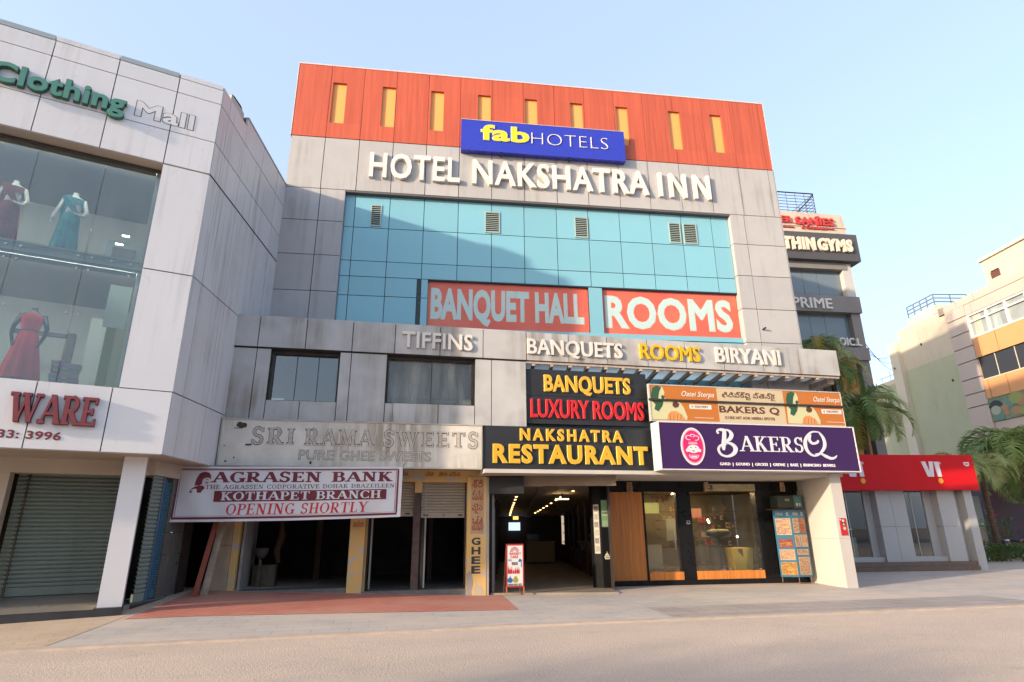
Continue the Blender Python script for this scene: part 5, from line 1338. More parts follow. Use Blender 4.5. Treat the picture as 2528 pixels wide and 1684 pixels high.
# pier beside the passage
KP = Fr(4.87, 17.31, .4)
granite = pm('pier_granite', (.010, .010, .011), .6, .08, noise=.3)
t = thing('granite_pier', 'black granite pier with green notices between passage and wood panel', 'pier', KP.W(.1, 0, -.2))
mb = MB(); mb.slab([(KP.W(-.21, 0, -.35).x, KP.W(-.21, 0, -.35).y), (KP.W(-.19, 0, -.16).x, KP.W(-.19, 0, -.16).y), (4.87, 17.31), KP.W(.27, 0, 0).xy, BK.W(-.42, 0, .0).xy], 0, 3.05)
mb.build('granite', granite, t)
mb = MB(); mb.box(KP, .03, .24, 1.67, 2.42, .001, .008, 0); mb.box(KP, .05, .21, 1.98, 2.12, .008, .009, 1); mb.box(KP, .05, .21, 1.70, 1.85, .008, .009, 2)
for k_ in range(4): mb.box(KP, .06 + k_ * .04, .085 + k_ * .04, 2.02, 2.09, .009, .010, 3)
mb.build('green_notice', [pm('notice_green', (.16, .30, .15), .5), pm('notice_pale', (.45, .5, .35), .5), pm('notice_mid', (.28, .36, .24), .5), dark], t)
_k0 = KP.W(-.19, 0, -.16)
KQ = Fr(_k0.x, _k0.y, math.degrees(math.atan2(17.31 - _k0.y, 4.87 - _k0.x)))
mb = MB(); mb.box(KQ, .03, .20, .95, 2.3, .001, .008, 0)
for k_ in range(6): mb.box(KQ, .05, .18, 1.0 + k_ * .22, 1.15 + k_ * .22, .008, .010, 1 + k_ % 2)
mb.build('menu_strip', [pm('strip_white', (.36, .33, .28), .5), pm('strip_grey', (.28, .26, .22), .5, noise=.5, nscale=30), pm('strip_dark', (.12, .10, .09), .5, noise=.5, nscale=30)], t)
mb = MB(); mb.prism(KP, [(.08, .80), (.20, .80), (.22, .86), (.19, .92), (.15, .97), (.14, 1.02), (.13, .97), (.09, .92), (.06, .86)], .001, .006); mb.box(KP, .09, .19, .83, .85, .006, .007, 1); mb.box(KP, .10, .18, .88, .895, .006, .007, 1); mb.build('pale_emblem', [pm('emblem_cream', (.62, .57, .42), .5), dark], t)
# menu board and box beside it
MBF = Fr(*BK.W(4.70, 0, .42).xy, -8); MB2 = None
t = thing('menu_board', 'blue folding menu board with pictures of dishes by the sunlit pier', 'menu board', BK.W(5.2, .2, .4))
blu = pm('menu_blue', (.045, .16, .26), .4, noise=.15)
l0 = MBF.P.copy(); l0.z = 0
c_ = BK.W(5.18, 0, .60); r_e = BK.W(5.68, 0, .52)
fa = Fr(l0.x, l0.y, math.degrees(math.atan2(c_.y - l0.y, c_.x - l0.x))); wa = (c_ - l0).length
fb = Fr(c_.x, c_.y, math.degrees(math.atan2(r_e.y - c_.y, r_e.x - c_.x))); wb = (r_e - c_).length
prints = [pm('menu_print_rust', (.46, .17, .08), .5, noise=.5, nscale=18), pm('menu_print_cream', (.60, .50, .36), .5, noise=.4, nscale=20), pm('menu_print_yellow', (.56, .36, .08), .5, noise=.5, nscale=16), pm('menu_print_maroon', (.30, .06, .05), .5, noise=.4, nscale=22)]
whp = pm('menu_white_print', (.62, .62, .60), .5)
for fr, wd, cells in ((fa, wa, [(.08, .92, 1.40, 1.88, 1), (.14, .9, 1.04, 1.28, 3), (.1, .93, .68, .98, 1), (.08, .95, .26, .62, 2)]), (fb, wb, [(.06, .46, 1.46, 1.88, 1), (.52, .94, 1.46, 1.88, 0), (.06, .44, 1.06, 1.40, 1), (.5, .95, 1.06, 1.40, 1), (.1, .9, .82, .98, 1), (.12, .9, .26, .76, 1)])):
    mb = MB(); mb.box(fr, 0, wd, .20, 2.12, -.04, 0); pn = mb.build('panel', blu, t)
    for a, b_, z0, z1, k_ in cells:
        mb = MB(); mb.box(fr, a * wd, b_ * wd, z0, z1, 0, .006, 0)
        nl = int((z1 - z0) / .035)
        for i in range(nl):
            z = z1 - .02 - i * .034
            if z - .02 < z0: break
            x = a * wd + .015
            while x < b_ * wd - .04:
                l_ = random.uniform(.03, .11); e_ = min(x + l_, b_ * wd - .015); mb.box(fr, x, e_, z - .02, z, .006, .008, random.choice([1, 1, 1, 2, 2, 3])); x = e_ + .012
        mb.build('menu_sheet', [prints[k_], prints[3], prints[0], prints[2]], pn)
    mb = MB(); ls = sans_letters('MENU', .0, 1, 0, False); put(mb, ls[0], _bb(ls), fr, (wd * .15, wd * .55, 1.97, 2.05), 0, .004); mb.disc(fr, wd * .8, 2.01, .035, .05, 0, .004, n=14); mb.disc(fr, wd * .8, 2.01, .022, .034, .004, .005, 1, n=14); mb.build('printed_words', [whp, blu], pn)
mb = MB(); mb.tube([fb.W(.02, .2, -.05), fb.W(.02, .02, -.05), fb.W(.45, .02, -.05), fb.W(.45, .2, -.05)], .012, 6); mb.tube([fa.W(.05, .2, -.1), fa.W(.05, .05, -.1)], .012, 6); mb.build('stand', pm('rusty_steel', (.22, .13, .09), .6), t)
t = thing('counter_cooler', 'dark green box unit with a small printed panel above the menu board', 'appliance', BK.W(5.3, 2.16, .3))
mb = MB(); mb.box(BK, 4.9, 5.42, 2.2, 2.56, .0, .45); mb.box(BK, 4.72, 5.72, 2.14, 2.17, .0, .5, 1); mb.build('box', [pm('dark_green_box', (.035, .05, .042), .5), pm('dark_red_shelf', (.12, .05, .04), .5)], t)
mb = MB(); mb.box(BK, 5.43, 5.72, 2.18, 2.58, .3, .46, 0); mb.box(BK, 5.47, 5.68, 2.22, 2.54, .46, .464, 1); mb.box(BK, 5.5, 5.56, 2.26, 2.34, .464, .466, 2); mb.box(BK, 5.6, 5.64, 2.26, 2.34, .464, .466, 2); mb.box(BK, 5.15, 5.3, 2.4, 2.47, .45, .452, 3); mb.build('printed_panel', [pm('teal_box', (.05, .12, .13), .5), pm('teal_face', (.10, .20, .20), .4), whp, pm('tag_tan', (.3, .25, .15), .5)], t)
# hanging lamps of wire and glass
wl = pm('amber_wire_lamp', (.60, .38, .20), .3, .6)
def hang(a, d_, zt, lab, hh=.30, ww=.085):
    t = thing('hanging_lamp', lab, 'lamp', BK.W(a, zt - hh, d_), 'small woven lamps hanging along the bakery soffit')
    mb = MB()
    for j in range(14):
        an = j * math.pi * 2 / 14
        mb.tube([BK.W(a + ww * .75 * math.cos(an), zt - .02, d_ + ww * .75 * math.sin(an)), BK.W(a + ww * math.cos(an + .5), zt - hh * .5, d_ + ww * math.sin(an + .5)), BK.W(a + ww * .9 * math.cos(an + .9), zt - hh, d_ + ww * .9 * math.sin(an + .9))], .006, 4)
    for z in (zt - .03, zt - hh * .5, zt - hh + .01): mb.tube([BK.W(a + ww * math.cos(j * .5236), z, d_ + ww * math.sin(j * .5236)) for j in range(13)], .006, 4)
    mb.build('lamp_shade', wl, t)
    mb = MB(); mb.tube([BK.W(a, zt - .05, d_), BK.W(a, 3.03, d_)], .005, 4); mb.build('cord', black_metal, t)
hang(.18, .35, 2.98, 'woven lamp hanging above the wood panel')
hang(5.22, .30, 3.0, 'woven lamp hanging above the menu board', .30, .07)
hang(2.66, .35, 3.0, 'woven lamp hanging beside the aged light box', .3, .06)
mb = MB()
for a, b_ in ((-.75, -.70), (-.3, -.33)): mb.tube([BK.W(a, 3.03, .9), BK.W(b_, 2.8, .92), BK.W(b_ + .03, 2.72, .9)], .006, 4)
tag(mb.build('loose_wires', black_metal), 'thin black wires dangling from the soffit beside the passage', 'wires')
# sunlit pier at the corner
DPd = Vector((.2, 1.94, 0)).normalized()
t = thing('corner_pier', 'pale panelled corner pier with sunlit side carrying the soffit end', 'pier', (11.68, 17.2, 0))
mb = MB(); pc = [(11.51, 16.27), (11.86, 16.285), (12.10, 18.5), (11.73, 18.5)]
mb.slab(pc, -.02, 1.30); mb.slab(pc, 1.305, 3.1)
mb.build('pier', pm('pale_pier_panel', (.60, .555, .515), .4, .4, noise=.08), t)
CP = Fr(11.51, 16.27, 2)
t = thing('fire_point_sign', 'small red plate with pale marks fixed on the corner pier', 'sign', CP.W(.2, 1.39, .0))
mb = MB(); mb.box(CP, .085, .295, 1.39, 1.86, .004, .014); mb.build('plate', pm('red_plate', (.50, .02, .025), .4), t)
mb = MB()
mb.disc(CP, .2, 1.79, .035, .035, .014, .016, 0, 10); mb.box(CP, .15, .25, 1.66, 1.75, .014, .016, 2); mb.box(CP, .09, .14, 1.80, 1.84, .014, .016, 0); mb.prism(CP, [(.17, 1.67), (.2, 1.73), (.23, 1.67)], .016, .018, 0)
mb.disc(CP, .21, 1.58, .05, .05, .014, .016, 1, 12); mb.disc(CP, .21, 1.58, .025, .025, .016, .018, 0, 8); mb.build('printed_marks', [whp, pm('ochre_mark', (.5, .36, .15), .5), dgreen], t)
# ------------------------------------------------------------ phone shop on the right
phone = thing('phone_shop', 'low grey phone shop with a wide red fascia, right of the corner pier', 'shop', VF.W(2.6, 0, -1))
grey_p = pm('cool_grey_panel', (.48, .47, .47), .35, .4, noise=.06)
VG = VF.off(.4)
fz = VG.rect([Q(270, 218), Q(1312, 255), Q(1368, 565), Q(100, 550)])
mb = MB(); mb.box(VF, -2.4, 5.44, 2.95, 4.30, -.6, .40); mb.build('red_fascia', pm('red_fascia', (.62, .006, .012), .5, .2, noise=.04), phone)
mb = MB()
e_ = [VF.pt(q)[0] for q in (Q(410, 560), Q(540, 560), Q(668, 560))]
for a, b_ in ((1.33, 1.93), (1.935, 2.53), (3.92, 4.66)):
    mb.box(VF, a, b_ - .006, .33, 1.60, -.5, 0); mb.box(VF, a, b_ - .006, 1.61, 2.96, -.5, 0)
mb.box(VF, 1.05, 1.329, .33, 2.96, -.5, -.35); mb.box(VF, 3.60, 3.919, .33, 2.96, -.5, -.35)
mb.box(VF, -2.4, 1.33, .33, .50, -.5, -.12); mb.box(VF, 2.53, 3.92, .33, .50, -.5, -.12)
mb.box(VF, 4.66, 4.95, .33, 2.96, -.5, -.25)
mb.build('wall_panels', grey_p, phone)
mb = MB(); mb.slab([VF.W(4.95, 0, .12).xy, VF.W(5.30, 0, .12).xy, VF.W(5.30, 0, -.5).xy, VF.W(4.95, 0, -.5).xy], -.02, 2.96); mb.build('end_pier', grey_p, phone)
mb = MB(); mb.box(VF, -2.4, 4.95, -.02, .16, -.5, .16); mb.box(VF, -2.4, 4.95, .16, .33, -.5, .06); mb.build('plinth_step', pm('brown_granite', (.20, .125, .09), .4, .5, noise=.3, nscale=6), phone)
for a, b_ in ((-.4, 1.05), (2.53, 3.60)):
    mb = MB(); mb.box(VF, a, b_, .50, 2.95, -.42, -.40); q = mb.build('window_pane', shopglass, phone)
    mb = MB(); mb.box(VF, (a + b_) / 2 - .01, (a + b_) / 2 + .01, .5, 2.95, -.39, -.38); mb.build('window_joint', steel, q)
mb = MB(); mb.box(VF, .22, .38, 1.5, 1.53, -.39, -.36); mb.build('handle', steel, phone)
mb = MB(); mb.box(VF, -2.4, 5.2, .4, 4.2, -3.0, -2.9, 0); mb.box(VF, -2.4, 5.2, .36, .45, -2.9, -.5, 1); mb.box(VF, -2.4, 5.25, 4.2, 4.25, -3.0, -.6, 0); mb.box(VF, 5.2, 5.28, 0, 4.2, -3.0, -.5, 0); mb.box(VF, 1.2, 2.6, .45, 2.95, -2.9, -.6, 0); mb.box(VF, 3.8, 5.2, .45, 2.95, -2.9, -.6, 0); mb.box(VF, -.1, .2, .45, 2.3, -2.2, -2.1, 3); mb.box(VF, .95, 1.15, .45, 2.6, -1.8, -1.7, 0); mb.box(VF, 2.9, 3.2, .45, 1.0, -1.2, -.9, 2); mb.box(VF, .5, .9, .45, 1.2, -1.4, -1.0, 2); mb.box(VF, 2.6, 3.5, 1.2, 2.6, -2.88, -2.8, 3)
mb.build('shop_interior', [pm('shop_dim_wall', (.20, .17, .13), .7, noise=.4), pm('shop_dim_floor', (.22, .15, .10), .4), pm('white_desk', (.55, .53, .48), .5), pm('teal_display', (.12, .22, .20), .5, noise=.5, nscale=4)], phone)
vw = pm('white_logo', (.76, .70, .76), .35); vo = pm('orange_dot', (.86, .34, .02), .35)
def vi(dx, parent):
    mb = MB(); o_ = lambda x, z: (x + dx, z)
    mb.prism(VG, [o_(3.20, 4.04), o_(3.38, 4.04), o_(3.485, 3.62), o_(3.53, 4.04), o_(3.70, 4.04), o_(3.63, 3.455), o_(3.37, 3.455)], .001, .02)
    mb.prism(VG, [o_(3.74, 4.035), o_(3.935, 4.035), o_(3.965, 3.455), o_(3.79, 3.455)], .001, .02)
    mb.disc(VG, 3.875 + dx, 3.30, .10, .105, .001, .02, 1, 18)
    mb.disc(VG, 3.99 + dx, 3.98, .045, .05, .001, .01, 0, 12); mb.disc(VG, 3.99 + dx, 3.98, .032, .036, .01, .012, 2, 12); mb.box(VG, 3.98 + dx, 4.0 + dx, 3.96, 4.0, .012, .014, 0)
    mb.build('shop_emblem', [vw, vo, pm('red_fill', (.60, .006, .012), .35)], parent)
vi(0, phone); vi(-3.24, phone)
mb = MB(); mb.prism(VG, [(5.0, 4.02), (5.24, 4.02), (5.24, 3.90), (5.17, 3.86), (5.08, 3.86), (5.0, 3.93)], .001, .012, 0); ls = sans_letters('VI-4G', .02, 1, 0, False); put(mb, ls[0], _bb(ls), VG, (5.03, 5.21, 3.91, 3.98), .012, .016, 1); mb.build('small_tag', [vw, pm('red_print', (.5, .02, .03), .5)], phone)

# ------------------------------------------------------------ tower behind
tower = thing('gym_tower', 'tall grey commercial tower with sign bands rising behind the hotel', 'building', GY.W(18, 0, -4))
tg = pm('tower_grey', (.27, .255, .245), .5, noise=.15); tcream = pm('tower_cream', (.66, .56, .46), .8, streak=.6, noise=.15); tdark = pm('tower_charcoal', (.085, .085, .09), .5); tglass = pm('tower_glazing', (.17, .22, .25), .08, .8)
mb = MB(); mb.prism(GY, [(12.5, 17.6), (23.3, 17.6), (23.52, 18.1), (23.3, 19.05), (12.5, 19.15)], -8, 0); mb.box(GY, 12.5, 23.45, 18.15, 18.2, -.2, .05); mb.build('parapet', tcream, tower)
mb = MB(); mb.box(GY, 12.5, 23.75, 15.92, 17.6, -8, .35); mb.build('dark_sign_band', tdark, tower)
mb = MB(); mb.box(GY, 12.5, 23.35, 12.87, 13.82, -8, .15); mb.box(GY, 12.5, 23.3, 10.15, 10.85, -8, .15); mb.box(GY, 12.5, 23.0, 15.5, 15.91, -8, .05); mb.build('sign_band', tg, tower)
mb = MB(); mb.box(GY, 22.75, 23.3, 13.82, 15.9, -8, .0); mb.build('corner_column', pm('tower_white', (.60, .58, .55), .5), tower)
mb = MB(); mb.box(GY, 22.75, 23.3, 3, 12.87, -8, .0); mb.box(GY, 12.5, 22.7, 3, 4.5, -8, -.1); mb.build('corner_column', tg, tower)
for z0, z1 in ((13.82, 15.5), (10.85, 12.86), (4.5, 10.14)):
    for a, b_ in ((12.5, 15.2), (15.22, 17.6), (17.62, 19.6), (19.62, 20.4), (20.42, 21.3), (21.32, 22.73)):
        mb = MB(); mb.box(GY, a, b_, z0, z1, -.4, -.3); mb.build('window_pane', tglass, tower)
mb = MB(); mb.box(GY, 21.6, 22.6, 5, 10.1, -.3, -.15); mb.build('orange_panel', pm('ochre_panel', (.50, .24, .05), .5, noise=.2), tower)
pinkl = pm('faded_red_letter', (.62, .06, .06), .5, noise=.2)
t = thing('tower_name_sign', 'faded red raised letters on the cream tower parapet', 'sign', GY.W(20, 18, .1))
letter_sign(GY, (*[GY.pt(q, .1)[0] for q in (N(190, 420), N(302, 420))], 18.32, 18.72), 'ER', pinkl, t, .0, .12, bold=.03)
letter_sign(GY, (*[GY.pt(q, .1)[0] for q in (N(333, 420), N(705, 450))], 18.22, 18.72), 'SANIES', pinkl, t, .0, .12, bold=.03)
mb = MB(); s_, z_ = GY.pt(N(540, 380), .1); mb.disc(GY, s_, z_, .17, .09, 0, .1); s2, z2 = GY.pt(N(400, 505), .1); ls = sans_letters('E Grurbuns', .03, 1, .2, False); put(mb, ls[0], _bb(ls), GY, (s2, GY.pt(N(635, 505), .1)[0], 17.98, 18.2), 0, .08); mb.box(GY, GY.pt(N(640, 518), .1)[0], GY.pt(N(715, 518), .1)[0], 18.02, 18.07, 0, .08); mb.box(GY, GY.pt(N(200, 490), .1)[0], GY.pt(N(325, 495), .1)[0], 18.02, 18.07, 0, .08); mb.build('small_letters', pinkl, t)
t = thing('gym_sign', 'cream block letters reading THIN GYMS on the charcoal tower band', 'sign', GY.W(20, 16.5, .4))
letter_sign(GY, (*[GY.pt(q, .45)[0] for q in (N(185, 660), N(528, 680))], 16.42, 17.2), 'ITHIN', pm('cream_block_letter', (.78, .68, .56), .5), t, .351, .50, bold=.05)
letter_sign(GY, (*[GY.pt(q, .45)[0] for q in (N(552, 680), N(885, 690))], 16.42, 17.2), 'GYMS', pm('cream_block_letter', (.78, .68, .56), .5), t, .351, .50, bold=.05)
t = thing('tower_band_sign', 'white letters reading PRIME on the grey tower band', 'sign', GY.W(20, 13, .2))
letter_sign(GY, (*[GY.pt(q, .2)[0] for q in (N(300, 1210), N(683, 1220))], 13.02, 13.62), 'PRIME', white_paint, t, .151, .25, bold=.015)
t = thing('tower_low_sign', 'white letters near the palm tops on the lower tower band', 'sign', GY.W(22, 11, .2))
letter_sign(GY, (*[GY.pt(q, .2)[0] for q in (O(545, 330), O(745, 330))], 10.95, 11.4), 'OIC.L', white_paint, t, .02, .15, bold=.02)
# roof frame
t = thing('roof_frame', 'black steel lattice frame standing on the tower roof', 'frame', GY.W(20, 19.1, -.5))
mb = MB()
def bar(p, q, r_=.025): mb.tube([p, q], r_, 4)
for i in range(12): bar(GY.W(15.6 + i * .58, 19.1, -.3), GY.W(15.6 + i * .58, 20.55, -.3), .02)
for k_ in range(8): bar(GY.W(14.5, 19.15 + k_ * .2, -.3), GY.W(22.0, 19.15 + k_ * .2, -.3), .02 if k_ < 7 else .045)
for i in range(6): bar(GY.W(22.0, 19.1, -.3 - i * .7), GY.W(22.0, 20.55, -.3 - i * .7), .02)
for k_ in range(8): bar(GY.W(22.0, 19.15 + k_ * .2, -.3), GY.W(22.0, 19.15 + k_ * .2, -4.0), .02)
bar(GY.W(20.75, 19.15, -.28), GY.W(22.0, 20.5, -.28), .03)
mb.build('lattice', black_metal, t)

# ------------------------------------------------------------ building across the lane
RB = Fr(38, 42, 85)
RB.n = -RB.n            # this wall looks back towards the hotel
lane = thing('lane_building', 'sunlit cream and green building with orange window bands at the far right', 'building', RB.W(-6, 0, -3))
rs = lambda q, d=0: RB.pt(q, d)[0]
rz = lambda q, d=0: RB.pt(q, d)[1]
cream = pm('sunny_cream_paint', (.64, .56, .44), .8, noise=.07, streak=.25); pgreen = pm('pale_green_paint', (.50, .52, .36), .85, noise=.08, streak=.2); rwhite = pm('pale_white_paint', (.70, .64, .52), .8, noise=.06)
s_cl = rs(P(780, 850)); s_pil0 = rs(P(400, 1000)); s_pil1 = rs(P(318, 930)); ztop = 16.9
mb = MB(); mb.box(RB, s_cl, s_pil0, 0, 13.6, -10, 0, 1); mb.box(RB, s_cl, s_pil0, 13.6, ztop + .1, -10, 0, 0); mb.build('green_wall', [cream, pgreen], lane)
mb = MB(); mb.box(RB, s_pil0 + .005, s_pil1, 0, 16.1, -3, .35); mb.build('pilaster', rwhite, lane)
clad = pm('pink_grey_cladding', (.56, .465, .41), .5, .4, noise=.06)
zr = sorted([rz(P(*q)) for q in ((765, 748), (790, 862), (812, 970), (835, 1075), (865, 1203), (893, 1312), (915, 1410))], reverse=True)
s_w0 = rs(P(905, 700)); near = -24
mb = MB()
edges = [ztop - 0.0] + zr + [0]
for z1, z0 in zip(edges[:-1], edges[1:]): mb.box(RB, s_w0 + .01, s_cl - .005, z0 + .03, z1 - .03, -10, .12)
zz1 = rz(P(1342, 395)); zt_ = rz(P(1342, 325))
xs_ = [near, -20.5, -18.5, -16.6, -14.7, -12.9, s_w0 - 1.0, s_w0 + .6, s_cl + .55, s_cl]
for a, b_ in zip(xs_[:-1], xs_[1:]):
    mb.box(RB, a + .02, b_ - .02, zz1, zt_, -10, .13)
zw1, zw0 = rz(P(905, 690)), rz(P(950, 865))
for a, b_ in zip([near, -19, -16, -13, s_w0 - .6], [-19, -16, -13, s_w0 - .6, s_w0]): mb.box(RB, a + .02, b_ - .02, zw1 + .02, zz1 - .03, -10, .12)
mb.build('cladding', clad, lane)
orb = pm('orange_band', (.70, .34, .14), .45, noise=.05)
zo = [zw0, rz(P(980, 1020)), rz(P(1018, 1190)), rz(P(1050, 1340)), rz(P(1100, 1512))]
mb = MB()
for a, b_ in ((near, -20), (-20, -17), (-17, -14.2), (-14.2, rs(P(1125, 815))), (rs(P(1125, 815)), rs(P(990, 870))), (rs(P(990, 870)), s_w0)):
    mb.box(RB, a + .03, b_ - .03, zo[1] + .02, zo[0] - .02, -10, .10); mb.box(RB, a + .03, b_ - .03, zo[3] + .02, zo[2] - .02, -10, .10)
mb.build('orange_band', orb, lane)
mb = MB(); mb.box(RB, near, s_w0, zo[2], zo[1], -.3, -.05); mb.build('dark_window', pm('dark_window_glass', (.03, .028, .03), .15, .5), lane)
mb = MB()
for a in (s_w0 - 1.35, s_w0 - 2.9, s_w0 - 4.5): mb.box(RB, a, a + .04, zo[2], zo[1], -.049, -.02)
mb.box(RB, near, s_w0, zo[2], zo[2] + .05, -.049, .02); mb.build('dark_window_joint', rwhite, lane)
mb = MB(); mb.box(RB, near, s_w0, zw0, zw1, -.3, -.05, 0)
mb.build('window_glass', pm('pale_window_glass', (.36, .40, .40), .12, .6, noise=.3, nscale=.7), lane)
mb = MB()
ed = [s_w0 - 1.55 * i for i in range(9)]
for i, a in enumerate(ed): mb.box(RB, a - .10, a + .02, zw0, zw1, -.15, .10)
for z in (zw0, zw1 - .10, zw0 + (zw1 - zw0) * .66): mb.box(RB, near, s_w0 - .1, z, z + .10, -.149, .09)
mb.build('window_frame', white_paint, lane)
rcur = [pm('white_curtain', (.62, .56, .48), .8, grain=(.3, 14, .5)), pm('blue_curtain', (.42, .50, .52), .8, grain=(.3, 14, .5))]
for i in range(8):
    if i % 3 == 2: continue
    mb = MB(); mb.box(RB, ed[i] - 1.0, ed[i] - .35, zw0 + .1, zw1 - .1, -.049, -.04); mb.build('curtain', rcur[i % 2], lane)
mural = pm('mural_green', (.20, .30, .20), .6, noise=.4, nscale=1.5)
mb = MB(); mb.box(RB, near, s_w0, zo[4], zo[3], -.3, .08); mb.box(RB, near, s_w0, 3.4, zo[4] - .02, -.3, .0, 1); q_ = mb.build('mural_panel', [mural, clad], lane)
mb = MB()
mfr = RB
for (px, py, r1, m_) in ((1125, 1395, .55, 0), (1125, 1420, .38, 1), (1200, 1395, .28, 2), (1235, 1360, .34, 3), (1320, 1335, .45, 2), (1275, 1320, .5, 4), (1210, 1440, .22, 2), (1290, 1420, .36, 2), (1165, 1470, .3, 3), (1335, 1420, .3, 4)):
    a, z = RB.pt(P(px, py), .1); mb.disc(RB, a, z, r1, r1 * .8, .08, .10 + m_ * .002, m_, 14, 0, 180 if m_ == 0 else 360)
mb.build('mural_figure', [pm('mural_black', (.03, .04, .05), .6), pm('mural_pale', (.40, .42, .34), .6), pm('mural_tan', (.42, .22, .12), .6), pm('mural_teal', (.12, .26, .24), .6), pm('mural_olive', (.28, .32, .10), .6)], q_)
mb = MB(); a0, a1 = rs(P(1010, 275), -.8), near; z0, z1 = zt_, rz(P(1010, 275), -.8); mb.box(RB, a1, a0, z0 - 1.5, z1, -6, -.8, 0); mb.box(RB, a1, a0 + .15, z1, z1 + .22, -6.1, -.65, 1)
wz = RB.rect([P(1080, 355), P(1152, 320), P(1162, 372), P(1095, 405)], -.8); mb.box(RB, *wz, -.82, -.79, 2); mb.box(RB, wz[0] - .1, wz[1] + .05, wz[3], wz[3] + .06, -.8, -.74, 2)
mb.build('penthouse', [cream, pm('pale_slab', (.52, .50, .47), .6), pm('brown_vent', (.12, .05, .035), .7)], lane)
mb = MB(); a0, a1 = rs(P(618, 605)), rs(P(488, 690)); zb = ztop; zt2 = rz(P(612, 612)); mb.box(RB, a0 - .1, a1, zb - .5, zt2, -3.2, -.2); mb.box(RB, s_cl + .2, a0, ztop + .1, ztop + .28, -6, .05); mb.box(RB, a1, a1 + 1.5, ztop - .3, ztop + .9, -2.5, -.6); mb.build('stair_head', rwhite, lane)
mb = MB()
for i in range(5):
    a = a0 - .05 + (a1 - a0 + 1.0) * i / 4
    for z in (0,): mb.tube([RB.W(a, zt2, -.3), RB.W(a, zt2 + .9, -.3)], .05, 5)
for k_ in range(3): mb.tube([RB.W(a0 - .05, zt2 + .3 + .3 * k_, -.3), RB.W(a1 + .95, zt2 + .3 + .3 * k_, -.3)], .045, 5); mb.tube([RB.W(a0 - .05, zt2 + .3 + .3 * k_, -.3), RB.W(a0 - .05, zt2 + .3 + .3 * k_, -3)], .045, 5)
for i in (1, 2): mb.tube([RB.W(a0 - .05, zt2, -.3 - 1.35 * i), RB.W(a0 - .05, zt2 + .9, -.3 - 1.35 * i)], .05, 5)
mb.build('roof_railing', pm('blue_grey_rail', (.16, .20, .25), .5), lane)
mb = MB()
for q in ((545, 910), (372, 1097), (790, 1188)):
    a, z = RB.pt(P(*q), .03); mb.disc(RB, a, z, .07, .10, .0, .06 if q[0] != 372 else .4, n=8)
mb.build('wall_fitting', dark_brown, lane)
# white annex behind the green wall
ann = thing('white_annex', 'low white and green annex between the palms and the lane building', 'building', RB.W(10, 0, -2))
mb = MB(); mb.box(RB, s_pil1 + .02, s_pil1 + 9, 0, rz(P(250, 1205)), -6, -.2, 0); mb.box(RB, s_pil1 + .05, s_pil1 + 8.9, .1, rz(P(250, 1240)), -.19, -.15, 1); mb.build('wall', [rwhite, pgreen], ann)
mb = MB(); zt3 = rz(P(250, 1205))
for i in range(5): mb.tube([RB.W(s_pil1 + .5 + i * 1.1, zt3, -.5), RB.W(s_pil1 + .5 + i * 1.1, zt3 + .9, -.5)], .03, 4)
mb.tube([RB.W(s_pil1 + .3, zt3 + .5, -.5), RB.W(s_pil1 + 5, zt3 + .5, -.5)], .03, 4); mb.build('railing', rwhite, ann)
mb = MB(); zz2 = 15.0
mb.loft([[RB.W(s_pil1 + .05 + r_ * math.cos(a), z, -2 + r_ * math.sin(a)) for a in [i * .3927 for i in range(16)]] for r_, z in ((1.9, zt3 - 2), (1.9, 12.6), (1.9, 14.0), (1.5, 15.1), (.6, 15.6))])
mb.build('round_tank', rwhite, ann, smooth=True)
# wires
mb = MB()
for k_ in range(3):
    p0 = GY.W(23.3, 10.6 + k_ * .25, 0); p1 = RB.W(s_pil1, 15.2 - k_ * .6, .4)
    mb.tube([p0 + (p1 - p0) * (i / 10) + Vector((0, 0, -1.2 * (i / 10) * (1 - i / 10))) for i in range(11)], .018, 4)
tag(mb.build('overhead_wires', black_metal), 'thin overhead wires between the tower and the lane building', 'wires')
# purple shop at the end of the lane
FA = Fr(0, 33, 0)
t = thing('purple_shop', 'dark purple shopfront wall behind the parked motorcycles', 'shop', FA.W(36, 0, 0))
mb = MB(); a0, z1 = FA.pt(Q(1385, 560)); mb.box(FA, a0, a0 + 3.95, 0, z1 + .9, -2, 0); mb.build('wall', pm('dark_purple_wall', (.10, .055, .085), .5, noise=.15), t)
mb = MB()
for q0, q1, m_ in (((1425, 745), (1500, 752), 0), ((1430, 770), (1495, 776), 0), ((1440, 782), (1540, 795), 1)):
    r_ = FA.rect([Q(*q0), Q(q1[0], q0[1]), Q(*q1), Q(q0[0], q1[1])]); mb.box(FA, *r_, 0, .01, m_)
mb.build('printed_words', [whp, redl], t)
t = thing('green_poster', 'pale poster with a dark green picture beside the purple wall', 'poster', FA.W(32.9, .8, .1))
FB = Fr(0, 31, 0); r_ = FB.rect([Q(1282, 610), Q(1370, 620), Q(1428, 890), Q(1345, 892)])
mb = MB(); mb.box(FB, *r_, -.1, 0); mb.box(FB, r_[0] + .15, r_[1] - .45, r_[2] + .25, r_[3] - .65, 0, .01, 1); mb.box(FB, r_[0] + .2, r_[1] - .1, r_[2] + .05, r_[2] + .14, 0, .01, 2); mb.box(FB, r_[0], r_[1], .0, r_[2] - .02, -.1, -.02, 3)
mb.build('sheet', [pm('poster_pale_green', (.30, .36, .33), .5), pm('poster_dark_green', (.03, .16, .08), .5), whp, pm('beige_base', (.42, .36, .28), .7)], t)

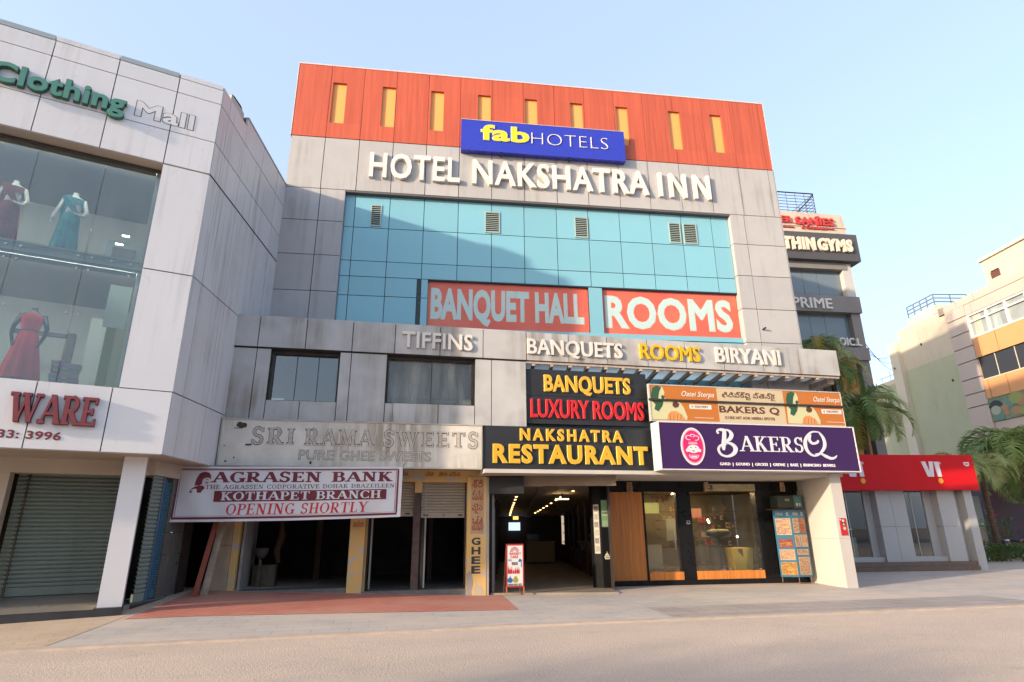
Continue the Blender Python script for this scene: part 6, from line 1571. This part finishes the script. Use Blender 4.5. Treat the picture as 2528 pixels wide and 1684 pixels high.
# ------------------------------------------------------------ plants
palm_g = [leafmat('palm_leaf_dark', (.10, .19, .05), (.22, .30, .09)), leafmat('palm_leaf_olive', (.26, .33, .12), (.42, .44, .20)), leafmat('palm_leaf_yellow', (.30, .26, .05), (.40, .34, .08))]
bark = pm('palm_bark', (.16, .10, .07), .9, noise=.5, nscale=6, bump=.6)
def palm(loc, h, nf, lf, label, lean=(0, 0), seed=1, spike=0.0, yel=.15, trunk=.14, droop=1.0):
    rnd = random.Random(seed)
    t = thing('palm_tree', label, 'palm', loc)
    top = Vector(loc) + Vector((lean[0], lean[1], h))
    mb = MB(); b0 = Vector(loc)
    mb.tube([b0, b0 + Vector((lean[0] * .2, lean[1] * .2, h * .35)), b0 + Vector((lean[0] * .6, lean[1] * .6, h * .75)), top - Vector((0, 0, .1))], [trunk * 1.4, trunk, trunk * .9, trunk * .8], 9); mb.build('trunk', bark, t, smooth=True)
    mb = MB()
    for k_ in range(nf):
        az = k_ * 2.39996 + rnd.uniform(-.2, .2); q = k_ / max(1, nf - 1)
        el = R(80 - 105 * q + rnd.uniform(-8, 8)) if not spike else R(82 - 75 * q + rnd.uniform(-8, 8))
        ln = lf * rnd.uniform(.8, 1.1) * (.75 + .3 * math.sin(math.pi * min(1, q + .2)))
        hd = Vector((math.cos(az), math.sin(az), 0)); pts = [top.copy()]; e = el; ns = 16
        for i in range(ns):
            pts.append(pts[-1] + (hd * math.cos(e) + Vector((0, 0, math.sin(e)))) * (ln / ns)); e -= (.085 + .05 * (1 - q)) * droop * (1 + i / ns)
        m_ = 2 if (rnd.random() < yel * (1.6 if q > .6 else .5)) else (1 if rnd.random() < .55 else 0)
        mb.tube(pts, [.03 * (1 - i / (ns + 2)) + .004 for i in range(ns + 1)], 4, m_)
        side = hd.cross(Vector((0, 0, 1)))
        for i in range(2, int(ns * 2.5)):
            f_ = i / 2.5; j = int(f_)
            if j >= ns: break
            p_ = pts[j].lerp(pts[j + 1], f_ - j); tg_ = (pts[j + 1] - pts[j]).normalized(); up_ = side.cross(tg_).normalized()
            w_ = ln * .27 * math.sin(math.pi * min(.97, (.10 + .9 * f_ / ns))) ** .7
            for sg in (-1, 1):
                dr = (side * sg * rnd.uniform(.75, 1.0) + tg_ * rnd.uniform(.55, .9) + up_ * rnd.uniform(.05, .45)).normalized()
                a1 = p_ + dr * w_ * .55; a2 = p_ + dr * w_ + Vector((0, 0, -w_ * rnd.uniform(.25, .5)))
                th = tg_ * .027 * (ln / 2.4)
                mb.add([p_ - th, p_ + th, a1 + th * .8, a1 - th * .8, a2], [(0, 1, 2, 3), (3, 2, 4)], m_)
    mb.build('crown', palm_g, t)
    return t
palm((31.5, 28.6, 0), 5.5, 42, 4.4, 'large feathery palm leaning over the hedge at the right edge', (.9, .3), 3, trunk=.2, droop=1.05)
palm((35.6, 31.5, 0), 6.2, 22, 2.8, 'olive palm crown behind the large palm at the right edge', (0, 0), 8)
palm((19.6, 24.9, 0), 6.7, 36, 2.8, 'full drooping palm with yellowing fronds behind the purple bakery board', (.2, 0), 5, yel=.12)
palm((18.65, 25.6, 0), 10.0, 20, 1.9, 'tall narrow palm with upright bright tips above the canopy corner', (.1, 0), 11, spike=1, yel=.12, droop=1.3)
palm((19.5, 26.4, 0), 9.2, 26, 2.2, 'yellowish palm between tower and canopy corner', (.3, 0), 14, yel=.22)
palm((25.0, 25.6, 0), 4.3, 16, 1.7, 'small palm peeping over the red fascia', (0, 0), 21, yel=.05)
palm((27.2, 26.8, 0), 4.3, 18, 1.9, 'low palm between the red fascia and the large palm', (0, 0), 22, yel=.05)
# hedge and leafy plants
leaf_b = leafmat('hedge_leaf', (.035, .075, .012), (.10, .16, .03)); twig = pm('brown_twig', (.18, .10, .06), .9)
t = thing('hedge', 'low rounded green hedge beside the phone shop end pier', 'hedge', (26.5, 26.5, 0))
mb = MB(); rnd = random.Random(4)
for c_, rx, ry, rz_ in (((24.4, 25.6, .35), .8, .6, .55), ((25.6, 26.3, .38), 1.1, .7, .6), ((27.1, 26.2, .30), 1.2, .8, .5), ((28.6, 26.6, .3), 1.2, .8, .5), ((30.2, 26.6, .25), 1.2, .7, .45)):
    for k_ in range(1500):
        a, b_ = rnd.uniform(0, 6.283), math.asin(rnd.uniform(-.6, 1)); r_ = rnd.uniform(.72, 1.08)
        p_ = Vector((c_[0] + rx * r_ * math.cos(a) * math.cos(b_), c_[1] + ry * r_ * math.sin(a) * math.cos(b_), max(.05, c_[2] + rz_ * r_ * math.sin(b_))))
        u_ = Vector((rnd.uniform(-1, 1), rnd.uniform(-1, 1), rnd.uniform(-.4, 1))).normalized(); v_ = u_.cross(Vector((rnd.uniform(-1, 1), rnd.uniform(-1, 1), rnd.uniform(-1, 1)))).normalized()
        s_ = rnd.uniform(.03, .06); mb.add([p_ - u_ * s_, p_ + v_ * s_ * .5, p_ + u_ * s_, p_ - v_ * s_ * .5], [(0, 1, 2, 3)])
mb.build('foliage', leaf_b, t)
mb = MB()
for k_ in range(40):
    p_ = Vector((rnd.uniform(24, 30.5), rnd.uniform(25.7, 26.4), 0)); q_ = p_ + Vector((rnd.uniform(-.5, .5), rnd.uniform(-.3, .3), rnd.uniform(.3, .6))); mb.tube([p_, q_], [.025, .01], 4)
mb.build('stems', twig, t)
t = thing('leafy_plant', 'bright green leafy bush behind the motorcycles', 'plant', (31.5, 31, 0)); mb = MB()
for k_ in range(160):
    p_ = Vector((31.4 + rnd.uniform(-.8, 1.2), 31 + rnd.uniform(-.4, .4), rnd.uniform(.8, 1.9))); a = rnd.uniform(0, 6.28); d_ = Vector((math.cos(a), math.sin(a), rnd.uniform(-.2, .8))).normalized(); s_ = d_.cross(Vector((0, 0, 1))).normalized() * .05; e_ = p_ + d_ * .38
    mb.add([p_, p_ + d_ * .18 + s_, e_, p_ + d_ * .18 - s_], [(0, 1, 2, 3)])
mb.build('foliage', leafmat('bright_leaf', (.06, .20, .03), (.14, .30, .06)), t)
mb = MB()
for k_ in range(10): mb.tube([(31.4 + rnd.uniform(-.5, .8), 31, 0), (31.4 + rnd.uniform(-.8, 1.1), 31 + rnd.uniform(-.3, .3), 1.5)], .012, 4)
mb.build('stems', twig, t)

# ------------------------------------------------------------ motorcycles at the right edge
tyre = pm('tyre_rubber', (.02, .02, .02), .8); chrome = pm('chrome', (.6, .6, .6), .2, .5, 1.0)
def motorcycle(loc, rz, label, tank_c):
    t = thing('motorcycle', label, 'motorcycle', loc, 'motorcycles parked at the lane end')
    F0 = Fr(loc[0], loc[1], 0); L_ = Vector(loc)
    def wheel(x):
        mb = MB(); rings = []
        for i in range(22):
            a = 2 * math.pi * i / 22; c_ = Vector((x, 0, .30)) + Vector((math.cos(a), 0, math.sin(a))) * .26
            rings.append([L_ + c_ + Vector((math.cos(a), 0, math.sin(a))) * .05 * math.cos(b_) + Vector((0, 1, 0)) * .05 * math.sin(b_) for b_ in [k_ * 1.047 for k_ in range(6)]])
        rings.append(rings[0]); mb.loft(rings, cap=False); w_ = mb.build('wheel', tyre, t, smooth=True)
        mb = MB()
        for i in range(6):
            a = i * math.pi / 3; mb.tube([L_ + Vector((x, 0, .30)), L_ + Vector((x + .23 * math.cos(a), 0, .30 + .23 * math.sin(a)))], .012, 4)
        mb.tube([L_ + Vector((x, -.07, .3)), L_ + Vector((x, .07, .3))], .05, 8); mb.build('hub', chrome, w_)
    wheel(-.62); wheel(.62)
    g = lambda x, y, z: L_ + Vector((x, y, z))
    ell = lambda x, ry, z, rz_: [g(x, ry * math.cos(k_ * .628), z + rz_ * math.sin(k_ * .628)) for k_ in range(10)]
    mb = MB(); mb.loft([ell(-.28, .03, .80, .04), ell(-.22, .12, .80, .12), ell(0, .15, .82, .14), ell(.16, .10, .78, .10), ell(.22, .04, .76, .05)]); mb.build('fuel_tank', pm('tank_paint', tank_c, .25, .5, coat=.5), t, smooth=True)
    mb = MB(); mb.loft([ell(.16, .08, .76, .05), ell(.4, .13, .78, .06), ell(.75, .12, .83, .06), ell(.86, .05, .86, .03)]); mb.build('seat', tyre, t, smooth=True)
    mb = MB(); mb.box(F0, -.22, .2, L_.z + .28, L_.z + .62, -.12, .12); mb.tube([g(.1, -.14, .32), g(.8, -.16, .34)], [.03, .05], 8); mb.build('engine', pm('engine_grey', (.12, .12, .12), .4, metal=.6), t)
    mb = MB(); mb.tube([g(-.62, -.07, .30), g(-.36, -.07, .92)], .025, 6); mb.tube([g(-.62, .07, .30), g(-.36, .07, .92)], .025, 6); mb.tube([g(.62, .08, .3), g(.3, .1, .4)], .02, 6); mb.build('fork', chrome, t)
    mb = MB(); mb.tube([g(-.22, -.36, 1.02), g(-.33, -.15, 1.0), g(-.36, 0, .96), g(-.33, .15, 1.0), g(-.22, .36, 1.02)], .014, 6); hb = mb.build('handlebar', black_metal, t)
    for y in (-.34, .34):
        mb = MB(); mb.tube([g(-.28, y * .8, 1.02), g(-.30, y * 1.05, 1.22)], .007, 4); mb.loft([[g(-.30 + .01 * k_, y * 1.05 + .06 * math.cos(a), 1.25 + .04 * math.sin(a)) for a in [i * .785 for i in range(8)]] for k_ in (0, 1)]); mb.build('mirror', black_metal, t)
    mb = MB(); mb.loft([[g(x, r_ * math.cos(k_ * .628), .86 + r_ * math.sin(k_ * .628)) for k_ in range(10)] for x, r_ in ((-.36, .05), (-.44, .09), (-.50, .09))]); mb.build('headlight', chrome, t, smooth=True)
    mb = MB(); mb.loft([[g(-.62 + .34 * math.cos(a), y, .30 + .34 * math.sin(a)) for y in (-.06, 0, .06)] for a in [R(40 + 10 * i) for i in range(11)]], closed=False, cap=False); mb.build('mudguard', pm('guard_paint', tank_c, .3), t)
    t.rotation_euler = (0, 0, rz)
    return t
motorcycle((29.3, 28.6, 0), R(75), 'black motorcycle parked nearest the hedge', (.02, .02, .022))
motorcycle((30.7, 28.7, 0), R(80), 'motorcycle with a dark red tank parked beside the black one', (.16, .015, .015))
motorcycle((32.1, 28.9, 0), R(70), 'silver motorcycle at the right edge of the view', (.35, .36, .38))

# ------------------------------------------------------------ mannequins and boxes in the display windows
def mannequin(s, d, z0, label, bodyc, dressc, kind):
    o = LF.W(s, z0, d)
    t = thing('mannequin', label, 'mannequin', o)
    X, Yn = LF.dir, LF.n
    g = lambda x, y, z: o + X * x + Yn * y + Vector((0, 0, z))
    ring = lambda rx, ry, z, x=0, y=0, n_=24, pl=0.0, k=9, tw=0: [g(x + rx * (1 + pl * math.sin(k * a + tw)) * math.cos(a), y + ry * (1 + pl * math.sin(k * a + tw)) * math.sin(a), z) for a in [i * 2 * math.pi / n_ for i in range(n_)]]
    body = pm('mannequin_body', bodyc, .35)
    mb = MB()
    mb.loft([ring(.05, .05, 1.56), ring(.055, .055, 1.55), ring(.05, .05, 1.51), ring(.09, .075, 1.47), ring(.185, .10, 1.42), ring(.19, .12, 1.34), ring(.165, .125, 1.25), ring(.13, .10, 1.10), ring(.125, .10, 1.04), ring(.16, .12, .92), ring(.17, .12, .85)])
    for sg in (-1, 1):
        if kind == 'sari' and sg == 1: pts = [g(.17, 0, 1.40), g(.27, .03, 1.12), g(.22, .12, .98), g(.07, .18, 1.0)]
        elif kind == 'sari': pts = [g(-.17, 0, 1.40), g(-.25, .0, 1.12), g(-.30, .06, .90), g(-.31, .08, .80)]
        else: pts = [g(sg * .18, 0, 1.41), g(sg * .27, .0, 1.14), g(sg * .26, .06, .95), g(sg * .22, .09, .80)]
        mb.tube(pts, [.052, .042, .034, .026], 10)
        h = pts[-1]; dr = (pts[-1] - pts[-2]).normalized()
        for f_ in range(4):
            b0 = h + X * (.010 * (f_ - 1.5)); mb.tube([b0, b0 + dr * .06, b0 + dr * .10 + Yn * .012], [.011, .009, .006], 6)
        mb.tube([h - dr * .01, h + dr * .03 + Yn * .035], [.012, .008], 6)
    for sg in (-1, 1): mb.tube([g(sg * .08, 0, .9), g(sg * .08, 0, .4), g(sg * .08, 0, .0)], [.09, .06, .04], 8)
    mb.build('body', body, t, smooth=True)
    mb = MB()
    dm = pm('dress_fabric', dressc, .6, noise=.35, nscale=5)
    if kind == 'sari':
        mb.loft([ring(.15, .125, 1.04, n_=48), ring(.18, .14, .92, n_=48), ring(.20, .16, .6, n_=48, pl=.05, k=13), ring(.24, .18, .2, n_=48, pl=.08, k=13), ring(.27, .20, .01, n_=48, pl=.10, k=13)], cap=False)
        mb.loft([[g(-.19 + .22 * f_, .13 - .06 * abs(f_ - .5), 1.44 - .42 * f_ * f_ - .02) for f_ in (0, .5, 1)], [g(-.05 + .22 * f_, .14, 1.46 - .5 * f_) for f_ in (0, .5, 1)]], closed=False, cap=False)
        mb.loft([ring(.195, .135, 1.40, n_=24), ring(.20, .14, 1.33, n_=24), ring(.18, .14, 1.25, n_=24)], cap=False)
        mb.loft([[g(-.20, .10, 1.43), g(-.12, .145, 1.38), g(.16, .15, 1.02)], [g(-.22, -.10, 1.43), g(-.24, -.16, 1.1), g(-.20, -.18, .5)]], closed=False, cap=False)
    else:
        mb.loft([ring(.15, .10, 1.43, n_=48), ring(.195, .125, 1.36, n_=48), ring(.18, .135, 1.24, n_=48), ring(.135, .108, 1.07, n_=48), ring(.165, .13, 1.0, n_=48, pl=.03), ring(.22, .18, .7, n_=48, pl=.07), ring(.28, .23, .35, n_=48, pl=.09, tw=.4), ring(.33, .27, .06, n_=48, pl=.10, tw=.7)], cap=False)
        mb2 = MB(); mb2.loft([ring(.14, .113, 1.085), ring(.145, .118, 1.06), ring(.14, .113, 1.035)], cap=False); mb2.build('belt', pm('belt_leather', (.08, .03, .03), .5), t, smooth=True)
    mb.build('dress', dm, t, smooth=True)
    return t
def ms(q, d): return LF.pt(q, d)
a, _ = ms(B(122, 1190), -.75); mannequin(a, -.75, 4.46, 'black mannequin in a pleated red gown in the lower window', (.015, .015, .016), (.85, .010, .06), 'gown')
a, _ = ms(B(440, 265), -1.0); mannequin(a, -1.0, 7.31, 'white mannequin in a teal sari in the upper window', (.72, .70, .66), (.03, .34, .42), 'sari')
a, _ = ms(A(40, 1500), -1.0); mannequin(a, -1.0, 7.31, 'white mannequin in a muted maroon sari at the left edge of the upper window', (.70, .68, .64), (.24, .04, .05), 'sari')
cols = [('green', (.18, .24, .14)), ('lilac', (.34, .22, .46)), ('blue', (.20, .24, .42)), ('maroon', (.25, .03, .06)), ('violet', (.26, .12, .34)), ('pink', (.52, .20, .34))]
ordn = ['at the bottom', 'second from the bottom', 'third from the bottom', 'fourth from the bottom', 'fifth from the bottom', 'on top']
for st, (q0, q1, nm) in enumerate(((B(335, 1200), B(420, 1200), 'rear left'), (B(405, 1220), B(525, 1225), 'front right'))):
    dd = -.85 + .2 * st; a0 = ms(q0, dd)[0]; a1 = ms(q1, dd)[0]
    for k_ in range(6 if st == 0 else 5):
        cn, cc = cols[(k_ + st * 3) % 6]; j_ = random.uniform(-.02, .02); z = 4.425 + k_ * .095
        t = thing('dress_box', '%s box %s of the %s stack in the lower window' % (cn, ordn[k_] if k_ < (5 if st == 0 else 4) else 'on top', nm), 'box', LF.W((a0 + a1) / 2, z, dd), 'flat dress boxes stacked in the store window')
        mb = MB(); mb.box(LF, a0 + j_, a1 + j_, z, z + .06, dd - .13, dd + .08); mb.build('tray', pm('box_card', tuple(x * .75 + .1 for x in cc), .6), t)
        mb = MB(); mb.box(LF, a0 + j_ - .006, a1 + j_ + .006, z + .061, z + .093, dd - .136, dd + .086); mb.box(LF, a0 + j_ + .03, a0 + j_ + .12, z + .066, z + .088, dd + .086, dd + .088, 1); mb.build('lid', [pm('box_lid', cc, .5), pm('box_tag', (.5, .48, .4), .6)], t)

# ------------------------------------------------------------ across the street, behind the camera (seen only as reflections and shadows)
def tree(loc, h, r_, label, seed):
    rnd = random.Random(seed); t = thing('street_tree', label, 'tree', loc); L_ = Vector(loc); mb = MB()
    mb.tube([L_, L_ + Vector((.1, 0, h * .3)), L_ + Vector((.2, .1, h * .55))], [.25, .2, .15], 8)
    ends = []
    for k_ in range(9):
        a = k_ * 2.4; e_ = L_ + Vector((math.cos(a) * r_ * rnd.uniform(.4, .8), math.sin(a) * r_ * rnd.uniform(.4, .8), h * rnd.uniform(.68, .92))); mb.tube([L_ + Vector((.2, .1, h * .5)), (L_ + e_) / 2 + Vector((0, 0, h * .3)), e_], [.12, .07, .03], 6); ends.append(e_)
    mb.build('trunk', bark, t, smooth=True); mb = MB()
    for k_ in range(3200):
        c_ = rnd.choice(ends); p_ = c_ + Vector((rnd.gauss(0, r_ * .28), rnd.gauss(0, r_ * .28), rnd.gauss(0, h * .055)))
        u_ = Vector((rnd.uniform(-1, 1), rnd.uniform(-1, 1), rnd.uniform(-.3, .6))).normalized(); v_ = u_.cross(Vector((rnd.uniform(-1, 1), rnd.uniform(-1, 1), 1))).normalized(); s_ = rnd.uniform(.10, .2)
        mb.add([p_ - u_ * s_, p_ + v_ * s_ * .5, p_ + u_ * s_, p_ - v_ * s_ * .5], [(0, 1, 2, 3)])
    mb.build('crown', leaf_b, t)
def block(x0, x1, y, h, c, lab, fl):
    t = thing('facing_building', lab, 'building', ((x0 + x1) / 2, y, 0)); fr = Fr(x1, y, 180)
    mb = MB(); mb.box(fr, 0, x1 - x0, 0, h, -10, 0); mb.box(fr, -.1, x1 - x0 + .1, h, h + .5, -10, .15); mb.build('wall', pm('facing_wall', c, .8, noise=.15, streak=.4), t)
    for f_ in range(fl):
        z = .4 + f_ * h / fl; s_ = 1.0
        while s_ < x1 - x0 - 2:
            mb = MB(); mb.box(fr, s_, s_ + 1.8, z + .6, z + h / fl - .7, -.05, .02); mb.build('window', pm('facing_window', (.08, .10, .11), .2, .6), t); s_ += 3.0
block(-40, -14, -33, 8.5, (.55, .48, .38), 'beige three storey building across the street, left of the viewer', 3)
block(-13.5, 9, -34, 7, (.60, .58, .55), 'white two storey building straight across the street behind the viewer', 2)
block(9.5, 40, -33, 9.5, (.42, .36, .33), 'brown three storey building across the street, right of the viewer', 3)
tree((18, -21, 0), 8, 4.5, 'third spreading tree across the street towards the lane', 35)
tree((27, -20, 0), 7, 4, 'fourth spreading tree across the street facing the phone shop', 36)
tree((2, -20, 0), 11, 5.5, 'broad spreading tree across the street, mirrored in the store glass', 31)
tree((10, -23, 0), 10, 5, 'second spreading tree across the street behind the viewer', 32)
tree((-19, -5.0, 0), 6.0, 3.2, 'street tree left of the viewer shading the road', 33)
